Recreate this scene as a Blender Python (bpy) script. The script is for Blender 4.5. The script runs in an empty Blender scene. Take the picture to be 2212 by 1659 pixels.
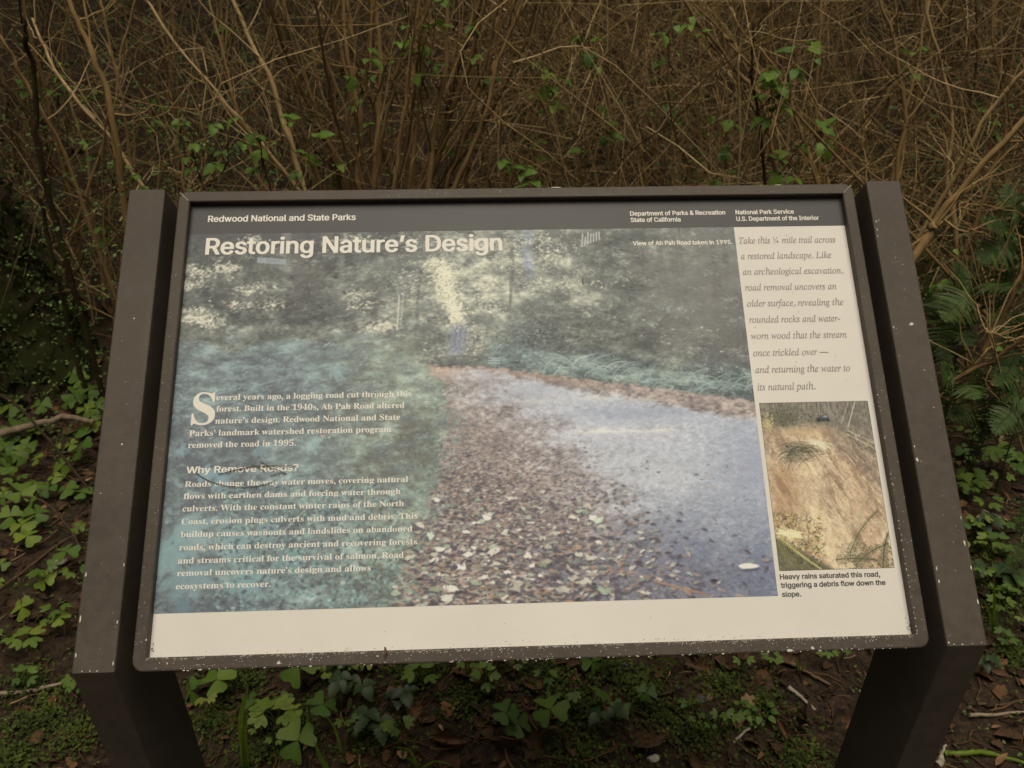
import bpy, math, random
import numpy as np
from mathutils import Matrix, Vector

# ------------------------------------------------------------------ camera
SC = bpy.context.scene
COL = SC.collection
ALPHA = 0.69725                       # slope of the panel from level
ZC = 0.94                             # height of the panel's centre
cam_d = bpy.data.cameras.new("camera")
cam = bpy.data.objects.new("camera", cam_d)
COL.objects.link(cam)
SC.camera = cam
cam_d.sensor_width = 36.0
cam_d.lens = 29.698
cam_d.clip_start = 0.02
cam_d.clip_end = 500.0
FWD = Vector((0.03432928, 0.84131057, -0.53946086)).normalized()
RGT = Vector((0.99921415, -0.03959422, 0.00183752)).normalized()
UPV = RGT.cross(FWD).normalized()
CAM = Vector((-0.05682522, -0.89637028, ZC + 0.60812733))
cam.matrix_world = Matrix(((RGT.x, UPV.x, -FWD.x, CAM.x), (RGT.y, UPV.y, -FWD.y, CAM.y), (RGT.z, UPV.z, -FWD.z, CAM.z), (0, 0, 0, 1)))
cam_d.dof.use_dof = True
cam_d.dof.focus_distance = 1.08
cam_d.dof.aperture_fstop = 11.0

# ------------------------------------------------------------------ overcast daylight from the gap in the canopy
SUN_EL, SUN_ROT = math.radians(83), math.radians(165)
world = bpy.data.worlds.new("World")
SC.world = world
world.use_nodes = True
wt = world.node_tree
bg = wt.nodes["Background"]
sky = wt.nodes.new("ShaderNodeTexSky")
sky.sky_type = 'NISHITA'
sky.sun_disc = False
sky.sun_elevation = SUN_EL
sky.sun_rotation = SUN_ROT
sky.dust_density = 4.0
hs = wt.nodes.new("ShaderNodeHueSaturation")       # cloud cover takes the blue out of the sky
hs.inputs["Saturation"].default_value = 0.12
wm = wt.nodes.new("ShaderNodeMix"); wm.data_type = 'RGBA'; wm.blend_type = 'MULTIPLY'
wm.inputs[0].default_value = 1.0
wm.inputs[7].default_value = (1.0, 0.92, 0.78, 1)
wt.links.new(sky.outputs[0], hs.inputs["Color"])
wt.links.new(hs.outputs[0], wm.inputs[6])
wt.links.new(wm.outputs[2], bg.inputs[0])
bg.inputs[1].default_value = 0.07
sun_d = bpy.data.lights.new("sun", 'SUN')
sun_d.energy = 1.5
sun_d.angle = math.radians(50)
sun_d.color = (1.0, 0.90, 0.72)
sun = bpy.data.objects.new("sun", sun_d)
COL.objects.link(sun)
_sd = Vector((math.sin(SUN_ROT) * math.cos(SUN_EL), math.cos(SUN_ROT) * math.cos(SUN_EL), math.sin(SUN_EL)))
sun.rotation_euler = _sd.to_track_quat('Z', 'Y').to_euler()
sun.location = (0, 0, 12)
SC.view_settings.view_transform = 'Standard'
SC.view_settings.look = 'None'
SC.view_settings.exposure = 0.42
SC.view_settings.gamma = 1.0
SC.cycles.max_bounces = 8
SC.cycles.transparent_max_bounces = 8

# ------------------------------------------------------------------ helpers
RND = random.Random(7)
NPR = np.random.default_rng(7)
F22 = 29.698 / 36 * 2212              # focal length in pixels of a 2212 pixel wide picture

def ray(px, py):
    d = FWD + RGT * ((px - 1106) / F22) - UPV * ((py - 829.5) / F22)
    return d
def at(px, py, y):
    """the point at depth y (world) seen at that place of the photograph"""
    d = ray(px, py); t = (y - CAM.y) / d.y
    return CAM + d * t
def gz(x, y):
    """height of the forest floor: level round the sign, a bank behind"""
    r = 0.0
    if y > 1.9:
        q = y - 1.9
        r = 0.30 * (q - 0.5 * (1 - math.exp(-q * 2))) if q < 12 else 0.30 * 11.5 + 0.02 * (q - 12)
    n = 0.018 * math.sin(3.1 * x + 1.3 * y) + 0.014 * math.sin(2.3 * y - 4.7 * x + 1) + 0.010 * math.sin(7.3 * x + 2) * math.sin(6.1 * y)
    return r + n * (1 if abs(x) < 9 and abs(y) < 9 else 0.5)
def on_ground(px, py):
    d = ray(px, py).normalized(); t = 0.4
    while t < 30:
        p = CAM + d * t
        if p.z < gz(p.x, p.y): break
        t += 0.01
    return CAM + d * t
PU = Vector((1, 0, 0)); PV = Vector((0, math.cos(ALPHA), math.sin(ALPHA))); PN = Vector((0, -math.sin(ALPHA), math.cos(ALPHA)))
PMAT = Matrix(((1, 0, 0, 0), (0, PV.y, PN.y, 0), (0, PV.z, PN.z, ZC), (0, 0, 0, 1)))
def pw(u, v, n):
    return PMAT @ Vector((u, v, n))

def tag(o, label=None, cat=None, group=None, kind=None):
    if label: o["label"] = label
    if cat: o["category"] = cat
    if group: o["group"] = group
    if kind: o["kind"] = kind
    return o
def empty(name, loc=(0, 0, 0), rz=0.0):
    o = bpy.data.objects.new(name, None)
    o.location = loc; o.rotation_euler = (0, 0, rz); o.empty_display_size = 0.05
    COL.objects.link(o)
    return o

class MB:
    """collects vertices, faces, a tint per element and a material slot, and links them as ONE mesh"""
    def __init__(s):
        s.v = []; s.f = []; s.m = []; s.t = []; s.n = 0
    def add(s, v, f, tint=0.5, mat=0):
        v = np.asarray(v, float)
        s.v.append(v); s.t.append(np.broadcast_to(np.asarray(tint, float), (len(v),)))
        if isinstance(f, np.ndarray):
            s.f.append(f + s.n); s.m.append(np.full(len(f), mat))
        else:
            by = {}
            for q in f: by.setdefault(len(q), []).append(q)
            for q in by.values():
                s.f.append(np.array(q) + s.n); s.m.append(np.full(len(q), mat))
        s.n += len(v)
    def build(s, name, mats, parent=None, smooth=True, loc=None, origin=None):
        me = bpy.data.meshes.new(name)
        V = np.concatenate(s.v)
        if origin is not None: V = V - np.array(origin)
        T = np.concatenate(s.t)
        loops = np.concatenate([q.ravel() for q in s.f])
        tot = np.concatenate([np.full(len(q), q.shape[1]) for q in s.f])
        st = np.concatenate(([0], np.cumsum(tot)[:-1]))
        me.vertices.add(len(V)); me.vertices.foreach_set("co", V.ravel())
        me.loops.add(len(loops)); me.loops.foreach_set("vertex_index", loops.astype(np.int32))
        me.polygons.add(len(tot)); me.polygons.foreach_set("loop_start", st.astype(np.int32)); me.polygons.foreach_set("loop_total", tot.astype(np.int32))
        me.polygons.foreach_set("material_index", np.concatenate(s.m).astype(np.int32))
        me.polygons.foreach_set("use_smooth", np.full(len(tot), bool(smooth)))
        a = me.attributes.new("tint", 'FLOAT', 'POINT'); a.data.foreach_set("value", T.astype(np.float32))
        for m in (mats if isinstance(mats, (list, tuple)) else [mats]): me.materials.append(m)
        me.update(); me.validate()
        o = bpy.data.objects.new(name, me)
        COL.objects.link(o)
        if origin is not None and parent is None: o.location = origin
        if loc is not None: o.location = loc
        if parent: o.parent = parent
        return o

def catmull(P, n):
    P = np.asarray(P, float)
    if len(P) == 2:
        t = np.linspace(0, 1, n)[:, None]; return P[0] * (1 - t) + P[1] * t
    Q = np.vstack((2 * P[0] - P[1], P, 2 * P[-1] - P[-2]))
    out = []
    m = len(P) - 1
    for q in np.linspace(0, m - 1e-6, n):
        i = int(q); t = q - i; a, b, c, d = Q[i:i + 4]
        out.append(.5 * (2 * b + (c - a) * t + (2 * a - 5 * b + 4 * c - d) * t * t + (3 * b - a - 3 * c + d) * t ** 3))
    return np.array(out)
def tube(mb, P, r, k=5, tint=.5, mat=0, caps=False):
    P = np.asarray(P, float); n = len(P)
    r = np.broadcast_to(np.asarray(r, float), (n,))
    T = np.gradient(P, axis=0); T /= np.linalg.norm(T, axis=1)[:, None] + 1e-9
    ref = np.array((0.31, 0.17, 0.93)) if abs(T[:, 2]).mean() < .8 else np.array((0.9, 0.4, 0.1))
    A = np.cross(T, ref); A /= np.linalg.norm(A, axis=1)[:, None] + 1e-9
    B = np.cross(T, A)
    ang = np.arange(k) * 2 * math.pi / k
    V = P[:, None, :] + r[:, None, None] * (np.cos(ang)[None, :, None] * A[:, None, :] + np.sin(ang)[None, :, None] * B[:, None, :])
    V = V.reshape(-1, 3)
    i = np.arange(n - 1)[:, None] * k; j = np.arange(k)[None, :]; j2 = (j + 1) % k
    F = np.stack((i + j, i + j2, i + k + j2, i + k + j), -1).reshape(-1, 4)
    mb.add(V, F, tint, mat)
    if caps:
        c0 = np.vstack((V[:k], P[:1])); mb.add(c0, [(q, k, (q + 1) % k) for q in range(k)], tint, mat)
        c1 = np.vstack((V[-k:], P[-1:])); mb.add(c1, [(q, (q + 1) % k, k) for q in range(k)], tint, mat)
def box(mb, lo, hi, tint=.5, mat=0):
    x0, y0, z0 = lo; x1, y1, z1 = hi
    mb.add([(x0, y0, z0), (x1, y0, z0), (x1, y1, z0), (x0, y1, z0), (x0, y0, z1), (x1, y0, z1), (x1, y1, z1), (x0, y1, z1)],
           [(3, 2, 1, 0), (4, 5, 6, 7), (0, 1, 5, 4), (1, 2, 6, 5), (2, 3, 7, 6), (3, 0, 4, 7)], tint, mat)

# ------------------------------------------------------------------ materials
def new_mat(name):
    m = bpy.data.materials.new(name); m.use_nodes = True
    nt = m.node_tree
    return m, nt, nt.nodes["Principled BSDF"]
def node(nt, typ, **kw):
    n = nt.nodes.new(typ)
    for k, v in kw.items(): setattr(n, k, v)
    return n
def ramp(nt, src, stops):
    r = node(nt, "ShaderNodeValToRGB"); e = r.color_ramp.elements
    while len(e) < len(stops): e.new(.5)
    for q, (p, c) in zip(e, stops):
        q.position = p; q.color = (*c, 1) if len(c) == 3 else c
    nt.links.new(src, r.inputs[0]); return r.outputs[0]
def noise(nt, scale, detail=4, rough=.55, coord="Object", stretch=None):
    tc = node(nt, "ShaderNodeTexCoord"); src = tc.outputs[coord]
    if stretch:
        mp = node(nt, "ShaderNodeMapping"); mp.inputs["Scale"].default_value = stretch
        nt.links.new(src, mp.inputs[0]); src = mp.outputs[0]
    n = node(nt, "ShaderNodeTexNoise"); n.inputs["Scale"].default_value = scale; n.inputs["Detail"].default_value = detail; n.inputs["Roughness"].default_value = rough
    nt.links.new(src, n.inputs["Vector"]); return n.outputs[0]
def mix(nt, fac, a, b, typ='MIX'):
    n = node(nt, "ShaderNodeMix", data_type='RGBA', blend_type=typ)
    for s, v in ((n.inputs[0], fac), (n.inputs[6], a), (n.inputs[7], b)):
        if hasattr(v, "is_output"): nt.links.new(v, s)
        elif isinstance(v, (int, float)): s.default_value = v
        else: s.default_value = (*v, 1)
    return n.outputs[2]
def bump(nt, bsdf, h, strength=.3, dist=.002):
    b = node(nt, "ShaderNodeBump"); b.inputs["Strength"].default_value = strength; b.inputs["Distance"].default_value = dist
    nt.links.new(h, b.inputs["Height"]); nt.links.new(b.outputs[0], bsdf.inputs["Normal"])
def attr(nt, name="tint"):
    a = node(nt, "ShaderNodeAttribute"); a.attribute_name = name; return a

def leaf_mat(name, stops, rough=.5, trans=.25, vein=None):
    m, nt, b = new_mat(name)
    a = attr(nt)
    c = ramp(nt, a.outputs["Fac"], stops)
    n = noise(nt, 60, 3)
    c = mix(nt, .35, c, ramp(nt, n, ((.3, (.45, .45, .45)), (.7, (1.4, 1.4, 1.3)))), 'MULTIPLY')
    nt.links.new(c, b.inputs["Base Color"])
    b.inputs["Roughness"].default_value = rough
    b.inputs["Specular IOR Level"].default_value = .3
    t = node(nt, "ShaderNodeBsdfTranslucent"); nt.links.new(c, t.inputs[0])
    ms = node(nt, "ShaderNodeMixShader"); ms.inputs[0].default_value = trans
    nt.links.new(b.outputs[0], ms.inputs[1]); nt.links.new(t.outputs[0], ms.inputs[2])
    nt.links.new(ms.outputs[0], nt.nodes["Material Output"].inputs[0])
    return m
def bark_mat(name, stops, sc=40, stretch=(1, 1, .15), rough=.85, moss=None):
    m, nt, b = new_mat(name)
    a = attr(nt)
    c = ramp(nt, a.outputs["Fac"], stops)
    n = noise(nt, sc, 5, .6, stretch=stretch)
    c = mix(nt, .6, c, ramp(nt, n, ((.3, (.4, .38, .36)), (.7, (1.35, 1.3, 1.25)))), 'MULTIPLY')
    if moss:
        n2 = noise(nt, moss[0], 5, .65)
        c = mix(nt, ramp(nt, n2, ((moss[1], (0, 0, 0)), (moss[1] + .12, (1, 1, 1)))), c, moss[2])
    nt.links.new(c, b.inputs["Base Color"]); b.inputs["Roughness"].default_value = rough
    b.inputs["Specular IOR Level"].default_value = .2
    bump(nt, b, n, .6, .004)
    return m
def plain(name, col, rough=.6, spec=.3, var=.0, sc=30, bmp=0.):
    m, nt, b = new_mat(name)
    b.inputs["Roughness"].default_value = rough; b.inputs["Specular IOR Level"].default_value = spec
    n = noise(nt, sc, 5, .6)
    c = mix(nt, var, col, ramp(nt, n, ((.3, (.35, .35, .35)), (.7, (1.6, 1.6, 1.6)))), 'MULTIPLY')
    nt.links.new(c, b.inputs["Base Color"])
    if bmp: bump(nt, b, n, bmp, .002)
    return m

def paint_mat():
    m, nt, b = new_mat("weathered_brown_paint")
    n1 = noise(nt, 7, 5, .65); n2 = noise(nt, 70, 4, .7); n3 = noise(nt, 26, 4, .6, stretch=(1, .08, .08)); n4 = noise(nt, 420, 2, .5)
    c = mix(nt, .5, (.080, .065, .054), ramp(nt, n1, ((.3, (.66, .66, .64)), (.7, (1.28, 1.26, 1.24)))), 'MULTIPLY')
    c = mix(nt, .45, c, ramp(nt, n2, ((.3, (.6, .6, .6)), (.7, (1.35, 1.35, 1.35)))), 'MULTIPLY')
    c = mix(nt, ramp(nt, n3, ((.60, (0, 0, 0)), (.75, (.30, .30, .30)))), c, (.13, .115, .10))
    c = mix(nt, ramp(nt, n1, ((.56, (0, 0, 0)), (.72, (.35, .35, .35)))), c, (.055, .058, .036))
    nt.links.new(c, b.inputs["Base Color"])
    nt.links.new(ramp(nt, n2, ((.3, (.46, .46, .46)), (.7, (.66, .66, .66)))), b.inputs["Roughness"])
    b.inputs["Specular IOR Level"].default_value = .28
    bump(nt, b, n4, .25, .0006)
    return m
M_PAINT = paint_mat()
M_CHIP = plain("bare_pale_primer", (.62, .60, .53), .7, .2, .3, 200)
M_PANEL = plain("laminate_white", (.74, .715, .675), .42, .22, .06, 9)
M_BAND = plain("laminate_dark_band", (.066, .066, .070), .38, .24, .14, 12)
M_INKW = plain("ink_white", (.79, .765, .72), .4, .3)
M_INKG = plain("ink_grey", (.30, .275, .26), .45, .3)
M_INKD = plain("ink_dark", (.085, .080, .078), .45, .3)
M_INKB = plain("print_border", (.12, .10, .08), .45, .3)
def print_mat():
    m, nt, b = new_mat("hazed_photographic_print")
    a = attr(nt, "ink"); nt.links.new(a.outputs["Color"], b.inputs["Base Color"])
    b.inputs["Roughness"].default_value = .40; b.inputs["Specular IOR Level"].default_value = .22
    return m
M_PRINT = print_mat()
M_CANE = bark_mat("brown_cane_bark", ((0, (.032, .022, .012)), (.35, (.14, .090, .038)), (.7, (.32, .215, .095)), (1, (.52, .39, .22))), 30, (1, 1, .12))
M_TWIG = bark_mat("dry_twig_bark", ((0, (.050, .034, .016)), (.4, (.22, .150, .062)), (.75, (.40, .290, .130)), (1, (.58, .44, .25))), 40, (1, 1, 1))
M_MOSSBARK = bark_mat("mossy_trunk_bark", ((0, (.045, .032, .022)), (1, (.12, .086, .060))), 30, (1, 1, .3), .95, (2.6, .47, (.030, .035, .009)))
M_MOSSTWIG = bark_mat("mossy_stem_bark", ((0, (.03, .022, .012)), (1, (.06, .04, .02))), 20, (1, 1, .3), .95, (14, .5, (.05, .06, .012)))
M_LEAF = leaf_mat("bramble_leaf", ((0, (.030, .065, .010)), (.5, (.090, .175, .024)), (1, (.18, .27, .040))))
M_CLOVER = leaf_mat("clover_leaf", ((0, (.028, .064, .014)), (.45, (.072, .138, .022)), (.8, (.135, .205, .028)), (1, (.26, .28, .04))), .55)
M_LOBED = leaf_mat("lobed_leaf", ((0, (.022, .050, .016)), (.5, (.064, .122, .022)), (.85, (.115, .180, .028)), (1, (.22, .24, .05))), .5)
M_DARKLEAF = leaf_mat("dark_bramble_leaf", ((0, (.013, .030, .010)), (1, (.045, .082, .022))), .45, .12)
M_FERN = leaf_mat("fern_leaf", ((0, (.024, .048, .012)), (1, (.085, .135, .032))), .55)
M_GRASS = leaf_mat("grass_leaf", ((0, (.05, .10, .012)), (1, (.26, .38, .05))), .45, .5)
M_HERB = leaf_mat("undergrowth_leaf", ((0, (.018, .042, .012)), (.5, (.062, .115, .026)), (1, (.16, .22, .060))), .6)
M_MOSS = leaf_mat("moss_tuft", ((0, (.026, .040, .010)), (.5, (.055, .080, .014)), (1, (.105, .135, .025))), .9, .2)
M_DEAD = bark_mat("dead_leaf_brown", ((0, (.030, .019, .012)), (.5, (.080, .044, .024)), (.85, (.17, .090, .044)), (1, (.28, .19, .11))), 60, (1, 1, 1), .8)
M_STICK = bark_mat("fallen_stick_bark", ((0, (.035, .024, .016)), (.5, (.12, .075, .042)), (.8, (.22, .17, .12)), (1, (.36, .32, .26))), 50, (1, 1, 1), .85)
M_STONE = plain("grey_stone", (.07, .07, .072), .8, .3, .5, 40, .3)
M_PALESTONE = plain("pale_stone", (.40, .38, .33), .8, .3, .5, 60, .3)
def ground_mat():
    m, nt, b = new_mat("forest_floor")
    n1 = noise(nt, 55, 6, .7); n2 = noise(nt, 7, 4, .6); n3 = noise(nt, 2.6, 4, .6)
    c = ramp(nt, n1, ((.30, (.014, .009, .006)), (.48, (.040, .026, .016)), (.62, (.078, .048, .027)), (.78, (.13, .085, .048))))
    c = mix(nt, ramp(nt, n2, ((.56, (0, 0, 0)), (.70, (.55, .55, .55)))), c, mix(nt, n1, (.016, .022, .006), (.045, .060, .016)))
    c = mix(nt, .5, c, ramp(nt, n3, ((.3, (.5, .5, .5)), (.7, (1.3, 1.3, 1.3)))), 'MULTIPLY')
    nt.links.new(c, b.inputs["Base Color"]); b.inputs["Roughness"].default_value = .9; b.inputs["Specular IOR Level"].default_value = .25
    bump(nt, b, n1, .9, .02)
    return m
M_GROUND = ground_mat()

# ------------------------------------------------------------------ the ground
def axis(a, b, st, far):
    c = list(np.arange(a, b + 1e-6, st)); q = st; lo = [a]; hi = [c[-1]]
    while hi[-1] < far: q *= 1.5; hi.append(hi[-1] + q)
    q = st
    while lo[-1] > -far: q *= 1.5; lo.append(lo[-1] - q)
    return np.array(lo[:0:-1] + c + hi[1:])
def build_ground():
    xs = axis(-3.6, 3.6, .03, 70); ys = axis(-.6, 5.4, .03, 70)
    rng = np.random.default_rng(3)
    X, Y = np.meshgrid(xs, ys); Z = np.vectorize(gz)(X, Y)
    near = (np.abs(X) < 3.7) & (Y > -.7) & (Y < 5.5)
    Z = Z + np.where(near, (rng.random(X.shape) - .5) * .014, 0)
    V = np.stack((X, Y, Z), -1).reshape(-1, 3); nx, ny = len(xs), len(ys)
    i = np.arange(ny - 1)[:, None] * nx + np.arange(nx - 1)[None, :]
    F = np.stack((i, i + 1, i + nx + 1, i + nx), -1).reshape(-1, 4)
    mb = MB(); mb.add(V, F)
    tag(mb.build("ground", M_GROUND), kind="structure")
build_ground()

# ------------------------------------------------------------------ the sign
sign = empty("information_sign", (0, 0, 0))
tag(sign, "low slanted trail sign headed Restoring Nature's Design in a chipped brown metal frame", "information sign")
W2, H2 = .45, .2946
FR = .0155                      # width of the frame's face
def frame_mesh():
    mb = MB()
    # loops from the hidden foot of the lip, over the face, down the outside; each is a closed ring of matched points
    k = 6; R = .013
    def ring(hw, hh, r, n):
        pts = []
        for (sx, sy, a0) in ((1, 1, 0), (-1, 1, 90), (-1, -1, 180), (1, -1, 270)):
            for j in range(k + 1):
                a = math.radians(a0 + 90 * j / k)
                pts.append(tuple(pw(sx * (hw - r) + r * math.cos(a), sy * (hh - r) + r * math.sin(a), n)))
        return pts
    prof = [(0, .0006, -.004), (0, .0006, .0098), (.0012, .001, .0108), (FR - .002, R - .002, .0108), (FR - .0005, R - .0005, .0102), (FR, R, .0088), (FR, R, -.030), (.004, .003, -.030)]
    rings = [ring(W2 + d, H2 + d, r, n) for d, r, n in prof]
    V = np.concatenate([np.array(q) for q in rings]); N = len(rings[0])
    F = []
    for a in range(len(rings) - 1):
        for j in range(N):
            j2 = (j + 1) % N
            F.append((a * N + j, (a + 1) * N + j, (a + 1) * N + j2, a * N + j2))
    mb.add(V, F, .5, 0)
    # flakes of lost paint, thickest along the lower lip
    def flake(u, v, r, n=.0111, st=1.0):
        c = RND.randint(4, 7); a0 = RND.random() * 6
        P = [tuple(pw(u + st * r * RND.uniform(.5, 1.2) * math.cos(a0 + 6.283 * q / c), v + r * RND.uniform(.5, 1.2) * math.sin(a0 + 6.283 * q / c), n)) for q in range(c)]
        mb.add(P, [tuple(range(c))], .5, 1)
    for q in range(2300):
        u = RND.uniform(-.45, .45); v = -H2 - abs(RND.gauss(0, .0017)) - .0004
        if RND.random() < .08 + .8 * (0.5 + 0.5 * math.sin(u * 23 + 2 * math.sin(u * 61) + 1.2 * math.sin(u * 190))): flake(u, v, RND.uniform(.00012, .00050) * RND.uniform(.6, 1.3), st=RND.uniform(1, 2.2))
    for q in range(90):
        flake(RND.uniform(-.44, .45), -H2 - .0150 + RND.gauss(0, .0004), RND.uniform(.0003, .0008), st=RND.uniform(1, 3))
    for q in range(260):
        flake(RND.uniform(-.44, .45), -H2 - RND.uniform(.002, .0145), RND.uniform(.0002, .0007))
    for q in range(150):
        flake(RND.choice((-1, 1)) * (W2 + RND.uniform(.002, .0145)), -H2 + (RND.random() ** 1.4) * .5, RND.uniform(.0002, .0006))
    for q in range(46):
        flake(W2 + RND.uniform(.0006, .003), -H2 + RND.random() ** 1.5 * .35, RND.uniform(.0003, .0010))
    for q in range(60): flake(RND.uniform(-.2, .45), H2 + RND.uniform(.002, .0145), RND.uniform(.0002, .0006))
    for (u, v, r, st) in ((-.298, -.3045, .0026, 1.4), (-.262, -.302, .0012, 1), (-.425, -.3015, .0014, 1), (-.185, -.3005, .0010, 1.6), (.324, -.3065, .0020, 1.3), (.334, -.3055, .0013, 1), (.297, -.3085, .0016, 2.5), (.05, H2 + .0148, .0008, 9), (.36, H2 + .0146, .0008, 7), (-.4515, -.275, .0016, .6)):
        flake(u, v, r, st=st)
    for (u0, v0, u1, v1) in ((-.463, .3075, -.452, .2965), (.463, .3075, .4515, .2968)):
        for q in range(9):
            t = q / 8; flake(u0 + (u1 - u0) * t, v0 + (v1 - v0) * t, .0007)
    return mb
frame = frame_mesh().build("frame", [M_PAINT, M_CHIP], sign, smooth=False)
tag(frame, "brown frame with white paint chips along its lower rail")

def post_mesh(x0, x1):
    a = PMAT
    P0 = pw(0, -.3092, .023); P1 = pw(0, .3062, .023); P2 = pw(0, .3062, -.075)
    yb = -.128
    # where the arm's back face meets the leg's back
    d0 = pw(0, 0, -.075); t = (yb - d0.y) / PV.y; P3 = d0 + PV * t
    pr = [(P0.y, P0.z), (P1.y, P1.z), (P2.y, P2.z), (P3.y, P3.z), (yb, -.15), (P0.y, -.15)]
    mb = MB(); b = .0022; n = len(pr)
    def inset(pts, d):
        out = []
        for i in range(len(pts)):
            p, q, r = np.array(pts[i - 1]), np.array(pts[i]), np.array(pts[(i + 1) % len(pts)])
            e1 = (q - p) / np.linalg.norm(q - p); e2 = (r - q) / np.linalg.norm(r - q)
            n1 = np.array((e1[1], -e1[0])); n2 = np.array((e2[1], -e2[0]))
            k = n1 + n2; k = k / (k @ k) * 2
            out.append(q + k / 1 * d * .5 * 2 / 1 if False else q + (n1 + n2) * d / (1 + n1 @ n2))
        return out
    # which turn is inward
    A = sum(pr[i][0] * pr[(i + 1) % n][1] - pr[(i + 1) % n][0] * pr[i][1] for i in range(n))
    s = -1 if A > 0 else 1
    pi = inset(pr, s * b); pm = inset(pr, s * b * .3)
    L = [(x0, pi), (x0 + b * .3, pm), (x0 + b, pr), (x1 - b, pr), (x1 - b * .3, pm), (x1, pi)]
    V = [(x, p[0], p[1]) for x, q in L for p in q]; F = []
    for a in range(5):
        for j in range(n):
            F.append((a * n + j, a * n + (j + 1) % n, (a + 1) * n + (j + 1) % n, (a + 1) * n + j))
    F.append(tuple(range(n))[::-1]); F.append(tuple(range(5 * n, 6 * n)))
    mb.add(V, F, .5, 0)
    def flake(u, v, r, st=1.0):
        c = RND.randint(4, 7)
        mb.add([tuple(pw(u + r * RND.uniform(.5, 1.2) * math.cos(6.283 * q / c), v + st * r * RND.uniform(.5, 1.2) * math.sin(6.283 * q / c), .0233)) for q in range(c)], [tuple(range(c))], .5, 1)
    return mb, flake
for side, (x0, x1) in ((-1, (-.5272, -.4792)), (1, (.4790, .5272))):
    mb, fl = post_mesh(x0, x1)
    xi, xo = (x1, x0) if side < 0 else (x0, x1)
    if side > 0:
        for (u, v, r, st) in ((.4835, .244, .0013, 1.5), (.4825, .232, .0009, 2), (.487, .246, .0009, 1), (.4815, .222, .0009, 1.3), (.4815, .09, .0012, 1.8), (.506, .094, .0026, .9), (.503, .0925, .0013, .7), (.501, .19, .0013, .7), (.509, .179, .0009, .8), (.4822, -.087, .0018, 1.4), (.4815, -.07, .0008, 2), (.482, .05, .0009, 1), (.4822, -.22, .0009, 3), (.4825, -.235, .0011, 2.5), (.522, -.19, .0012, 4), (.5243, -.22, .001, 3), (.5248, -.26, .001, 3.4), (.5235, -.16, .0009, 3), (.487, -.307, .0011, .7), (.497, -.3075, .0012, .7), (.509, -.307, .0011, .7), (.4815, -.305, .0014, 1), (.52, -.306, .001, .6), (.512, .03, .0011, .7), (.515, -.02, .0007, 1)): fl(u, v, r, st)
        for q in range(9): fl(.494 + q * .0018, .1815 + q * .0004, .0003)
        for q in range(38): fl(RND.uniform(xi + .003, xo - .003), RND.uniform(-.3, .3), RND.uniform(.0002, .0006))
    else:
        for (u, v, r, st) in ((-.499, -.045, .0017, 1), (-.501, .12, .0012, 1), (-.5235, -.20, .0009, 5), (-.5238, -.25, .0009, 5), (-.524, -.29, .0010, 4), (-.515, -.3072, .0011, .7), (-.4985, -.3075, .0011, .7), (-.5065, -.3072, .0010, .7), (-.4815, -.30, .0010, 3), (-.4815, -.255, .0008, 4), (-.5175, -.105, .0009, .7), (-.503, .035, .0007, 1), (-.5135, .09, .0006, 1), (-.481, -.19, .0007, 3)): fl(u, v, r, st)
        for q in range(20): fl(RND.uniform(xo + .003, xi - .003), RND.uniform(-.3, .1), RND.uniform(.0002, .0005))
    tag(mb.build("post", [M_PAINT, M_CHIP], sign, smooth=False), "right bent metal post, speckled with chips" if side > 0 else "left bent metal post, paint mostly whole")
mb = MB()
def pbox(mb, u0, u1, v0, v1, n0, n1):
    V = [tuple(pw(u, v, n)) for n in (n0, n1) for (u, v) in ((u0, v0), (u1, v0), (u1, v1), (u0, v1))]
    mb.add(V, [(3, 2, 1, 0), (4, 5, 6, 7), (0, 1, 5, 4), (1, 2, 6, 5), (2, 3, 7, 6), (3, 0, 4, 7)])
for v in (-.17, .17):
    mb = MB(); pbox(mb, -.4788, .4786, v - .025, v + .025, -.058, -.0305)
    mb.build("crossbar", M_PAINT, sign, smooth=False)

# the laminate panel and what is printed on it
def rect(u0, u1, v0, v1, n):
    m = MB(); m.add([tuple(pw(u, v, n)) for (u, v) in ((u0, v0), (u1, v0), (u1, v1), (u0, v1))], [(0, 1, 2, 3)]); return m
mb = MB(); pbox(mb, -.4535, .4535, -.298, .298, -.0032, 0.0)
panel = mb.build("panel", M_PANEL, sign, smooth=False)
rect(-.4535, .4535, .2505, .298, .00012).build("header_band", M_BAND, panel, smooth=False)

# ---- a small numpy painter for the two printed photographs on the panel ----
def up(a, h, w):
    gh, gw = a.shape
    y = np.linspace(0, gh - 1.001, h); x = np.linspace(0, gw - 1.001, w)
    yi = y.astype(int); xi = x.astype(int)
    fy = (y - yi)[:, None]; fx = (x - xi)[None, :]
    fy = fy * fy * (3 - 2 * fy); fx = fx * fx * (3 - 2 * fx)
    A = a[yi][:, xi]; B = a[yi][:, xi + 1]; Cc = a[yi + 1][:, xi]; D = a[yi + 1][:, xi + 1]
    return (A * (1 - fx) + B * fx) * (1 - fy) + (Cc * (1 - fx) + D * fx) * fy
def fbm(rng, h, w, cy, cx, octv=4, gain=.55):
    s = np.zeros((h, w)); t = 0; a = 1.
    for k in range(octv):
        s += a * up(rng.random((min(h, int(cy * 2 ** k)) + 2, min(w, int(cx * 2 ** k)) + 2)), h, w)
        t += a; a *= gain
    s /= t
    return np.clip((s - .5) * 1.9 + .5, 0, 1)
def mixc(img, col, m):
    m = m[..., None] if m.ndim == 2 else m
    img += (np.asarray(col, float) - img) * m
def sst(a, b, x):
    t = np.clip((x - a) / (b - a), 0, 1); return t * t * (3 - 2 * t)
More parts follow.
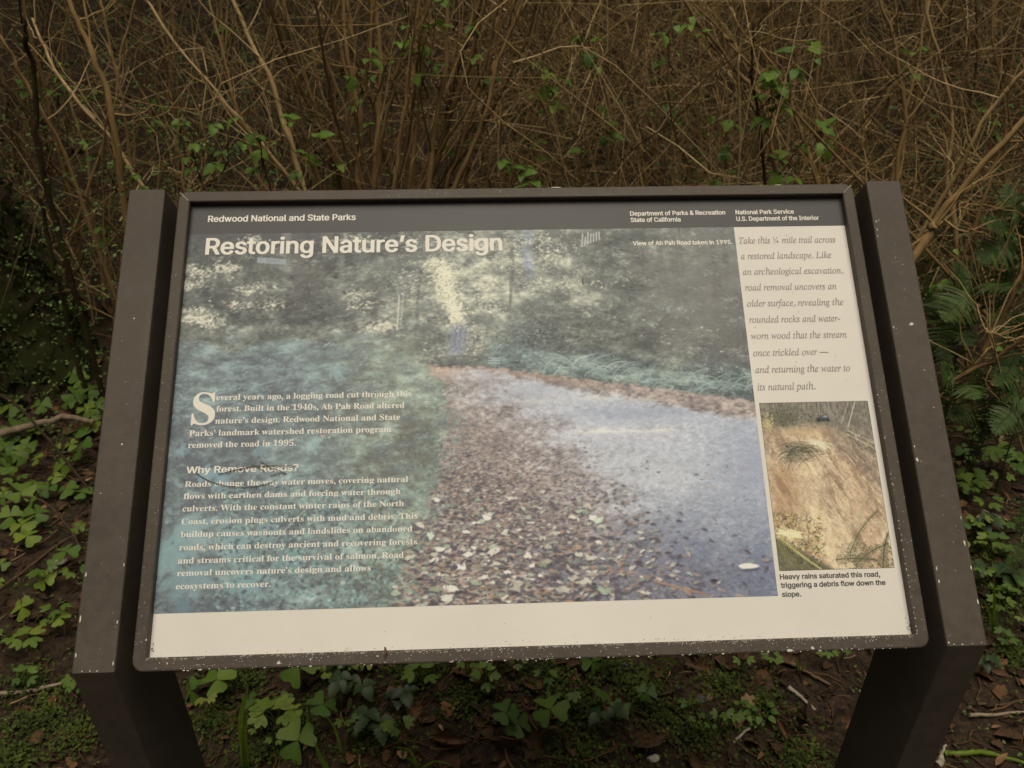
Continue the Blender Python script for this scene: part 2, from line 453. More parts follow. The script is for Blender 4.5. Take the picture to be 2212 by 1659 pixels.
def blob(img, x, y, rx, ry, ang, col, alpha=1., soft=.35, pinch=0.):
    h, w, _ = img.shape
    R = max(rx, ry) * 1.15 + 1.5
    x0, x1, y0, y1 = int(max(0, x - R)), int(min(w, x + R + 1)), int(max(0, y - R)), int(min(h, y + R + 1))
    if x1 <= x0 or y1 <= y0: return
    yy, xx = np.mgrid[y0:y1, x0:x1]
    dx = xx - x; dy = yy - y
    c, s = math.cos(ang), math.sin(ang)
    a = (dx * c + dy * s) / rx; b = (-dx * s + dy * c) / ry
    if pinch: b = b / np.clip(1 - pinch * np.abs(a), .15, 1)
    d = np.sqrt(a * a + b * b)
    e = max(soft, 1.2 / max(.8, min(rx, ry)))
    m = np.clip((1 + e * .5 - d) / e, 0, 1) * alpha
    img[y0:y1, x0:x1] += (np.asarray(col, float) - img[y0:y1, x0:x1]) * m[..., None]
def line(img, x0, y0, x1, y1, wd, col, alpha=1., bow=0.):
    n = int(max(abs(x1 - x0), abs(y1 - y0)) / max(.7, wd * .6)) + 2
    L = math.hypot(x1 - x0, y1 - y0) + 1e-6
    nx, ny = -(y1 - y0) / L, (x1 - x0) / L
    for i in range(n):
        t = i / (n - 1); b = 4 * t * (1 - t) * bow
        blob(img, x0 + (x1 - x0) * t + nx * b, y0 + (y1 - y0) * t + ny * b, wd, wd, 0, col, alpha, .8)
def road_photo(w=900, h=600):
    rng = np.random.default_rng(11)
    Y, X = np.mgrid[0:h, 0:w]; X = X / w; Y = Y / h
    def G(cx, cy, sx, sy): return np.exp(-((X - cx) / sx) ** 2 - ((Y - cy) / sy) ** 2)
    def shade3(v, a, b, c):
        v = np.clip(v, 0, 1)[..., None]; a, b, c = (np.array(q, float) for q in (a, b, c))
        return np.where(v < .5, a + (b - a) * v * 2, b + (c - b) * (v - .5) * 2)
    n1 = fbm(rng, h, w, 5, 8, 5); n2 = fbm(rng, h, w, 26, 20, 4); n3 = fbm(rng, h, w, 100, 90, 3, .75); n4 = fbm(rng, h, w, 12, 14, 4)
    wisp = fbm(rng, h, w, 84, 30, 4, .72); wisp2 = fbm(rng, h, w, 46, 16, 4, .7); fine = fbm(rng, h, w, 190, 150, 2, .8)
    leafy = fbm(rng, h, w, 30, 34, 4, .78); leafy2 = fbm(rng, h, w, 62, 50, 3, .8); leafy3 = fbm(rng, h, w, 22, 16, 4, .75)
    # sprays droop: shear the texture a little, each way
    def droop(a, k):
        yy = np.clip(((Y + k * (X - .5) + .02 * np.sin(X * 23)) * h).astype(int), 0, h - 1); return a[yy, (X * w).astype(int).clip(0, w - 1)]
    wl = droop(wisp, .10); wr = droop(wisp2, -.14)
    # ---- the woods
    v = .36 + .30 * (n1 - .5) + .34 * (n4 - .5)
    v += .26 * G(.46, .17, .17, .2) + .12 * G(.70, .14, .14, .10) + .14 * G(.37, .30, .1, .06) + .12 * G(.64, .10, .08, .12) - .34 * G(.12, .0, .22, .10) - .26 * G(.21, .17, .045, .14) - .10 * G(.33, .2, .05, .12)
    right = np.clip(G(.97, .20, .15, .2) * 1.1, 0, 1)
    v -= .10 * right + .22 * G(.76, .335, .13, .05) + .30 * G(.60, .33, .06, .06) + .14 * G(.07, .22, .03, .05) - .16 * G(.04, .17, .05, .05)
    amp = .95 * (1 - .62 * right) * (1 - .45 * G(.12, .0, .2, .1))
    v += amp * (.62 * (leafy - .5) + .34 * (leafy2 - .5) + .16 * (wl - .5) + .18 * (n3 - .5) + .16 * (fine - .5) + .22 * (leafy3 - .5))
    img = shade3(v, (62, 64, 60), (112, 115, 102), (194, 190, 158))
    mixc(img, (112, 106, 98), right * .62); mixc(img, (76, 76, 75), G(.10, .0, .25, .055) * .75)
    # dim trunks, one blue-grey trunk
    for k in range(22):
        tx = rng.uniform(.02, .98); tw = rng.uniform(.003, .009); ty = rng.uniform(.10, .30)
        if .42 < tx < .53: continue
        m = np.exp(-((X - tx - (Y - .1) * rng.uniform(-.03, .03)) / tw) ** 4) * sst(ty, ty - .12, Y) * (.4 + .6 * n2)
        mixc(img, (78, 74, 70) if rng.random() < .75 else (138, 134, 120), m * rng.uniform(.3, .6))
    mixc(img, np.stack([116 + 30 * n3, 122 + 28 * n3, 130 + 30 * n3], -1), np.exp(-((X - .616) / .0105) ** 6) * sst(.20, .13, Y) * (.65 + .3 * n2))
    for k in (.665, .70, .745): mixc(img, (98, 95, 88), np.exp(-((X - k) / .008) ** 4) * sst(.14, .05, Y) * .5)
    def cluster(cx, cy, sx, sy, n, col, spread=18, r=(.8, 2.6), al=(.25, .75), ang=.5):
        for k in range(n):
            cc = np.array(col, float) + rng.normal() * spread
            blob(img, (cx + rng.normal() * sx) * w, (cy + rng.normal() * sy) * h, rng.uniform(*r), rng.uniform(r[0] * .5, r[1] * .5), rng.normal() * ang, cc, rng.uniform(*al), .7)
    # clumps of foliage, each with a dim underside and pale leaves on top, far ones first
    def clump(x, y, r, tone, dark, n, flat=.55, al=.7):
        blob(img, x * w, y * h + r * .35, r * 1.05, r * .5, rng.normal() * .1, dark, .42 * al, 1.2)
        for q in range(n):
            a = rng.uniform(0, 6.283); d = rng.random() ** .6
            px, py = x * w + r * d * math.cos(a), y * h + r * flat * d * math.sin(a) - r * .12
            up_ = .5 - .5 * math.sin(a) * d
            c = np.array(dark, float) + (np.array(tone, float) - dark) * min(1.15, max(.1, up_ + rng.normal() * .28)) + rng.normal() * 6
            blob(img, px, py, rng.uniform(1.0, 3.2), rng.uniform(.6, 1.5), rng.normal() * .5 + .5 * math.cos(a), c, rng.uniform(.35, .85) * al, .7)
    C = []
    for k in range(520):
        x = rng.random(); y = rng.random() * .42
        C.append((y + rng.normal() * .05, x, y))
    for _, x, y in sorted(C):
        cen = math.exp(-((x - .47) / .17) ** 2 - ((y - .17) / .2) ** 2); dim = math.exp(-((x - .97) / .15) ** 2 - ((y - .20) / .2) ** 2); top = math.exp(-((x - .1) / .25) ** 2 - (y / .07) ** 2); colu = math.exp(-((x - .215) / .04) ** 2 - ((y - .16) / .12) ** 2)
        f = min(1, max(0, .32 + .48 * cen + .26 * math.exp(-((x - .70) / .13) ** 2 - ((y - .13) / .1) ** 2) + rng.normal() * .24 - .3 * top - .25 * colu))
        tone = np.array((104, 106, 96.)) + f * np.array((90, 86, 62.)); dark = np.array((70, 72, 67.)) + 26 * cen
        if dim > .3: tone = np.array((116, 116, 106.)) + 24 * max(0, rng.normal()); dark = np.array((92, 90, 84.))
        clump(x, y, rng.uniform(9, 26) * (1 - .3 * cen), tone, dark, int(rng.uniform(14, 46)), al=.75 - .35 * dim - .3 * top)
    for (cx, y0, y1, tw) in ((.205, .0, .27, .011), (.235, .08, .26, .006), (.145, .04, .25, .004), (.345, .17, .30, .006), (.30, .02, .16, .004), (.09, .05, .28, .003), (.42, .10, .30, .003), (.585, .05, .26, .003)):
        mixc(img, np.stack([80 + 14 * n3, 75 + 14 * n3, 70 + 14 * n3], -1), np.exp(-((X - cx - .004 * np.sin(Y * 20)) / tw) ** 4) * sst(y1, y1 - .06, Y) * sst(y0 - .02, y0 + .02, Y) * (.35 + .4 * n2))
    # leaf sparkle over the woods
    cl = rng.random((150, 2)); cl[:, 1] *= .42
    for k in range(5200):
        c = cl[rng.integers(150)]; x = c[0] + rng.normal() * .022; y = c[1] + rng.normal() * .014
        if not (0 < x < 1) or y > .46: continue
        dim = math.exp(-((x - .95) / .22) ** 2 - ((y - .22) / .2) ** 2); dk = math.exp(-((x - .12) / .2) ** 2 - (y / .1) ** 2)
        if rng.random() < .6 * dim + .6 * dk: continue
        b = rng.random(); j = int(y * h), int(x * w)
        col = img[j] + (rng.uniform(14, 44) if b < .62 else -rng.uniform(14, 34))
        blob(img, x * w, y * h, rng.uniform(1, 4.2), rng.uniform(.6, 1.3), rng.normal() * .35 + (.2 if x > .6 else -.1), col, rng.uniform(.25, .7), .8)
    # sunlit sprays at the left and the pale golden column
    for (a, b, q) in ((.008, .108, 1), (.035, .118, .8), (.015, .15, 1.5), (.075, .103, 1.8), (.03, .225, 1), (.02, .245, 1.4), (.045, .25, 1.4), (.06, .262, .8), (.115, .17, .6), (.10, .21, .7), (.165, .215, .5), (.31, .185, .8), (.345, .283, 1.6), (.36, .275, 1), (.32, .22, .6), (.145, .16, .5)):
        cluster(a, b, .014, .008, int(80 * q), (206, 196, 164), 14, (.8, 3.4), (.3, .8), .5)
    cluster(.15, .17, .022, .05, 150, (160, 158, 126), 16, (.7, 2))
    for t in np.linspace(0, 1, 44):
        cx = .452 + .036 * t + .003 * math.sin(t * 9); cy = .092 + .18 * t
        cluster(cx, cy, .0115 * (1.25 - .55 * t), .008, 46, (216, 208, 168), 13, (.8, 3), (.3, .75), .6)
        cluster(cx - .02, cy, .010, .012, 6, (116, 116, 98), 10, (1.2, 3), (.25, .5), .6)
    for (a, b, sx, sy, n) in ((.535, .165, .013, .010, 90), (.53, .205, .014, .008, 60), (.548, .235, .013, .007, 50), (.50, .15, .02, .03, 60), (.655, .085, .02, .02, 120), (.645, .04, .026, .016, 70), (.59, .05, .02, .04, 70), (.66, .165, .05, .012, 120), (.40, .03, .1, .014, 120), (.12, .02, .010, .010, 50), (.30, .018, .02, .008, 36), (.49, .345, .035, .010, 100), (.525, .31, .012, .02, 50), (.41, .16, .03, .03, 90), (.57, .10, .02, .03, 60)):
        cluster(a, b, sx, sy, int(n * 1.6), (196, 190, 158), 16, (.8, 3.2))
    line(img, .384 * w, .19 * h, .381 * w, .29 * h, 1.2, (190, 184, 160), .5); line(img, .392 * w, .18 * h, .388 * w, .27 * h, .8, (178, 172, 150), .45)
    # foot of the old trunk
    m = np.exp(-((X - .488 - (Y - .3) * -.06) / (.015 + .06 * np.clip(Y - .3, 0, 1))) ** 4) * sst(.258, .285, Y + (n3 - .5) * .02) * sst(.374, .35, Y)
    rib = .5 + .5 * np.sin(X * 620 + 9 * n2 + 4 * n3)
    mixc(img, np.stack([84 + 26 * rib + 34 * n2, 88 + 26 * rib + 34 * n2, 94 + 26 * rib + 36 * n2], -1), m * .85)
    cluster(.482, .272, .014, .008, 60, (204, 198, 162), 14, (.8, 3)); cluster(.508, .33, .006, .03, 50, (150, 148, 122), 16, (.8, 2.4)); cluster(.468, .33, .006, .03, 50, (120, 126, 108), 14, (.8, 2.4))
    for k in range(7): line(img, (.715 + k * .0055) * w, (.052 - k * .003) * h, (.718 + k * .005) * w, rng.uniform(.008, .024) * h, .9, (204, 198, 184), .5)
    cluster(.705, .058, .008, .005, 20, (196, 190, 172), 10, (.8, 2))
    # ---- right bank: ferns and brush at the foot of the dim slope
    fe = .392 + .035 * np.clip((X - .54) / .13, 0, 1) + .076 * np.clip((X - .67) / .33, 0, 1)
    br = sst(.02, -.02, Y - fe - .012 * (n2 - .5)) * sst(.11, .03, fe - Y + .05 * (n4 - .5)) * sst(.52, .56, X)
    bv = .42 + .9 * (wr - .5) + .5 * (n3 - .5) + .5 * (n4 - .5)
    img += (shade3(bv, (70, 76, 74), (108, 124, 116), (156, 168, 150)) - img) * (br * .85)[..., None]
    for k in range(1500):
        x = rng.uniform(.54, 1.0); f0 = .392 + .035 * min(1, (x - .54) / .13) + .076 * max(0, (x - .67) / .33)
        y = f0 + .008 - abs(rng.normal()) * .05; j = min(h - 1, int(y * h)), min(w - 1, int(x * w))
        col = img[j] + (rng.uniform(12, 40) if rng.random() < .55 else -rng.uniform(10, 34)) + np.array((-3, 2, 2))
        blob(img, x * w, y * h, rng.uniform(1.2, 5), rng.uniform(.6, 1.3), rng.normal() * .7, col, rng.uniform(.3, .75), .7)
    for k in range(46):
        x = rng.uniform(.62, 1.0); f0 = .392 + .035 * min(1, (x - .54) / .13) + .076 * max(0, (x - .67) / .33) - rng.uniform(-.004, .04)
        ln = rng.uniform(.018, .045); dr = rng.choice((-1, 1)); col = np.array((142, 158, 144.)) + rng.normal() * 14
        x1, y1 = x + dr * ln, f0 - ln * rng.uniform(.3, .9)
        line(img, x * w, f0 * h, x1 * w, y1 * h, .8, col, .5, bow=-dr * 5)
        for j in range(9):
            t = j / 9; blob(img, (x + (x1 - x) * t) * w, (f0 + (y1 - f0) * t) * h + 2, 2.6, .6, 1.1, col - 8, .45, .7)
    cluster(.61, .30, .03, .025, 240, (116, 132, 124), 16, (.8, 2.6)); cluster(.86, .24, .025, .007, 46, (148, 158, 156), 10, (.8, 2.2)); cluster(.89, .44, .04, .012, 70, (166, 176, 152), 12)
    for k in range(52): cluster(rng.uniform(.66, .99), rng.uniform(.25, .44), .003, .002, 3, (200, 194, 160), 12, (.8, 2.2))
    # ---- left slope: blue-green leaves growing larger toward the viewer
    fx = np.interp(np.linspace(0, 1, h), [0, .36, .40, .45, .52, .60, .66, .74, .80, .89, 1.0], [.40, .42, .435, .459, .473, .475, .455, .43, .418, .402, .37])[:, None]
    reg = sst(.018, -.018, X - fx + (n3 - .5) * .03 + (n2 - .5) * .04) * sst(.27, .36, Y + (X - .2) * .12 + (n2 - .5) * .08)
    coarse = fbm(rng, h, w, 40, 34, 3, .7); big = fbm(rng, h, w, 16, 12, 3, .6)
    lv = .40 + .50 * (n4 - .5) * 1.2
    lv += (.30 * (wl - .5) + .62 * (leafy2 - .5) + .30 * (leafy3 - .5) + .3 * (n3 - .5)) * sst(.75, .45, Y) + .25 * (leafy - .5) + (.85 * (coarse - .5) + .5 * (n3 - .5)) * sst(.45, .75, Y)
    lv -= .34 * G(.07, .62, .12, .10) + .30 * G(.05, .985, .1, .03) + .22 * G(.16, .52, .14, .05) + .12 * G(.26, .70, .06, .05)
    warm = sst(.18, .40, X)[..., None]
    slope = shade3(lv, (88, 91, 88), (116, 129, 119), (150, 168, 156)) + warm * np.array((8, 3, -8.)) + (1 - warm) * np.array((-2, 0, 5.))
    img += (slope - img) * (reg * .94)[..., None]
    for k in range(6500):
        y = .33 + .67 * rng.random() ** 1.05; x = rng.uniform(0, .47); j = min(h - 1, int(y * h)), min(w - 1, int(x * w))
        if reg[j] < .5: continue
        if ((x - .07) / .12) ** 2 + ((y - .62) / .10) ** 2 < 1 and rng.random() < .6: continue
        s = .7 + 1.9 * y ** 1.3; b = rng.random()
        col = img[j] + (rng.uniform(10, 40) * np.array((.9, 1, 1)) if b < .58 else -rng.uniform(10, 36))
        blob(img, x * w, y * h, rng.uniform(.8, 1.9) * s, rng.uniform(.4, .8) * s, rng.normal() * .6 - .15, col, rng.uniform(.3, .8), .6, .5)
    C = [(.33 + .67 * rng.random(), rng.uniform(-.01, .475)) for k in range(560)]
    for y, x in sorted(C):
        j = min(h - 1, int(y * h)), min(w - 1, max(0, int(x * w)))
        if reg[j] < .35: continue
        if ((x - .07) / .12) ** 2 + ((y - .62) / .09) ** 2 < 1 and rng.random() < .7: continue
        q = rng.normal() * .5; wm_ = max(0, (x - .2) / .25)
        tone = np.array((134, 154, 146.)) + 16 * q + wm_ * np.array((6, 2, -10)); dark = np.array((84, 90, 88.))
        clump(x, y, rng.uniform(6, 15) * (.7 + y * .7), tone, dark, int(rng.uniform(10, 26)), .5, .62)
    for k in range(70):      # wind-blown pale streaks
        x = rng.uniform(0, .36); y = rng.uniform(.30, .52); q = rng.integers(3, 8)
        for j in range(q):
            blob(img, (x + j * .006) * w, (y - j * .0022 + rng.normal() * .002) * h, rng.uniform(2.5, 6), rng.uniform(.6, 1.4), -.3 + rng.normal() * .2, np.array((138, 160, 160.)) + rng.normal() * 10, rng.uniform(.2, .5), .8)
    def lobed(cx, cy, r, rot, col, al, n=5):
        for j in range(n):
            a = rot + (j - (n - 1) / 2) * .62; q = r * (1 - .12 * abs(j - (n - 1) / 2)) * rng.uniform(.85, 1.1)
            for t in range(3):
                blob(img, cx * w + math.cos(a) * q * (.35 + .22 * t) + rng.normal() * 1.5, cy * h + math.sin(a) * q * (.35 + .22 * t) * .8 + rng.normal() * 1.5, q * .34, q * (.24 - .05 * t), a, np.array(col, float) + rng.normal() * 5, al, .5, .3)
    for (cx, cy, r, ro, c) in ((.03, .80, 62, .4, (120, 146, 141)), (.10, .84, 64, -.2, (116, 141, 137)), (.05, .90, 58, 1.2, (110, 133, 131)), (.005, .86, 54, .2, (116, 142, 138)), (.16, .80, 40, .2, (112, 135, 131)), (.20, .87, 36, .8, (106, 134, 128)), (.13, .92, 44, .6, (110, 140, 138)),
                               (.235, .59, 26, .4, (136, 160, 150)), (.06, .665, 30, .2, (116, 144, 148)), (.085, .68, 30, .5, (112, 140, 144)), (.02, .60, 18, .5, (116, 138, 138)), (.15, .60, 20, .9, (108, 128, 130)), (.36, .555, 24, .5, (150, 162, 144)), (.04, .985, 30, .2, (92, 112, 116)), (.27, .40, 22, .4, (124, 146, 142))):
        lobed(cx, cy, r, ro, c, .5)
    for k in range(16): blob(img, rng.uniform(.0, .16) * w, rng.uniform(.80, .97) * h, rng.uniform(2, 6), rng.uniform(1, 3), rng.normal(), (84, 94, 100), .6, .5)
    for k in range(1500):
        x = rng.uniform(.10, .40); y = rng.uniform(.70, 1.0); j = min(h - 1, int(y * h)), int(x * w)
        if reg[j] < .5: continue
        s = rng.uniform(1.6, 3.6); col = np.array((116, 146, 134.)) + rng.normal() * 14
        if rng.random() < .36: col = np.array((72, 80, 84.))
        blob(img, x * w, y * h, s * 1.2, s * .7, rng.normal() * .8, col, rng.uniform(.5, .85), .45, .4)
    cluster(.055, .555, .012, .006, 14, (172, 164, 150), 10, (1.5, 4)); cluster(.26, .575, .008, .005, 10, (178, 158, 134), 10, (1.5, 3)); cluster(.215, .71, .006, .012, 14, (180, 178, 144), 8, (1.5, 3.5))
    line(img, .25 * w, .735 * h, .19 * w, .83 * h, .7, (170, 174, 146), .6); line(img, .335 * w, .68 * h, .33 * w, .76 * h, .6, (170, 172, 146), .5)
    # ---- the road
    yt = .390 + .012 * np.clip((X - .435) / .12, 0, 1) + .026 * np.clip((X - .555) / .115, 0, 1) + .076 * np.clip((X - .67) / .33, 0, 1)
    jit = (n3 - .5) * .03 + (n2 - .5) * .03
    rm = sst(-.005, .005, Y - yt + (n3 - .5) * .010) * (1 - sst(.35, .75, reg + (n3 - .5) * .9)) * sst(-.004, .02, X - fx + .02 + jit)
    litter = shade3(.45 + .55 * (n3 - .5) + .5 * (fine - .5) + .35 * (n2 - .5), (98, 87, 83), (144, 127, 116), (186, 166, 148))
    img += (litter - img) * rm[..., None]
    mixc(img, (162, 130, 106), rm * sst(.48, .40, Y) * .55)
    mixc(img, (92, 84, 82), rm * sst(.50, .70, coarse) * .45 * sst(.44, .55, Y) * sst(.14, .02, X - fx))
    ys = np.linspace(0, 1, h)
    gl = np.interp(ys, [0, .40, .41, .475, .52, .607, .69, .816, .884, .97, 1], [.46, .47, .49, .53, .585, .655, .70, .74, .80, .87, .90])[:, None]
    gt = .405 + .010 * np.clip((X - .5) / .056, 0, 1) + .05 * np.clip((X - .556) / .14, 0, 1) + .096 * np.clip((X - .697) / .303, 0, 1)
    gm = sst(-.11, .13, X - gl + jit * 2.4) * sst(-.012, .012, Y - gt + jit * .4) * rm
    grey = shade3(.5 + .42 * (n3 - .5) + .42 * (fine - .5) + .15 * (n2 - .5), (143, 146, 148), (169, 171, 173), (202, 202, 199))
    grey = grey - np.array((40, 37, 28.)) * sst(.72, 1.02, Y + (X - .8) * .25)[..., None]
    img += (grey - img) * (gm * .95)[..., None]
    mixc(img, (176, 177, 178), gm * G(.72, .60, .09, .055) * .55); mixc(img, (170, 170, 168), gm * G(.80, .69, .11, .045) * .6); mixc(img, (156, 156, 160), gm * G(.6, .47, .07, .03) * .6)
    mixc(img, (126, 132, 146), gm * G(.80, .53, .14, .022) * .55); mixc(img, (126, 132, 148), gm * G(.99, .68, .08, .14) * .6)
    mixc(img, (86, 91, 108), rm * sst(.74, 1.0, Y + .04 * np.sin(X * 9) + (n4 - .5) * .1) * .6)
    for (xa, xb, yy, c) in ((.685, .855, .577, (216, 208, 182)), (.62, .66, .577, (178, 174, 162)), (.69, .75, .487, (200, 196, 176)), (.58, .67, .492, (178, 174, 162)), (.77, .82, .492, (184, 176, 162)), (.44, .485, .402, (200, 172, 136)), (.43, .48, .414, (198, 166, 130))):
        m = sst(xa - .02, xa + .03, X) * sst(xb + .02, xb - .03, X) * np.exp(-((Y - yy + (n3 - .5) * .010) / .0055) ** 2)
        mixc(img, c, m * (.5 + .45 * n2))
    # gravel speckle, then leaf litter, coarser toward the viewer
    for k in range(7000):
        y = .42 + .58 * rng.random() ** .85; x = rng.uniform(.38, 1.0)
        j = min(h - 1, int(y * h)), min(w - 1, int(x * w))
        if rm[j] < .5: continue
        s = .4 + 1.3 * (y - .35); c = 1 if rng.random() < .5 else -1
        blob(img, x * w, y * h, s * rng.uniform(.7, 1.8), s * .6, rng.normal() * .3, img[j] + c * rng.uniform(12, 36) * np.array((1, .97, .92)), .75, .6)
    P = []
    for k in range(9000):
        y = .42 + .58 * rng.random() ** .8; e = np.interp(y, [.4, .52, .66, .8, 1.0], [.44, .475, .45, .41, .34])
        sp = .04 + .26 * (y - .42); x = e + abs(rng.normal()) * sp * 1.2 - .01
        j = min(h - 1, int(y * h)), min(w - 1, max(0, int(x * w)))
        if x > .99 or rm[j] < .3: continue
        if gm[j] > .8 and rng.random() < (.70 if y < .78 else .40): continue
        P.append((y, x))
    for y, x in sorted(P):
        s = .6 + 9.4 * max(0, y - .43) ** 1.3 * rng.uniform(.4, 1.3)
        q = rng.random(); fade = min(1, .35 + (y - .42) * 1.4); a = rng.normal() * .45
        if q < .38: col = np.array((80, 72, 74.)) + rng.normal() * 8
        elif q < .76: col = np.array((150, 130, 112.)) + rng.normal() * 15
        elif q < .86: col = np.array((196, 184, 158.)) + rng.normal() * 14
        elif q < .93: col = np.array((160, 122, 92.)) + rng.normal() * 10
        else: col = np.array((134, 144, 122.)) + rng.normal() * 12
        if s > 1.6: blob(img, x * w + 1, y * h + s * .45, s * 1.2, s * .5, a, (64, 60, 68), .5 * fade, .6)
        blob(img, x * w, y * h, s * 1.2, s * rng.uniform(.35, .62), a, col, rng.uniform(.55, .95) * fade, .4, rng.uniform(0, .6))
        if s > 2: blob(img, x * w + rng.normal() * s * .5, y * h - s * .1, s * .7, s * .3, a + rng.normal() * .5, col + rng.uniform(-16, 14), .8 * fade, .4, .3)
    for k in range(620):
        y = rng.uniform(.40, .99); x = float(np.interp(y, np.linspace(0, 1, h), fx[:, 0])) + rng.normal() * (.010 + .03 * (y - .4)) + .012 * math.sin(y * 60)
        blob(img, x * w, y * h, rng.uniform(1.5, 4) * (.4 + y), rng.uniform(.7, 1.6) * (.4 + y), rng.normal() * .6, np.array((112, 130, 116.)) + rng.normal() * 20, rng.uniform(.4, .8), .6)
    P = [(rng.uniform(.72, .985), rng.uniform(.30, .72)) for k in range(110)]
    for y, x in sorted(P):
        j = min(h - 1, int(y * h)), int(x * w)
        if rm[j] < .3: continue
        s = rng.uniform(5, 12) * (y - .1); a = rng.normal() * .4
        col = np.array((198, 188, 164.)) + rng.normal() * 14 + (np.array((-44, -24, -32.)) if rng.random() < .25 else 0)
        blob(img, x * w, y * h + s * .32, s * 1.15, s * .45, a, (60, 57, 66), .6, .5)
        for t in range(4): blob(img, x * w + rng.normal() * s * .38, y * h + rng.normal() * s * .14, s * rng.uniform(.5, .9), s * rng.uniform(.24, .44), a + rng.normal() * .5, col + rng.normal() * 7, .9, .3, .3)
        if rng.random() < .6: line(img, x * w - s * math.cos(a) * .8, y * h - s * math.sin(a) * .8, x * w + s * math.cos(a) * .8, y * h + s * math.sin(a) * .8, .45, col - 34, .5)
    for k in range(420):
        y = rng.uniform(.66, .99); x = rng.uniform(.36, .97); a = rng.normal() * .7; q = rng.uniform(2, 10) * y
        j = min(h - 1, int(y * h)), int(x * w)
        if rm[j] < .4: continue
        line(img, x * w, y * h, x * w + math.cos(a) * q, y * h + math.sin(a) * q, .5, (168, 124, 92) if rng.random() < .6 else (66, 62, 68), .55)
    for k in range(16):
        x = rng.uniform(.66, .97); y = rng.uniform(.62, .95); s = rng.uniform(2.5, 6)
        blob(img, x * w, y * h + 1, s, s * .4, rng.normal() * .3, (76, 76, 86), .5, .5); blob(img, x * w, y * h, s, s * .38, rng.normal() * .3, (186, 178, 158) if rng.random() < .5 else (92, 96, 92), .8, .4, .4)
    blob(img, .957 * w, .931 * h, 15, 4.5, .05, (66, 66, 80), .7); blob(img, .957 * w, .925 * h, 15, 4.0, .05, (220, 213, 192), 1, .25, .25); blob(img, .95 * w, .926 * h, 8, 3.6, -.1, (226, 220, 200), .8, .3)
    line(img, .80 * w, .955 * h, .885 * w, .992 * h, 1.5, (140, 104, 80), .8); line(img, .80 * w, .953 * h, .87 * w, .984 * h, .5, (186, 150, 118), .6)
    # small pale board among the trees and a gate at the bend
    m = (np.abs(X - .155) < .025) * (np.abs(Y - .083 - (X - .155) * .14) < .0085)
    mixc(img, (140, 147, 146), m * .8)
    for k in range(6): line(img, (.147 + k * .0042) * w, .079 * h, (.148 + k * .0042) * w, .088 * h, .6, (92, 98, 102), .55)
    for k in (.372, .379, .386): line(img, .540 * w, k * h, .560 * w, (k + .001) * h, .6, (170, 176, 178), .7)
    line(img, .541 * w, .372 * h, .559 * w, .38 * h, .5, (166, 172, 174), .5)
    for (a, b) in ((.675, .145), (.755, .36), (.355, .435), (.905, .41)): blob(img, a * w, b * h, 1.8, 1.0, .5, (50, 48, 48), .9)
    line(img, .713 * w, .148 * h, .713 * w, .168 * h, .8, (48, 46, 46), .85); blob(img, .68 * w, .145 * h, 1.8, 1.5, 0, (188, 184, 174), .8)
    g = img.mean(axis=2, keepdims=True); img = g + (img - g) * .84
    img = (img - 118) * .98 + 137  # whole print lifted: milky sky-reflection haze painted into its colours
    # soft print, fine grain
    k = img.copy(); k[1:-1, 1:-1] = (img[1:-1, 1:-1] * 4 + img[:-2, 1:-1] + img[2:, 1:-1] + img[1:-1, :-2] + img[1:-1, 2:]) / 8
    img = k + rng.normal(size=(h, w, 1)) * 3
    return np.clip(img, 0, 255)
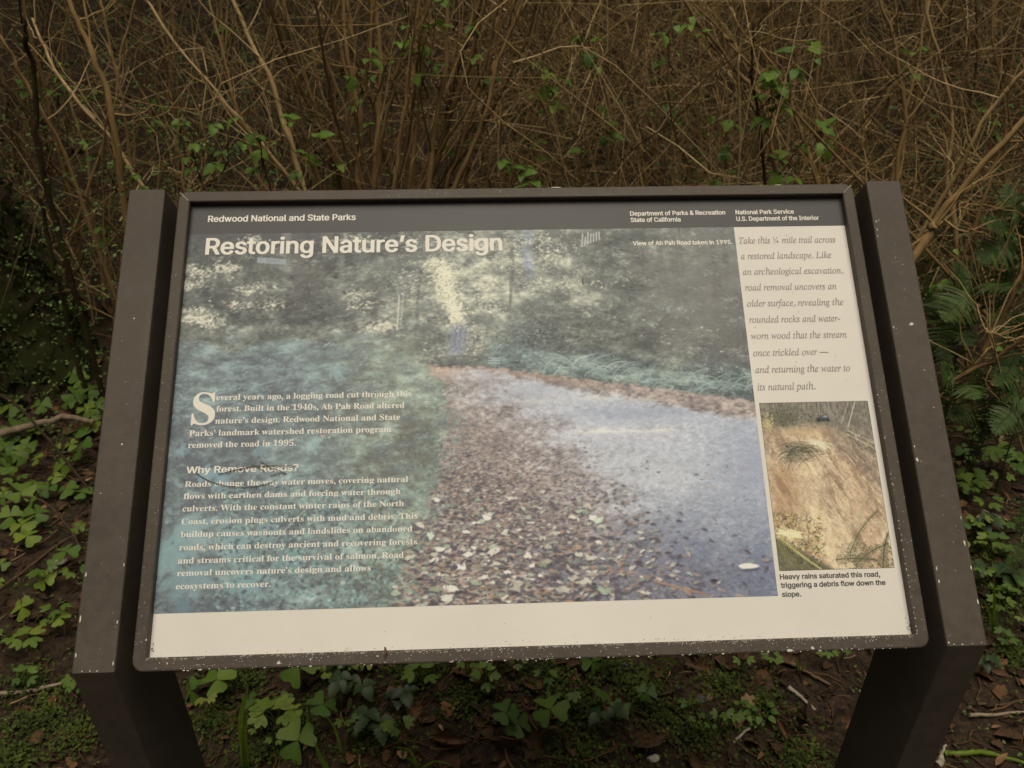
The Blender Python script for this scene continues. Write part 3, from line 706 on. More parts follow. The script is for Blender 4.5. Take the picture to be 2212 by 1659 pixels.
def slide_photo(w=220, h=330):
    rng = np.random.default_rng(5)
    img = np.zeros((h, w, 3)); img[:] = (186, 162, 128)
    Y, X = np.mgrid[0:h, 0:w]; X = X / w; Y = Y / h
    # streaks run down the slope to the lower right
    u = X * .8 - Y * .55; v = X * .55 + Y * .8
    def streak(cu, cv):
        g = fbm(rng, 400, 400, cv, cu, 4, .6)
        a = np.clip(((u + .6) / 1.5 * 399).astype(int), 0, 399); b = np.clip((v / 1.4 * 399).astype(int), 0, 399)
        return g[b, a]
    s1 = streak(40, 6); s2 = streak(14, 5); n = fbm(rng, h, w, 50, 34, 3, .7)
    mixc(img, (214, 190, 150), sst(.45, .8, s1) * .9); mixc(img, (142, 118, 96), sst(.5, .85, s2) * .8)
    mixc(img, (222, 198, 156), np.exp(-((X - .28 - .42 * (Y - .35)) / .15) ** 2) * sst(.3, .42, Y) * .55)
    mixc(img, (186, 150, 116), np.exp(-((X - .75 - .3 * (Y - .5)) / .09) ** 2) * sst(.25, .45, Y) * .4)
    # dark wood along the top and down the right
    top = sst(.03, -.03, Y - (.13 + .05 * X + .55 * np.clip(X - .62, 0, 1) ** 1.15) + (n - .5) * .05)
    mixc(img, np.stack([100 + 36 * n, 94 + 34 * n, 82 + 28 * n], -1), top * .95)
    mixc(img, (118, 104, 92), sst(.03, -.05, Y - (.18 + .8 * np.clip(X - .5, 0, 1))) * (1 - top) * .55)
    for k in range(46):
        x = rng.uniform(0, 1); line(img, x * w, 0, (x + rng.normal() * .02) * w, rng.uniform(.05, .13) * h, .6, (150, 142, 126) if rng.random() < .55 else (74, 68, 60), .5)
    line(img, .78 * w, .16 * h, .88 * w, 0, 1.0, (188, 178, 156), .7); line(img, .72 * w, .14 * h, .82 * w, 0, .8, (170, 160, 140), .6)
    line(img, .77 * w, .18 * h, .99 * w, .26 * h, 1.0, (176, 164, 140), .7); line(img, .75 * w, .2 * h, .99 * w, .295 * h, 1.0, (176, 164, 140), .7)
    blob(img, .2 * w, .1 * h, 26, 16, 0, (92, 90, 72), .8, .7)
    for k in range(240):
        x = .2 + rng.normal() * .12; y = .09 + rng.normal() * .035
        blob(img, x * w, y * h, rng.uniform(1, 3), 1, rng.normal(), (126, 120, 92) if rng.random() < .5 else (66, 64, 52), .6)
    for k in range(120): blob(img, (.06 + rng.normal() * .03) * w, (.13 + rng.normal() * .03) * h, rng.uniform(1, 2.4), 1, rng.normal(), (196, 178, 116), .6)
    mixc(img, (190, 160, 118), np.exp(-((X - .4) / .2) ** 2 - ((Y - .19) / .035) ** 2) * .7)
    # a small dark truck on the crest
    blob(img, .56 * w, .108 * h, 14, 5, 0, (62, 62, 60), .95, .3); blob(img, .575 * w, .092 * h, 9, 4, 0, (84, 86, 84), .95, .3)
    blob(img, .585 * w, .091 * h, 5, 2, 0, (150, 154, 152), .8); blob(img, .52 * w, .118 * h, 2.4, 2.4, 0, (40, 40, 40), .9); blob(img, .61 * w, .118 * h, 2.4, 2.4, 0, (40, 40, 40), .9)
    for k in range(90):
        x = rng.uniform(.25, .95); y = rng.uniform(.2, .75); q = rng.uniform(.04, .16)
        line(img, x * w, y * h, (x + q * .9) * w, (y + q) * h, rng.uniform(.5, 1.3), (126, 98, 72) if rng.random() < .55 else (232, 212, 172), rng.uniform(.1, .28), bow=rng.normal() * 3)
    rug = fbm(rng, h, w, 30, 26, 4, .8)
    mixc(img, (112, 84, 60), sst(.60, .80, rug) * sst(.16, .22, Y) * .22); mixc(img, (232, 208, 166), sst(.42, .22, rug) * sst(.16, .22, Y) * .3)
    mixc(img, (120, 94, 70), np.exp(-((X - .56 - .25 * (Y - .2)) / .035) ** 2) * sst(.17, .2, Y) * sst(.6, .3, Y) * .5 * n)
    mixc(img, (150, 112, 78), np.exp(-((X - .12) / .14) ** 2) * sst(.34, .42, Y) * sst(.8, .6, Y) * .5)
    # grassy tuft hanging over the scarp
    for k in range(260):
        a = rng.uniform(-.35, 1.3); q = rng.uniform(14, 40); x0 = .20 + rng.normal() * .05; y0 = .33 + rng.normal() * .04
        c = (54, 50, 44) if rng.random() < .62 else ((150, 138, 104) if rng.random() < .7 else (206, 194, 156))
        x1 = x0 + .3 * rng.random() + .05; y1 = .25 + rng.random() * .12
        line(img, x0 * w, y0 * h, x1 * w * .95, y1 * h, .5, c, .3, bow=-6)
    for k in range(40): line(img, (.42 + rng.normal() * .03) * w, (.245 + rng.normal() * .01) * h, (.56 + rng.normal() * .03) * w, (.29 + rng.normal() * .012) * h, .6, (214, 202, 164), .5, bow=-3)
    line(img, .43 * w, .30 * h, .86 * w, .585 * h, .8, (206, 188, 150), .7, bow=3)
    for k in range(900):
        x = rng.random(); y = rng.uniform(.25, 1); j = int(y * h), int(x * w)
        blob(img, x * w, y * h, rng.uniform(1, 3), .9, .9 + rng.normal() * .3, img[min(h - 1, j[0]), j[1]] + rng.choice((-1, 1)) * rng.uniform(10, 34), .7)
    # weeds and fern fronds along the foot
    for k in range(700):
        x = rng.uniform(0, .42); y = .66 + .3 * rng.random() + .1 * x; q = rng.random()
        c = (96, 92, 58) if q < .4 else ((206, 188, 124) if q < .65 else (152, 104, 62) if q < .85 else (58, 54, 40))
        blob(img, x * w, y * h, rng.uniform(1.5, 4.5), rng.uniform(.6, 1.3), rng.normal(), c, .6)
    tri = sst(.02, -.02, (.80 - Y) + X * .42)
    mixc(img, np.stack([70 + 40 * n, 68 + 38 * n, 52 + 28 * n], -1), tri * .85)
    def frond(x0, y0, x1, y1, c, bw, L=7):
        line(img, x0 * w, y0 * h, x1 * w, y1 * h, .8, c, .85, bow=bw)
        a0 = math.atan2((y1 - y0) * h, (x1 - x0) * w)
        for j in range(26):
            t = j / 26; b = 4 * t * (1 - t) * bw
            bx = (x0 + (x1 - x0) * t) * w - math.sin(a0) * b; by = (y0 + (y1 - y0) * t) * h + math.cos(a0) * b
            for sg in (-1, 1):
                q = L * (1 - .8 * t); a = a0 + sg * 1.2
                line(img, bx, by, bx + math.cos(a) * q, by + math.sin(a) * q, .6, c, .7)
    frond(.62, .93, .93, .67, (92, 94, 62), -8, 10); frond(.66, .98, .98, .86, (84, 86, 60), -5, 12); frond(.5, .945, .86, .955, (74, 74, 52), -3, 11)
    frond(.02, .80, .36, .995, (200, 186, 116), 2, 6); frond(.0, .84, .22, 1.0, (110, 108, 70), 3, 10); frond(.9, 1.0, .99, .8, (70, 72, 52), -3, 12); frond(.76, .72, .86, .58, (176, 160, 122), -3, 6)
    for k in range(260):
        x = rng.uniform(.55, 1); y = rng.uniform(.85, 1.0)
        blob(img, x * w, y * h, rng.uniform(1, 4), .8, rng.normal(), (70, 70, 50) if rng.random() < .6 else (140, 130, 92), .55)
    for k in range(80): line(img, (.0 + rng.random() * .18) * w, (.78 + rng.normal() * .012) * h, (.12 + rng.random() * .12) * w, (.80 + rng.normal() * .012) * h, .7, (224, 212, 160), .5)
    for k in range(2600):
        x = rng.random(); y = rng.uniform(.2, 1); j = min(h - 1, int(y * h)), int(x * w)
        blob(img, x * w, y * h, rng.uniform(.6, 2), .6, .9 + rng.normal() * .5, img[j] + rng.choice((-1, 1)) * rng.uniform(10, 40), .6)
    img = img * .96 + 14 + rng.normal(size=(h, w, 1)) * 4
    return np.clip(img, 0, 255)


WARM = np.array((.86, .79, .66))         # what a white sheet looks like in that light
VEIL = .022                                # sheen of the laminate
def lin(c):
    c = np.asarray(c, float) / 255
    return np.where(c <= .04045, c / 12.92, ((c + .055) / 1.055) ** 2.4)
def print_sheet(name, img, u0, u1, v0, v1, n, label):
    h, w, _ = img.shape
    us = np.linspace(u0, u1, w); vs = np.linspace(v1, v0, h)
    U, V = np.meshgrid(us, vs)
    P = np.stack([U, V * PV.y + n * PN.y, V * PV.z + n * PN.z + ZC], -1).reshape(-1, 3)
    i = np.arange(h - 1)[:, None] * w + np.arange(w - 1)[None, :]
    F = np.stack((i + w, i + w + 1, i + 1, i), -1).reshape(-1, 4)
    me = bpy.data.meshes.new(name)
    me.vertices.add(len(P)); me.vertices.foreach_set("co", P.ravel())
    me.loops.add(F.size); me.loops.foreach_set("vertex_index", F.ravel().astype(np.int32))
    me.polygons.add(len(F)); me.polygons.foreach_set("loop_start", np.arange(0, F.size, 4, dtype=np.int32)); me.polygons.foreach_set("loop_total", np.full(len(F), 4, np.int32))
    a = me.attributes.new("ink", 'FLOAT_COLOR', 'POINT')
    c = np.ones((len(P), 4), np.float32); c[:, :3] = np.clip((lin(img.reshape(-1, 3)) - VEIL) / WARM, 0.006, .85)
    a.data.foreach_set("color", c.ravel())
    me.materials.append(M_PRINT); me.update()
    o = bpy.data.objects.new(name, me); COL.objects.link(o); o.parent = panel
    return tag(o, label)
print_sheet("photo_print", road_photo(), -.4535, .2943, -.2455, .2505, .00022, "colour photograph of a leaf strewn forest road, reflection haze painted in")
rect(.2997, .4425, -.2162, -.0030, .00012).build("photo_border", M_INKB, panel, smooth=False)
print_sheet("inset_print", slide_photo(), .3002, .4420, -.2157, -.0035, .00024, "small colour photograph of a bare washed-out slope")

# lettering: outlines of the letters (thousandths of the type size), set line by line
LINES = [  # style, text, left, right, baseline, cap height, block
    ('sans', "Redwood National and State Parks", -.4266, -.2264, .2690, .0093, 'park_name'),
    ('sans', "Restoring Nature\u2019s Design", -.4266, -.0269, .2203, .0243, 'title'),
    ('sans', "Department of Parks & Recreation", .1515, .2845, .2701, .0067, 'agency_name'),
    ('sans', "State of California", .1515, .2212, .2602, .0067, 'agency_name'),
    ('sans', "National Park Service", .2990, .3812, .2700, .0067, 'agency_name'),
    ('sans', "U.S. Department of the Interior", .2990, .4152, .2598, .0067, 'agency_name'),
    ('sans', "View of Ah Pah Road taken in 1995.", .1520, .2897, .2246, .0064, 'photo_credit'),
    ('italic', "Take this \u00bc mile trail across", .2990, .4334, .2250, .0094, 'invitation'),
    ('italic', "a restored landscape. Like", .2990, .4246, .2017, .0094, 'invitation'),
    ('italic', "an archeological excavation,", .2990, .4371, .1783, .0094, 'invitation'),
    ('italic', "road removal uncovers an", .2996, .4247, .1550, .0094, 'invitation'),
    ('italic', "older surface, revealing the", .2996, .4309, .1317, .0094, 'invitation'),
    ('italic', "rounded rocks and water-", .2998, .4229, .1083, .0094, 'invitation'),
    ('italic', "worn wood that the stream", .2998, .4282, .0850, .0094, 'invitation'),
    ('italic', "once trickled over \u2014", .2998, .4006, .0613, .0094, 'invitation'),
    ('italic', "and returning the water to", .2998, .4260, .0379, .0094, 'invitation'),
    ('italic', "its natural path.", .3000, .3763, .0141, .0094, 'invitation'),
    ('sans', "Heavy rains saturated this road,", .2993, .4230, -.2260, .0060, 'caption'),
    ('sans', "triggering a debris flow down the", .2993, .4282, -.2360, .0060, 'caption'),
    ('sans', "slope.", .2993, .3227, -.2467, .0060, 'caption'),
    ('serif', "S", -.4258, -.3965, -.0158, .0415, 'opening_paragraph'),
    ('serif', "everal years ago, a logging road cut through this", -.3966, -.1487, .0156, .0075, 'opening_paragraph'),
    ('serif', "forest. Built in the 1940s, Ah Pah Road altered", -.3952, -.1576, .0004, .0075, 'opening_paragraph'),
    ('serif', "nature\u2019s design. Redwood National and State", -.3956, -.1631, -.0153, .0075, 'opening_paragraph'),
    ('serif', "Parks\u2019 landmark watershed restoration program", -.4268, -.1740, -.0309, .0075, 'opening_paragraph'),
    ('serif', "removed the road in 1995.", -.4268, -.2932, -.0460, .0075, 'opening_paragraph'),
    ('sans', "Why Remove Roads?", -.4262, -.2884, -.0782, .0085, 'subheading'),
    ('serif', "Roads change the way water moves, covering natural", -.4266, -.1523, -.0953, .0071, 'explanation'),
    ('serif', "flows with earthen dams and forcing water through", -.4268, -.1613, -.1104, .0071, 'explanation'),
    ('serif', "culverts. With the constant winter rains of the North", -.4268, -.1572, -.1255, .0071, 'explanation'),
    ('serif', "Coast, erosion plugs culverts with mud and debris. This", -.4266, -.1402, -.1413, .0071, 'explanation'),
    ('serif', "buildup causes washouts and landslides on abandoned", -.4264, -.1466, -.1567, .0071, 'explanation'),
    ('serif', "roads, which can destroy ancient and recovering forests", -.4266, -.1407, -.1724, .0071, 'explanation'),
    ('serif', "and streams critical for the survival of salmon. Road", -.4268, -.1568, -.1881, .0071, 'explanation'),
    ('serif', "removal uncovers nature\u2019s design and allows", -.4266, -.1960, -.2027, .0071, 'explanation'),
    ('serif', "ecosystems to recover.", -.4266, -.3149, -.2181, .0071, 'explanation'),
]
GLYPHS = {   # style: letter: (advance, contours as first point then steps, in thousandths of the type size)
    'serif': {
        ' ': (278, ()),
        ',': (219, ((55,-135,-7,4,-5,8,-1,27,3,8,16,15,11,19,7,21,1,23,-2,4,-22,12,-18,21,-9,29,0,18,3,14,11,23,24,21,20,7,13,1,24,-1,18,-7,13,-9,17,-19,9,-14,8,-22,4,-31,-1,-34,-5,-22,-16,-35,-14,-20,-17,-19,-19,-16,-26,-14,-30,-11),)),
        '.': (219, ((98,-26,-18,5,-13,7,-22,21,-11,25,-2,28,5,19,6,13,10,12,12,11,25,11,28,2,19,-5,13,-6,12,-10,11,-12,11,-25,2,-28,-5,-19,-6,-13,-10,-12,-12,-11,-25,-11),)),
        '0': (559, ((259,-12,-24,2,-35,8,-21,8,-27,15,-19,14,-22,21,-26,36,-23,52,-8,22,-11,50,-10,83,-2,90,3,49,6,47,15,67,18,49,13,24,17,24,35,35,25,17,19,8,20,8,34,7,53,3,34,-3,33,-7,23,-9,24,-13,37,-30,22,-27,15,-24,12,-25,14,-38,16,-73,8,-69,1,-50,-1,-51,-9,-79,-15,-64,-24,-59,-28,-42,-21,-22,-24,-20,-38,-20,-45,-12,-27,-3),(267,59,25,0,23,9,16,17,10,19,8,28,9,49,9,117,-2,154,-7,82,-7,44,-11,36,-12,20,-18,15,-22,7,-23,-2,-20,-9,-13,-13,-12,-20,-11,-37,-8,-41,-8,-108,1,-167,5,-54,10,-64,11,-39,12,-20,14,-14),)),
        '1': (559, ((98,-2,-3,3,-2,4,0,43,3,6,5,2,82,0,14,2,10,4,8,6,6,11,3,13,2,19,0,493,-2,3,-3,-1,-37,-42,-34,-32,-20,-13,-20,-6,-19,0,-11,3,-12,7,-12,12,-13,24,-4,19,1,9,6,6,51,18,44,21,32,20,94,69,109,0,3,-3,2,-6,0,-598,2,-19,5,-19,5,-8,5,-5,10,-4,16,-3,86,-1,3,-7,0,-46,-3,-4,-6,-1),)),
        '4': (559, ((182,-2,-4,3,-1,4,0,43,2,6,6,2,33,0,31,6,20,9,10,11,5,13,3,20,-1,66,-7,2,-264,0,-4,3,-1,5,1,57,283,465,10,4,130,0,4,-3,1,-6,0,-450,6,-4,92,0,5,-3,1,-7,0,-53,-4,-7,-94,-1,-5,-2,-1,-67,6,-28,12,-15,30,-12,45,-5,2,-8,0,-44,-3,-4,-6,-1),(92,255,187,-1,7,2,1,235,5,88,-2,15,-5,-6,-53,-94,-141,-233),)),
        '5': (559, ((218,-12,-42,4,-40,9,-32,13,-31,21,-20,23,-12,28,-4,18,0,14,6,24,12,18,17,12,20,8,26,2,4,-4,4,-30,9,-27,13,-23,17,-17,23,-12,31,-6,33,2,27,7,19,9,16,14,13,17,10,22,8,30,5,34,0,38,-3,26,-10,36,-13,23,-23,22,-26,13,-26,7,-38,3,-49,-5,-56,-13,-41,15,-7,5,31,344,3,4,6,1,370,0,4,-3,1,-5,4,-131,0,-43,-5,-6,-47,0,-7,1,-3,5,-14,49,-7,10,-13,5,-15,2,-200,0,-5,0,-2,-3,-15,-157,1,-16,69,11,34,1,37,-1,44,-6,23,-6,49,-19,33,-20,20,-17,26,-33,12,-23,7,-20,9,-51,-1,-57,-4,-25,-9,-30,-8,-17,-18,-28,-18,-22,-16,-14,-45,-29,-53,-20,-57,-10),)),
        '9': (559, ((204,-12,-27,3,-38,10,-28,13,-22,19,-18,25,-9,24,-1,30,5,19,8,11,9,9,13,7,15,3,5,-4,15,-36,15,-23,18,-20,16,-11,29,-9,22,-2,32,5,26,12,21,22,13,20,7,13,15,38,13,52,8,63,3,48,-5,1,-31,-28,-31,-17,-18,-6,-30,-6,-44,0,-24,3,-32,9,-28,13,-27,19,-22,22,-24,37,-12,32,-6,28,-3,32,2,50,9,48,10,28,11,22,28,40,24,22,40,26,43,15,52,8,43,-2,27,-4,28,-8,28,-12,26,-16,16,-12,21,-22,17,-22,19,-31,16,-36,7,-23,10,-44,4,-33,3,-38,0,-72,-4,-54,-10,-62,-10,-38,-12,-33,-27,-54,-33,-44,-19,-18,-31,-24,-30,-16,-21,-8,-22,-6,-36,-6),(265,351,19,-1,19,3,27,13,23,20,11,17,6,15,-2,61,-5,40,-5,30,-11,37,-14,29,-8,11,-13,13,-19,11,-23,4,-20,-3,-14,-6,-15,-10,-12,-16,-9,-18,-8,-23,-8,-57,0,-62,4,-31,9,-27,10,-19,18,-18,24,-11),)),
        'A': (650, ((-11,-2,-5,6,0,18,2,6,27,6,16,9,14,15,18,31,242,602,8,6,22,-2,9,-13,244,-578,22,-42,12,-17,15,-10,26,-7,2,-6,-1,-21,-4,-3,-6,-1,-309,1,-5,7,0,17,3,6,32,4,26,7,12,7,7,15,0,15,-5,18,-39,98,-8,2,-203,0,-5,0,-4,-5,-34,-83,-6,-24,0,-17,8,-17,14,-10,22,-6,33,-4,2,-12,-2,-17,-9,-2),(177,242,169,-1,8,3,-1,5,-75,183,-15,31,-4,-5,-81,-204,-3,-9),)),
        'B': (659, ((27,-2,-5,6,0,17,2,5,7,3,36,6,21,11,10,13,8,27,3,38,0,428,-5,49,-4,14,-8,14,-8,8,-16,8,-44,6,-4,7,0,17,2,4,9,2,293,0,65,-3,53,-7,46,-12,36,-17,25,-19,27,-32,12,-33,5,-39,-3,-28,-8,-25,-14,-26,-21,-23,-20,-15,-28,-15,-48,-16,-4,-3,68,-23,35,-19,26,-18,20,-22,17,-28,9,-29,2,-14,2,-29,-3,-27,-7,-25,-7,-19,-23,-36,-35,-31,-37,-22,-45,-15,-44,-9,-50,-5),(319,39,35,1,30,8,23,12,16,19,12,29,8,37,1,23,-1,63,-6,30,-9,21,-11,19,-16,15,-23,12,-30,9,-41,4,-28,0,-3,-2,-2,-5,1,-255,5,-20,7,-10,14,-7),(276,379,31,0,24,3,21,5,19,7,22,15,11,16,6,14,7,25,5,44,-2,37,-4,27,-7,22,-12,21,-12,12,-17,9,-30,7,-29,0,-21,-6,-8,-9,-6,-27),)),
        'C': (697, ((358,-18,-45,5,-38,9,-37,13,-33,17,-44,31,-33,31,-23,28,-21,33,-22,44,-11,35,-9,38,-6,53,0,43,6,51,10,43,12,32,16,33,17,28,21,27,25,27,34,28,30,20,50,23,37,11,37,7,30,3,44,0,55,-9,44,-12,54,-20,25,-3,15,5,9,7,7,9,7,18,3,4,25,1,3,-3,1,-6,0,-194,0,-30,-4,-6,-21,0,-5,3,-20,44,-21,39,-29,38,-23,24,-19,15,-28,17,-20,9,-30,8,-22,4,-18,0,-39,-5,-39,-16,-33,-28,-19,-28,-19,-42,-16,-60,-9,-69,-1,-99,3,-48,9,-57,15,-52,21,-41,27,-32,34,-23,38,-14,43,-5,37,2,50,13,52,24,46,34,44,48,6,-2,24,-24,-2,-5,-22,-29,-30,-32,-37,-29,-35,-21,-33,-14,-43,-13,-45,-7),)),
        'H': (779, ((25,-2,-5,6,0,17,2,5,43,9,20,8,13,16,8,25,3,37,0,441,-5,42,-10,21,-9,9,-13,7,-48,11,-2,13,2,14,8,2,317,0,12,-2,2,-15,-2,-12,-39,-7,-23,-7,-12,-10,-8,-16,-5,-27,0,-203,3,-5,8,-1,213,0,7,3,1,205,-5,30,-9,17,-14,9,-59,12,-2,4,0,18,4,6,326,1,8,-2,2,-15,-2,-12,-47,-11,-14,-6,-9,-9,-7,-12,-3,-13,-3,-33,0,-454,1,-20,8,-30,11,-18,22,-11,41,-9,2,-17,-2,-10,-8,-2,-326,1,-4,7,0,17,2,4,43,8,19,8,13,13,7,19,5,30,-1,219,-7,3,-214,0,-7,-1,-3,-6,0,-218,3,-19,9,-27,12,-12,20,-9,43,-8,2,-11,-2,-16,-9,-2),)),
        'N': (735, ((602,-18,-16,16,-409,498,-14,13,-2,-9,0,-382,3,-36,9,-27,12,-12,21,-9,37,-5,6,-3,2,-6,0,-18,-3,-4,-6,-1,-207,0,-9,2,-2,4,0,17,4,8,44,7,13,4,10,9,10,21,5,34,0,473,-8,12,-43,50,-11,7,-22,7,-2,17,2,10,10,2,189,0,8,-2,330,-401,13,-14,2,12,0,307,-2,17,-8,25,-13,12,-24,8,-39,7,-2,6,0,18,3,4,6,1,207,0,9,-2,2,-14,-2,-13,-46,-9,-18,-9,-11,-15,-7,-24,-2,-17,0,-589,-1,-4,-4,-3),)),
        'P': (622, ((25,-2,-5,6,0,17,2,5,43,9,20,8,13,16,8,25,3,37,0,441,-5,42,-10,21,-9,9,-13,7,-48,11,-2,12,2,15,8,2,290,0,90,-4,40,-6,39,-10,34,-16,27,-20,21,-20,21,-31,10,-25,7,-40,0,-33,-8,-40,-13,-30,-19,-27,-20,-20,-23,-17,-36,-18,-24,-8,-53,-10,-46,-3,-88,0,-6,-4,-1,-198,6,-33,9,-17,13,-11,20,-7,39,-7,2,-11,-2,-16,-9,-2),(277,345,50,1,30,6,20,7,17,10,11,11,10,17,8,21,8,46,1,50,-4,30,-6,27,-9,24,-13,19,-15,11,-20,8,-26,5,-34,0,-20,-7,-8,-15,-3,-12,0,-250),)),
        'R': (704, ((25,-2,-5,6,0,17,2,5,43,9,20,8,13,16,8,25,3,37,0,441,-5,42,-10,21,-9,9,-13,7,-48,11,-2,12,2,15,8,2,292,0,94,-5,44,-8,42,-11,37,-17,32,-22,21,-23,11,-17,9,-19,6,-20,4,-41,-3,-30,-7,-26,-13,-27,-15,-20,-24,-22,-41,-24,-43,-16,-2,-5,180,-267,14,-17,11,-8,13,-5,18,-3,4,-3,1,-20,-2,-6,-10,-2,-194,0,-9,2,-199,309,-6,5,-13,0,-7,-1,-3,-6,0,-205,3,-22,10,-25,12,-12,19,-8,43,-8,2,-11,-2,-16,-9,-2),(277,352,48,0,32,4,22,7,18,9,17,13,10,13,11,20,9,28,5,33,0,37,-7,43,-10,27,-11,18,-16,15,-20,11,-26,7,-44,1,-26,-7,-5,-5,-5,-8,-5,-27,0,-232),)),
        'S': (581, ((66,-18,-4,4,-1,7,0,236,1,6,4,3,23,0,7,-5,13,-47,18,-47,19,-36,20,-25,30,-26,24,-13,19,-7,34,-6,37,0,30,6,22,9,21,16,17,23,8,22,4,28,-1,19,-5,19,-13,22,-13,15,-35,25,-126,63,-49,30,-42,35,-29,36,-11,19,-11,32,-6,35,0,25,3,30,6,25,9,25,11,20,20,25,18,19,20,14,28,16,40,13,36,5,46,-2,51,-9,77,-20,13,-1,9,2,7,5,13,24,27,0,3,-8,0,-205,-1,-7,-3,-3,-21,0,-5,3,-17,49,-15,28,-14,23,-21,26,-13,13,-28,20,-20,11,-21,7,-23,5,-37,0,-21,-4,-25,-11,-22,-18,-11,-17,-7,-22,-2,-26,4,-21,8,-20,8,-11,17,-16,37,-25,121,-58,54,-28,45,-33,31,-35,12,-20,10,-24,7,-31,3,-33,-1,-32,-6,-34,-8,-23,-14,-27,-21,-29,-35,-31,-38,-22,-45,-15,-60,-9,-64,1,-43,9,-54,18,-26,4,-11,-2,-7,-4,-15,-27),)),
        'T': (630, ((140,-2,-5,6,0,17,2,5,44,7,24,11,13,15,9,30,2,17,0,530,-2,4,-7,1,-20,0,-29,-4,-33,-11,-28,-18,-19,-17,-21,-30,-13,-33,-12,-54,-5,-4,-20,0,-6,4,-1,5,1,199,4,3,6,0,586,-1,3,-8,0,-194,-1,-6,-5,-3,-17,0,-6,3,-7,39,-12,37,-16,28,-21,25,-23,16,-34,15,-33,8,-21,1,-19,0,-3,-5,0,-524,3,-30,4,-16,6,-12,12,-12,22,-9,46,-7,2,-5,-1,-20,-4,-3,-5,-1),)),
        'W': (910, ((256,-18,-4,3,-3,5,-213,618,-7,14,-11,16,-16,8,-26,6,-2,16,2,11,7,2,80,0,199,0,7,-2,2,-16,-2,-11,-36,-7,-8,-4,-7,-6,-6,-23,1,-17,7,-32,19,-55,88,-259,5,-8,3,2,9,22,100,260,-24,78,-11,22,-8,10,-15,7,-45,10,-3,14,3,13,8,2,294,0,12,-2,2,-13,-2,-14,-36,-6,-20,-8,-6,-6,-4,-9,0,-18,17,-57,80,-235,16,-47,4,-4,15,38,85,260,8,39,-1,20,-8,16,-20,10,-37,7,-2,6,1,20,4,3,5,0,166,0,7,-2,2,-6,-1,-20,-4,-3,-20,-8,-13,-9,-13,-18,-17,-37,-192,-582,-6,-13,-6,-2,-18,0,-8,7,-159,454,-5,5,-181,-458,-7,-7),)),
        'a': (512, ((368,-17,-26,5,-21,12,-13,13,-6,11,-5,17,-3,3,-30,-23,-40,-21,-39,-12,-43,-4,-30,3,-28,10,-25,19,-20,25,-8,23,-4,20,0,17,4,22,13,33,11,15,19,18,35,25,46,23,51,21,82,26,5,5,0,84,-6,28,-7,13,-10,10,-15,8,-20,4,-33,0,-16,-2,-15,-5,-11,-10,-1,-16,22,-37,5,-19,-1,-11,-4,-16,-7,-11,-12,-12,-21,-12,-26,-4,-26,4,-20,12,-12,14,-8,19,-3,21,3,25,11,24,12,16,19,17,20,14,33,15,45,11,29,3,71,-1,47,-9,33,-13,25,-17,11,-12,12,-17,15,-37,6,-37,1,-249,2,-20,3,-7,8,-3,26,9,13,-22,-7,-10,-19,-17,-27,-18,-30,-11,-20,-3),(213,54,21,0,20,7,20,13,18,19,1,146,-2,7,-29,-7,-39,-20,-14,-13,-12,-15,-10,-20,-7,-25,-1,-19,3,-34,5,-16,7,-11,8,-7),)),
        'b': (537, ((66,-19,-4,3,-1,7,-1,613,-4,24,-5,10,-11,7,-29,9,-2,5,0,16,4,5,5,2,185,-1,5,-3,1,-6,1,-244,4,0,30,24,22,12,31,10,31,3,32,-3,26,-7,25,-12,22,-15,25,-26,15,-20,16,-29,11,-30,9,-41,3,-32,0,-31,-5,-43,-10,-41,-8,-23,-14,-27,-15,-25,-34,-37,-26,-20,-23,-13,-26,-10,-23,-6,-41,-4,-20,1,-27,6,-23,9,-27,15,-34,24,-75,-55),(257,25,27,0,22,6,16,10,12,16,11,25,9,39,8,80,-2,88,-6,43,-8,30,-10,20,-13,16,-19,11,-27,5,-24,-3,-20,-11,-9,-8,-9,-13,-6,-20,0,-274,6,-23,10,-20,15,-11),)),
        'c': (437, ((217,-17,-40,7,-36,16,-22,14,-23,20,-29,37,-13,23,-12,26,-13,51,-3,30,0,30,5,40,13,47,10,23,11,20,30,39,36,31,36,21,46,15,35,5,27,0,28,-3,34,-9,21,-10,19,-13,17,-17,13,-20,7,-23,2,-23,-5,-21,-12,-19,-19,-14,-26,-5,-30,5,-10,6,-11,12,-9,17,-5,28,1,44,-6,16,-13,7,-18,3,-22,-3,-20,-10,-9,-9,-10,-14,-9,-23,-8,-31,-4,-36,1,-84,11,-62,14,-37,20,-30,20,-19,26,-14,24,-6,17,-1,30,4,34,16,36,28,14,-10,7,-9,-16,-22,-23,-24,-25,-20,-26,-16,-21,-10,-29,-9,-25,-4),)),
        'd': (551, ((194,-17,-26,4,-17,6,-23,11,-21,16,-30,31,-15,23,-14,27,-16,52,-6,56,3,64,9,43,10,31,17,36,24,33,33,30,21,13,24,10,36,7,30,0,18,-3,32,-11,25,-18,16,-14,4,0,1,173,-2,14,-7,16,-10,9,-22,7,-27,4,-2,14,2,12,9,2,203,-1,3,-3,2,-7,0,-570,3,-24,5,-15,11,-9,30,-10,2,-6,-1,-18,-5,-4,-59,-5,-47,-7,-83,-19,-5,6,0,48,-2,5,-30,-30,-32,-19,-34,-9),(243,46,17,-1,11,2,12,5,15,10,20,24,7,14,4,16,-1,247,-8,21,-12,14,-21,12,-22,5,-15,0,-23,-7,-13,-9,-10,-13,-8,-16,-9,-33,-8,-60,-1,-67,1,-34,5,-40,7,-35,6,-15,12,-22,15,-12),)),
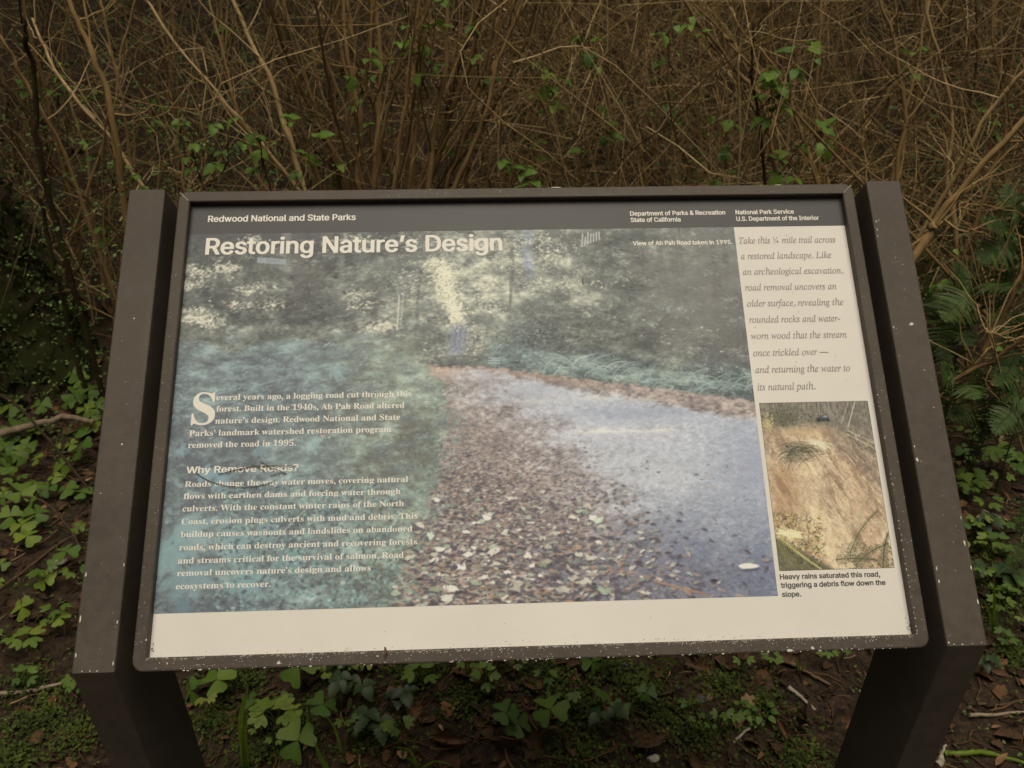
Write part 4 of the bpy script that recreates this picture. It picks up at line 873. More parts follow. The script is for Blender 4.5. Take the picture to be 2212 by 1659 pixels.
        'e': (448, ((213,-17,-42,8,-38,17,-24,18,-24,24,-11,14,-20,35,-16,42,-10,55,-2,55,8,53,13,42,23,41,28,33,35,28,34,17,37,10,49,1,41,-7,36,-16,26,-19,25,-27,14,-20,9,-20,12,-36,7,-47,0,-34,-3,-5,-6,-1,-234,-1,-2,-6,1,-34,6,-36,10,-33,13,-24,16,-19,20,-13,30,-10,36,-1,30,8,27,18,34,35,4,0,12,-11,8,-10,-17,-27,-21,-26,-26,-24,-23,-17,-25,-14,-26,-9,-30,-6),(179,290,111,-1,6,2,2,42,-5,50,-9,30,-5,10,-9,9,-23,7,-19,-1,-17,-8,-11,-11,-13,-28,-8,-32,-3,-33,0,-32),)),
        'f': (318, ((24,-2,-5,6,0,15,2,6,27,6,12,5,8,10,5,15,2,18,0,320,-1,6,-3,3,-43,1,-5,2,-2,7,1,43,5,3,41,0,6,2,2,85,9,40,9,20,13,20,16,18,17,13,26,15,18,7,52,10,45,0,22,-3,25,-8,25,-14,20,-18,11,-16,9,-21,2,-26,-4,-20,-8,-16,-15,-15,-22,-10,-13,-1,-15,1,-19,8,-10,7,-8,10,-7,14,-2,19,5,23,13,33,0,8,-6,5,-10,3,-14,0,-14,-4,-9,-5,-8,-16,-6,-28,2,-138,5,-2,70,0,5,-3,1,-9,0,-36,-3,-6,-73,-1,-6,-4,0,-329,4,-21,8,-14,8,-6,13,-4,39,-5,3,-5,-1,-20,-8,-4),)),
        'g': (487, ((189,-211,-33,2,-34,6,-27,8,-20,9,-26,18,-11,10,-12,17,-6,16,-2,12,2,16,4,10,9,13,23,19,35,18,-39,32,-14,22,-5,18,-1,17,7,27,13,22,20,20,30,21,39,21,-2,3,-36,19,-23,18,-21,23,-15,24,-6,16,-5,20,-3,30,3,30,9,27,10,20,14,17,24,23,37,23,26,9,27,7,35,5,37,0,53,-8,45,-14,121,0,4,-8,0,-42,-2,-6,-6,-2,-55,0,-5,-2,16,-30,8,-22,6,-28,0,-22,-5,-27,-7,-21,-21,-33,-19,-19,-20,-15,-26,-13,-19,-6,-40,-8,-25,-1,-48,2,-22,-4,-12,-6,-10,-9,-7,-11,-3,-15,2,-11,4,-7,7,-5,14,-5,32,-4,90,0,35,-3,52,-10,36,-16,15,-11,13,-16,10,-17,5,-16,4,-24,0,-30,-3,-20,-6,-19,-15,-26,-19,-20,-24,-18,-35,-17,-38,-12,-39,-7,-50,-5),(221,-170,26,0,58,4,27,7,24,9,21,16,9,16,3,21,-6,22,-6,6,-11,7,-33,7,-178,2,-12,-2,-16,-13,-12,-22,-2,-24,6,-17,14,-14,23,-13,27,-8),(223,189,17,-1,12,2,12,6,9,9,13,28,8,53,-2,73,-4,30,-6,18,-9,16,-7,7,-14,7,-16,2,-27,-5,-12,-8,-8,-11,-7,-19,-5,-20,-5,-50,3,-61,9,-39,5,-13,9,-13,12,-7),)),
        'h': (567, ((29,-2,-5,6,1,20,4,3,22,4,13,7,8,16,3,24,1,517,-2,21,-8,22,-4,4,-11,6,-23,6,-2,5,0,17,3,4,6,1,183,0,4,-3,1,-6,0,-261,5,0,21,22,16,13,26,15,31,11,39,5,34,-3,24,-7,17,-10,26,-23,14,-22,12,-33,6,-43,0,-245,2,-27,4,-18,8,-10,10,-5,24,-6,2,-6,0,-17,-3,-4,-8,-1,-225,0,-8,4,0,23,3,3,22,3,10,8,10,20,2,18,0,262,-2,18,-4,20,-8,15,-12,8,-19,2,-24,-4,-23,-12,-18,-16,-13,-17,-1,-6,0,-275,5,-23,6,-12,11,-5,21,-4,4,-3,0,-23,-8,-4),)),
        'i': (295, ((29,-2,-5,6,1,20,4,3,20,4,13,5,7,10,5,15,2,18,0,157,0,145,-4,27,-3,13,-6,6,-34,9,-2,9,2,15,3,3,6,1,182,0,3,-3,1,-6,0,-387,4,-20,7,-11,8,-5,23,-5,4,-3,1,-22,-3,-4,-6,-1),(143,536,-15,3,-15,6,-10,7,-16,16,-8,14,-5,13,-1,30,3,14,6,15,21,23,25,13,28,3,25,-6,12,-8,13,-11,10,-13,8,-14,4,-29,-3,-20,-7,-16,-20,-22,-25,-14,-20,-4),)),
        'k': (534, ((28,-2,-5,6,1,20,4,3,26,5,8,5,9,12,3,17,1,539,-2,19,-6,15,-12,8,-25,7,-3,5,1,17,3,4,6,1,181,0,4,-3,1,-6,1,-410,3,-1,4,3,102,102,14,16,10,17,3,15,-5,11,-14,6,-36,5,-2,5,0,15,4,7,200,1,8,-2,2,-13,-2,-13,-44,-11,-21,-10,-16,-10,-41,-36,-55,-53,-2,-5,183,-262,16,-15,26,-9,2,-6,0,-17,-3,-4,-6,-1,-239,1,-3,6,1,20,4,3,17,1,14,5,5,12,-2,12,-21,34,-79,111,-10,11,-12,-8,-6,-9,0,-128,3,-16,8,-14,10,-6,21,-5,4,-3,1,-19,-2,-6,-8,-2),)),
        'l': (297, ((29,-2,-5,6,1,20,4,3,24,5,12,7,7,15,3,22,1,519,-2,23,-7,20,-11,9,-27,7,-2,5,0,17,4,4,5,1,183,0,4,-3,1,-7,0,-603,4,-20,7,-11,8,-5,23,-5,4,-3,1,-22,-3,-4,-6,-1),)),
        'm': (825, ((29,-2,-5,6,1,20,4,3,22,4,11,5,7,10,5,16,2,19,0,167,0,131,-2,20,-5,16,-7,10,-11,6,-19,4,-5,3,-1,18,3,7,187,1,5,-6,0,-44,2,-6,40,37,35,21,35,9,20,2,25,-2,37,-9,20,-11,16,-13,11,-14,17,-30,35,37,30,21,18,9,21,7,40,5,30,-3,32,-11,20,-13,16,-16,11,-18,13,-31,6,-34,2,-276,1,-14,4,-15,7,-10,10,-5,21,-4,4,-3,1,-20,-3,-6,-230,-1,-8,4,0,23,3,3,25,5,7,6,8,14,4,22,0,264,-2,18,-4,20,-8,15,-12,8,-18,2,-22,-3,-21,-10,-24,-21,-9,-12,-1,-6,0,-270,1,-17,3,-13,8,-13,8,-5,22,-4,4,-3,0,-23,-4,-3,-6,-1,-217,0,-9,2,-2,12,2,14,26,7,8,4,5,8,6,18,2,23,0,240,-2,26,-4,20,-8,19,-11,8,-20,3,-23,-3,-24,-13,-18,-17,-12,-20,1,-282,3,-17,8,-13,12,-6,17,-3,4,-3,0,-23,-8,-4),)),
        'n': (567, ((29,-2,-5,6,1,20,4,3,22,4,11,5,7,10,5,18,2,18,0,296,-2,21,-6,19,-6,7,-7,5,-23,5,-4,3,-2,11,2,13,8,2,182,0,5,-6,0,-42,2,-6,23,23,28,21,25,12,30,8,30,3,32,-3,28,-8,24,-15,17,-17,14,-22,10,-27,6,-30,2,-21,0,-245,2,-27,4,-16,8,-10,10,-5,21,-4,4,-3,1,-19,-2,-6,-9,-2,-224,0,-6,1,-3,3,0,23,3,3,22,3,10,8,10,20,2,18,0,262,-2,18,-4,20,-8,15,-12,8,-19,2,-24,-4,-23,-12,-18,-16,-13,-17,-1,-6,0,-275,5,-23,6,-12,11,-5,21,-4,4,-3,0,-23,-8,-4),)),
        'o': (501, ((233,-17,-43,7,-43,17,-35,24,-32,32,-23,34,-18,43,-12,54,-2,53,6,46,16,50,23,41,27,32,35,28,40,20,45,11,53,1,47,-9,41,-17,33,-23,32,-34,14,-20,14,-24,14,-39,9,-49,1,-45,-8,-56,-18,-53,-26,-41,-31,-33,-36,-25,-33,-15,-43,-9),(250,20,20,2,13,6,13,11,11,17,11,38,6,76,-2,141,-4,45,-7,34,-9,22,-12,16,-18,11,-19,3,-23,-3,-14,-7,-12,-11,-8,-14,-7,-21,-6,-33,-6,-94,0,-62,3,-63,3,-30,7,-37,9,-18,11,-15,17,-10),)),
        'p': (553, ((28,-209,-5,6,1,18,4,3,23,6,12,7,8,14,3,22,1,515,-2,20,-7,19,-14,9,-24,8,-2,6,1,17,8,3,176,0,5,-6,0,-44,2,-6,17,19,29,27,20,11,20,8,23,4,33,0,31,-6,26,-11,23,-16,15,-14,30,-39,12,-22,10,-25,13,-52,3,-25,0,-58,-4,-38,-8,-33,-9,-29,-21,-41,-24,-31,-30,-27,-33,-18,-36,-9,-37,0,-33,8,-30,15,-30,28,-4,0,-1,-145,6,-37,7,-14,8,-7,18,-7,33,-6,2,-4,0,-16,-3,-7),(287,45,20,1,17,7,13,9,13,19,8,20,8,31,7,73,0,54,-3,42,-6,40,-8,28,-10,19,-11,12,-17,8,-21,3,-23,-4,-19,-11,-20,-23,-10,-19,-2,-9,1,-244,11,-23,15,-19,20,-11),)),
        'r': (428, ((29,-2,-5,6,1,20,4,3,24,5,12,7,7,15,4,27,0,298,-2,20,-3,16,-6,10,-12,6,-21,4,-4,3,-1,10,4,14,8,2,176,0,5,-6,0,-60,2,-6,37,43,26,21,27,14,29,7,14,0,30,-6,20,-11,12,-12,8,-13,6,-16,3,-18,0,-12,-5,-21,-8,-15,-13,-12,-10,-7,-17,-5,-23,0,-12,2,-18,12,-29,35,-8,5,-12,1,-16,-5,-13,-11,-13,-20,-8,-23,-5,-47,0,-189,3,-30,6,-14,10,-9,13,-4,39,-7,2,-11,-2,-15,-9,-2),)),
        's': (429, ((212,-17,-38,7,-49,17,-14,3,-20,-5,-17,-21,-17,0,-6,4,-1,162,1,6,4,3,20,0,6,-3,17,-47,20,-35,27,-27,16,-10,17,-7,21,-5,20,0,22,4,13,5,10,7,11,13,6,13,2,14,0,15,-5,14,-11,19,-12,10,-26,16,-97,50,-32,24,-22,24,-16,26,-9,31,0,37,5,24,8,22,8,16,20,24,25,21,26,13,37,9,36,2,24,-4,75,-17,14,4,13,16,17,0,5,-6,0,-21,0,-114,-1,-5,-4,-3,-17,0,-6,3,-20,45,-15,23,-19,18,-30,16,-27,5,-18,0,-18,-5,-19,-11,-7,-10,-4,-11,-2,-14,2,-17,12,-23,28,-20,97,-49,37,-25,17,-15,18,-24,9,-21,5,-24,2,-42,-9,-46,-15,-30,-19,-24,-26,-21,-29,-14,-36,-8),)),
        't': (340, ((168,-16,-33,6,-23,10,-20,20,-15,30,-7,30,-1,27,-1,300,-4,5,-29,0,-6,2,-2,6,0,21,4,8,67,67,40,45,28,35,23,34,6,3,14,0,6,-2,2,-6,1,-158,6,-2,81,-1,5,-3,1,-6,0,-35,-3,-7,-84,-1,-6,-4,-1,-280,4,-37,4,-14,6,-8,10,-5,13,-1,14,4,14,9,24,36,5,0,17,-10,5,-5,-11,-23,-15,-26,-17,-20,-21,-18,-20,-12,-23,-9,-20,-4),)),
        'u': (558, ((178,-17,-25,4,-17,5,-23,14,-21,23,-15,30,-8,32,-3,30,0,250,-2,22,-6,21,-6,11,-10,6,-23,4,-4,4,0,22,7,4,76,0,107,0,8,-4,1,-362,5,-17,11,-16,19,-9,20,-1,26,6,17,9,19,19,5,7,1,6,0,277,-2,16,-5,18,-8,12,-14,6,-27,5,-3,6,2,18,8,4,193,-1,3,-8,0,-345,2,-27,4,-17,6,-9,13,-7,22,-4,5,-3,2,-5,-1,-19,-5,-3,-46,-4,-41,-5,-103,-25,-5,6,0,54,-4,4,-32,-30,-35,-20,-20,-8,-25,-5),)),
        'v': (456, ((214,-17,-7,8,-166,409,-16,24,-10,6,-20,6,-2,5,1,20,4,4,6,0,233,0,8,-2,2,-12,-2,-14,-4,-2,-20,-1,-17,-4,-7,-9,-2,-14,74,-203,6,-9,5,6,63,160,13,40,-2,15,-9,10,-17,7,-26,4,-2,6,1,18,9,4,144,-1,3,-7,-2,-18,-24,-12,-10,-6,-22,-38,-157,-396,-7,-5),)),
        'w': (647, ((183,-17,-4,3,-3,7,-157,410,-14,21,-20,11,-3,3,-1,19,2,6,12,2,203,0,8,-2,2,-6,-1,-20,-4,-3,-15,-2,-10,-5,-5,-10,0,-11,12,-40,59,-159,5,-5,61,148,-16,53,-10,20,-9,8,-23,6,-4,3,-1,19,3,5,223,1,9,-2,2,-6,-1,-20,-4,-3,-20,-4,-9,-4,-5,-7,-2,-10,8,-35,45,-144,4,-6,5,6,44,109,18,44,5,20,0,14,-4,9,-10,5,-25,5,-4,3,-2,5,1,17,8,4,120,0,7,-2,2,-6,-1,-17,-4,-3,-14,-5,-8,-6,-19,-33,-164,-409,-6,-2,-16,0,-7,7,-85,267,-9,23,-4,-3,-8,-19,-108,-268,-6,-6),)),
        'y': (447, ((66,-211,-20,4,-20,9,-19,17,-11,16,-7,20,-2,25,6,23,6,11,14,16,21,11,25,3,20,-5,17,-11,13,-16,5,-20,-1,-23,3,-9,9,-4,11,2,20,17,19,28,19,43,11,47,-161,397,-13,23,-11,14,-8,4,-20,5,-2,6,1,20,4,3,6,0,233,0,8,-2,2,-11,-2,-16,-27,-4,-14,-5,-6,-10,0,-14,7,-24,66,-173,6,-14,2,-2,67,176,8,37,-2,16,-5,8,-15,5,-28,4,-2,6,1,20,8,3,137,-1,3,-5,-1,-22,-3,-3,-16,-4,-9,-7,-10,-16,-13,-27,-157,-428,-14,-37,-20,-42,-17,-27,-14,-18,-29,-24,-34,-13,-23,-3),)),
        '\u2019': (219, ((55,428,-7,4,-5,8,-1,29,3,6,22,24,9,15,5,22,0,17,-2,4,-24,14,-17,20,-9,29,2,31,10,25,11,13,12,9,27,10,34,-2,18,-7,19,-16,10,-14,13,-28,4,-20,1,-30,-1,-22,-6,-26,-11,-28,-9,-16,-24,-29,-24,-19,-21,-11,-29,-11),)),
    },
    'italic': {
        ' ': (278, ()),
        ',': (219, ((57,-122,-4,6,1,17,17,19,12,20,7,24,2,32,-4,8,-23,10,-17,19,-8,25,3,28,10,18,21,18,16,5,12,2,19,-2,15,-6,14,-9,13,-15,9,-16,5,-15,5,-32,-2,-30,-5,-20,-14,-32,-8,-12,-20,-23,-19,-15,-23,-14,-27,-10),)),
        '-': (323, ((41,169,-5,3,-2,7,0,84,5,9,239,1,6,-1,4,-4,1,-90,-5,-9),)),
        '.': (219, ((101,-14,-18,5,-22,16,-14,23,-4,26,5,20,17,23,23,14,26,4,20,-5,23,-17,14,-23,4,-26,-5,-20,-17,-23,-25,-15,-14,-3),)),
        'H': (775, ((-51,-7,-4,3,-2,6,4,19,3,4,42,5,23,8,16,14,14,27,139,515,5,31,-6,20,-5,6,-16,7,-44,8,-3,5,0,7,3,13,4,6,9,2,267,0,6,-1,4,-4,-1,-15,-6,-13,-36,-4,-26,-8,-15,-13,-16,-27,-12,-36,-46,-172,1,-5,4,-5,21,-3,256,0,15,2,8,4,4,10,45,167,9,49,-5,17,-10,11,-19,7,-34,4,-6,4,-2,4,1,7,4,13,6,6,273,1,5,-1,5,-3,1,-9,-4,-14,-4,-6,-5,-2,-33,-2,-27,-10,-13,-11,-15,-29,-12,-34,-120,-452,-13,-57,3,-17,6,-9,11,-7,15,-4,37,-7,3,-4,0,-7,-3,-13,-4,-6,-9,-2,-264,0,-11,2,-2,4,-1,6,4,14,4,6,34,4,26,7,16,10,12,19,14,37,54,203,5,27,-2,4,-5,3,-20,2,-247,0,-24,-3,-5,-3,-3,-6,-56,-204,-11,-50,1,-20,10,-14,17,-8,41,-6,4,-3,2,-8,-7,-20,-9,-3),)),
        'L': (668, ((-37,-7,-4,3,-2,6,4,19,3,4,42,6,26,10,14,13,15,28,14,47,123,460,6,35,-6,21,-9,8,-14,6,-43,7,-4,9,5,19,5,4,5,1,266,0,9,-2,3,-5,0,-6,-9,-18,-39,-7,-21,-9,-13,-11,-16,-29,-14,-46,-119,-444,-10,-41,0,-13,6,-14,9,-5,25,-6,33,-2,122,3,35,5,42,10,33,15,27,20,17,16,22,28,37,60,7,5,17,0,7,-5,0,-9,-64,-191,-5,-4,-7,-1),)),
        'T': (625, ((74,-7,-5,3,-2,8,3,15,4,6,4,2,37,2,17,4,18,7,17,15,17,33,16,47,136,501,-4,9,-10,3,-58,1,-54,-8,-35,-11,-28,-17,-17,-19,-18,-29,-18,-45,-7,-3,-22,2,-5,5,-1,7,40,151,6,13,10,4,566,0,9,-3,3,-8,-28,-147,-4,-21,-6,-5,-20,-1,-7,5,1,45,-6,32,-10,23,-13,13,-28,11,-40,6,-62,-1,-9,-3,-6,-7,-141,-512,-12,-60,4,-18,5,-7,7,-5,30,-7,49,-4,3,-4,0,-6,-6,-19,-10,-3),)),
        'a': (509, ((61,-19,-19,5,-14,6,-18,15,-11,15,-8,15,-5,20,-3,25,0,34,9,63,19,61,11,27,20,39,39,56,25,29,44,41,34,22,37,16,37,8,33,-1,28,-9,26,-21,7,15,7,4,72,1,7,-2,3,-6,-1,-10,-91,-325,-12,-54,2,-7,5,-3,7,1,9,5,26,23,26,32,7,4,9,-3,11,-10,2,-5,-3,-7,-19,-26,-41,-47,-37,-30,-32,-14,-15,-2,-19,1,-11,5,-12,12,-6,10,-3,13,0,22,14,65,-1,6,-49,-61,-31,-30,-19,-15,-26,-16,-20,-7,-25,-5),(115,57,16,0,21,9,17,12,24,22,25,32,25,35,37,67,25,68,8,28,5,39,0,23,-3,17,-9,17,-11,7,-20,5,-20,-3,-24,-10,-22,-15,-18,-18,-21,-26,-30,-52,-24,-58,-13,-40,-10,-43,-6,-39,-1,-24,5,-33,8,-13),)),
        'c': (444, ((128,-19,-41,10,-32,17,-21,20,-12,15,-13,23,-7,18,-7,32,-3,26,1,52,10,46,19,50,28,47,26,33,42,41,50,34,33,15,24,8,50,10,40,0,23,-4,17,-6,19,-12,12,-12,8,-10,6,-12,5,-29,-4,-21,-8,-17,-19,-16,-24,-7,-27,5,-15,10,-6,7,-4,12,0,24,6,19,15,20,-1,3,-4,3,-23,3,-23,-3,-23,-8,-24,-12,-23,-17,-29,-31,-22,-33,-15,-27,-16,-38,-11,-36,-9,-47,-1,-27,6,-45,14,-35,10,-13,13,-12,16,-8,13,-3,13,-2,20,2,21,5,23,9,40,24,53,47,7,-2,14,-14,3,-5,0,-5,-16,-19,-38,-36,-27,-21,-26,-16,-26,-13,-30,-10,-23,-5),)),
        'd': (528, ((75,-19,-22,5,-14,5,-18,13,-12,11,-16,24,-7,18,-4,22,-2,47,10,57,17,49,28,57,31,48,33,41,46,44,22,17,28,17,36,14,41,8,44,-2,16,-4,23,-13,3,0,41,164,4,26,-4,11,-7,6,-16,3,-27,0,-6,3,-3,7,5,20,7,5,39,3,34,6,70,19,17,-2,8,-10,-2,-24,-153,-580,-9,-44,1,-12,5,-6,11,-1,15,6,20,16,38,44,9,7,7,-2,13,-11,3,-6,-1,-5,-42,-52,-36,-36,-24,-18,-26,-12,-21,-3,-29,3,-14,8,-12,12,-5,13,-2,12,0,30,7,43,-1,4,-51,-62,-26,-24,-22,-16,-21,-11,-27,-9,-22,-3),(130,49,16,1,19,7,16,10,24,21,26,30,23,34,35,64,31,76,11,38,6,36,1,20,-3,23,-10,18,-10,8,-17,4,-29,-3,-30,-13,-27,-20,-23,-23,-19,-23,-25,-40,-16,-33,-19,-45,-15,-47,-9,-43,-3,-35,4,-24,11,-24,14,-12),)),
        'e': (428, ((113,-17,-38,9,-20,10,-17,13,-26,29,-16,34,-9,50,1,50,10,46,21,54,26,45,38,49,39,38,46,32,44,22,43,11,45,3,26,-3,22,-7,15,-10,15,-14,9,-18,4,-20,0,-20,-5,-25,-7,-17,-16,-24,-16,-18,-32,-26,-47,-26,-46,-18,-30,-9,-93,-18,-5,-17,-3,-44,6,-43,7,-16,8,-13,10,-10,14,-9,29,-7,23,0,17,3,23,7,17,9,40,26,43,37,6,-2,14,-14,3,-4,-1,-6,-20,-24,-30,-30,-34,-26,-24,-15,-27,-11,-32,-9,-34,-4),(109,246,7,0,32,7,51,19,36,21,22,19,21,27,14,33,5,34,-2,12,-6,11,-9,5,-12,3,-27,-6,-28,-16,-23,-20,-27,-33,-23,-36,-23,-50,-8,-24),)),
        'f': (296, ((-85,-235,-13,3,-13,6,-11,8,-13,15,-5,10,-3,13,2,27,8,17,15,11,10,3,16,0,14,-4,13,-11,4,-9,2,-24,-6,-19,5,-3,13,3,10,8,8,9,10,20,17,50,10,43,88,466,-1,5,-5,1,-82,1,-4,4,-1,5,8,31,8,6,80,1,6,2,23,88,20,53,19,33,13,19,45,44,30,18,18,7,22,5,40,2,20,-3,15,-6,28,-20,11,-15,6,-15,2,-12,-2,-25,-6,-15,-10,-10,-13,-7,-20,-3,-20,2,-12,5,-10,12,-5,14,0,23,6,17,0,6,-6,7,-10,3,-17,-3,-10,-4,-10,-8,-17,-25,-12,-27,-14,-52,-22,-108,6,-2,101,-1,4,-3,2,-6,-5,-30,-3,-5,-4,-2,-106,-1,-6,-3,-48,-236,-30,-127,-33,-109,-21,-52,-20,-38,-15,-22,-16,-20,-18,-17,-16,-11,-16,-7,-28,-6),)),
        'g': (426, ((71,-235,-34,4,-30,8,-28,13,-15,10,-22,19,-11,15,-10,22,-5,21,2,36,7,21,11,20,13,18,20,20,23,18,40,25,-1,3,-16,14,-9,14,-4,15,2,16,13,22,56,58,-39,37,-16,24,-6,18,-5,34,2,23,9,35,11,25,13,20,19,22,30,25,24,15,22,10,42,12,23,4,45,-1,31,-6,83,-26,73,-1,5,-9,-1,-44,-7,-5,-52,0,-5,-2,2,-53,-4,-21,-6,-23,-19,-36,-15,-19,-18,-19,-40,-28,-25,-11,-25,-8,-43,-7,-59,0,-15,-13,-9,-18,5,-13,16,-11,25,-10,63,-21,40,-16,45,-26,25,-23,15,-27,7,-28,-2,-45,-7,-25,-7,-16,-20,-29,-20,-20,-26,-18,-29,-15,-33,-11,-34,-8,-44,-4),(93,-189,36,0,43,6,27,8,22,12,13,11,11,19,8,23,1,26,-4,14,-7,13,-13,13,-23,15,-60,27,-68,20,-20,-12,-22,-17,-21,-22,-16,-29,-5,-18,-2,-16,2,-18,6,-22,8,-16,9,-10,19,-13,15,-6),(160,200,11,-1,23,6,27,18,17,21,12,20,17,42,7,31,3,29,-3,30,-6,15,-10,16,-11,9,-10,4,-13,2,-22,-2,-15,-6,-18,-13,-14,-14,-16,-21,-14,-28,-9,-24,-7,-28,-3,-29,5,-39,6,-13,11,-14,14,-8),)),
        'h': (599, ((438,-17,-19,4,-14,6,-24,20,-16,22,-9,33,0,48,4,40,12,62,30,138,9,53,0,25,-7,22,-9,11,-10,5,-10,1,-14,-1,-25,-7,-18,-11,-17,-13,-21,-20,-25,-33,-36,-59,-14,-31,-12,-36,-57,-264,-8,-5,-85,0,-8,1,-4,4,3,27,134,641,0,12,-3,8,-10,13,-22,9,-34,4,-6,3,-1,9,7,34,6,8,183,1,5,-1,4,-4,-3,-26,-35,-162,-30,-130,0,-9,32,39,28,29,18,15,31,18,18,8,22,5,48,2,33,-6,17,-9,12,-9,15,-16,8,-15,10,-37,2,-27,-2,-18,-16,-88,-32,-147,-7,-55,0,-33,3,-13,5,-10,7,-5,11,-3,26,5,34,17,7,0,7,-7,10,-16,5,-13,-6,-9,-23,-18,-37,-22,-32,-11,-21,-3),)),
        'i': (264, ((38,-19,-22,8,-15,17,-8,24,0,24,19,83,63,226,6,31,-3,13,-7,6,-19,6,-30,4,-3,6,3,14,4,7,9,3,87,12,56,13,13,-1,10,-10,0,-21,-99,-329,-9,-43,3,-11,6,-6,7,-1,13,5,24,18,39,47,6,4,7,-1,12,-10,5,-6,0,-4,-41,-55,-29,-29,-19,-15,-19,-13,-23,-10,-16,-5),(169,580,-21,10,-18,20,-5,16,0,24,10,20,21,20,22,6,20,-1,18,-10,19,-21,6,-21,-2,-23,-9,-18,-19,-17,-16,-5),)),
        'k': (505, ((314,-18,-13,4,-13,8,-11,10,-11,16,-26,53,-62,148,-4,3,-45,-31,-7,-8,-55,-188,-8,-4,-75,0,-8,2,-3,5,177,637,0,18,-6,10,-22,5,-30,1,-6,3,-1,6,5,15,8,9,80,13,64,15,19,-2,5,-6,2,-7,-3,-20,-122,-426,-2,-10,1,-3,9,4,134,101,23,18,16,16,9,14,1,6,-2,4,-13,6,-25,4,-6,5,1,9,10,16,199,1,7,-2,3,-5,-2,-14,-5,-9,-29,-5,-21,-7,-25,-10,-22,-13,-50,-36,-98,-76,2,-11,70,-169,13,-24,12,-14,16,-6,19,6,18,13,34,40,6,4,8,-2,16,-18,-3,-10,-29,-39,-43,-42,-23,-16,-18,-9,-20,-6),)),
        'l': (257, ((35,-18,-20,8,-10,8,-9,11,-6,21,2,30,21,91,121,446,10,46,-3,15,-6,9,-16,6,-36,5,-3,7,2,16,3,5,6,3,71,9,73,14,17,-1,7,-5,3,-8,-4,-25,-155,-559,-13,-59,3,-11,5,-5,8,1,12,5,30,27,25,31,8,5,5,-1,12,-10,6,-6,1,-6,-18,-25,-26,-30,-30,-29,-19,-14,-21,-13,-19,-8,-17,-4),)),
        'm': (819, ((599,-18,-22,8,-15,16,-8,19,-2,28,4,27,7,31,60,214,9,39,2,16,-3,13,-6,6,-13,3,-13,-3,-19,-7,-21,-14,-26,-21,-37,-42,-37,-51,-38,-66,-28,-61,-19,-49,-26,-88,-3,-5,-8,-2,-74,0,-6,2,-3,6,98,340,4,23,2,21,-5,12,-14,5,-30,-10,-49,-33,-40,-39,-38,-47,-32,-55,-27,-58,-21,-55,-36,-108,-9,-4,-72,0,-8,2,-3,6,2,9,96,325,12,53,-3,15,-7,8,-18,6,-35,6,-3,8,5,18,7,4,72,8,73,16,14,0,7,-4,5,-9,-2,-20,-37,-120,-2,-12,75,82,37,32,31,22,24,13,36,13,30,4,27,-4,17,-10,15,-17,6,-16,2,-23,-5,-37,-10,-46,1,-5,38,44,40,41,26,23,33,23,26,14,26,8,31,4,31,-4,18,-10,11,-13,6,-15,3,-18,-1,-30,-10,-46,-66,-238,-5,-25,0,-8,3,-8,7,-2,20,8,15,13,42,54,5,0,5,-3,12,-14,1,-7,-13,-24,-21,-29,-43,-45,-20,-15,-21,-10,-16,-5),)),
        'n': (542, ((320,-20,-20,8,-16,14,-8,17,-3,24,12,62,48,177,19,80,1,19,-2,11,-5,7,-10,2,-15,-2,-17,-7,-43,-32,-40,-42,-50,-66,-21,-36,-32,-67,-20,-57,-30,-96,-7,-3,-74,0,-6,0,-4,3,-1,10,100,339,9,43,-3,14,-6,8,-19,5,-30,2,-6,3,-2,11,3,11,4,6,90,14,72,16,8,0,5,-4,5,-6,0,-10,-42,-137,-2,-8,2,-1,53,59,37,35,38,30,44,26,20,8,20,5,31,0,23,-7,10,-7,9,-10,6,-18,3,-21,-3,-36,-5,-21,-67,-236,-11,-47,4,-10,8,-4,10,2,12,8,21,24,34,50,7,-1,14,-10,4,-6,0,-7,-37,-60,-18,-22,-23,-23,-18,-15,-22,-11,-17,-5),)),
        'o': (522, ((136,-19,-27,5,-20,6,-33,17,-14,11,-19,18,-16,24,-9,20,-8,28,-3,24,2,50,12,55,24,53,33,48,41,46,46,38,31,20,29,14,25,10,29,7,26,3,31,0,26,-3,24,-6,32,-15,25,-18,25,-30,15,-30,9,-37,2,-49,-5,-34,-13,-44,-20,-45,-30,-45,-33,-40,-41,-37,-37,-25,-40,-20,-40,-13,-40,-6),(164,24,26,3,25,9,27,17,28,26,21,25,22,36,15,27,17,40,10,29,12,47,4,33,0,40,-5,27,-10,23,-12,16,-18,10,-16,4,-17,2,-21,-3,-24,-9,-35,-23,-18,-17,-34,-43,-21,-36,-23,-51,-14,-43,-9,-40,-4,-49,3,-32,8,-26,7,-12,10,-12,22,-13),)),
        'p': (507, ((-144,-229,-4,3,-2,6,7,22,36,5,25,9,14,13,12,24,129,494,8,39,-2,20,-4,4,-9,3,-45,7,-4,9,6,18,6,4,82,10,61,15,19,0,8,-6,2,-10,-2,-14,-10,-32,0,-4,2,-1,32,29,25,16,38,17,23,5,36,2,21,-2,26,-8,24,-15,19,-19,9,-11,9,-17,5,-16,7,-46,-1,-38,-10,-52,-13,-38,-22,-46,-27,-41,-28,-36,-39,-39,-40,-30,-43,-23,-36,-12,-37,-7,-40,0,-26,5,-21,7,-4,-2,-36,-163,5,-13,11,-7,21,-5,39,-4,3,-7,-6,-19,-9,-3),(144,22,24,1,27,8,23,13,25,19,18,18,23,29,19,30,21,40,24,66,7,30,6,44,0,33,-7,29,-9,16,-17,14,-19,6,-24,0,-26,-8,-21,-11,-20,-17,-20,-23,-19,-29,-13,-26,-23,-65,-43,-177,3,-16,7,-13,13,-7),)),
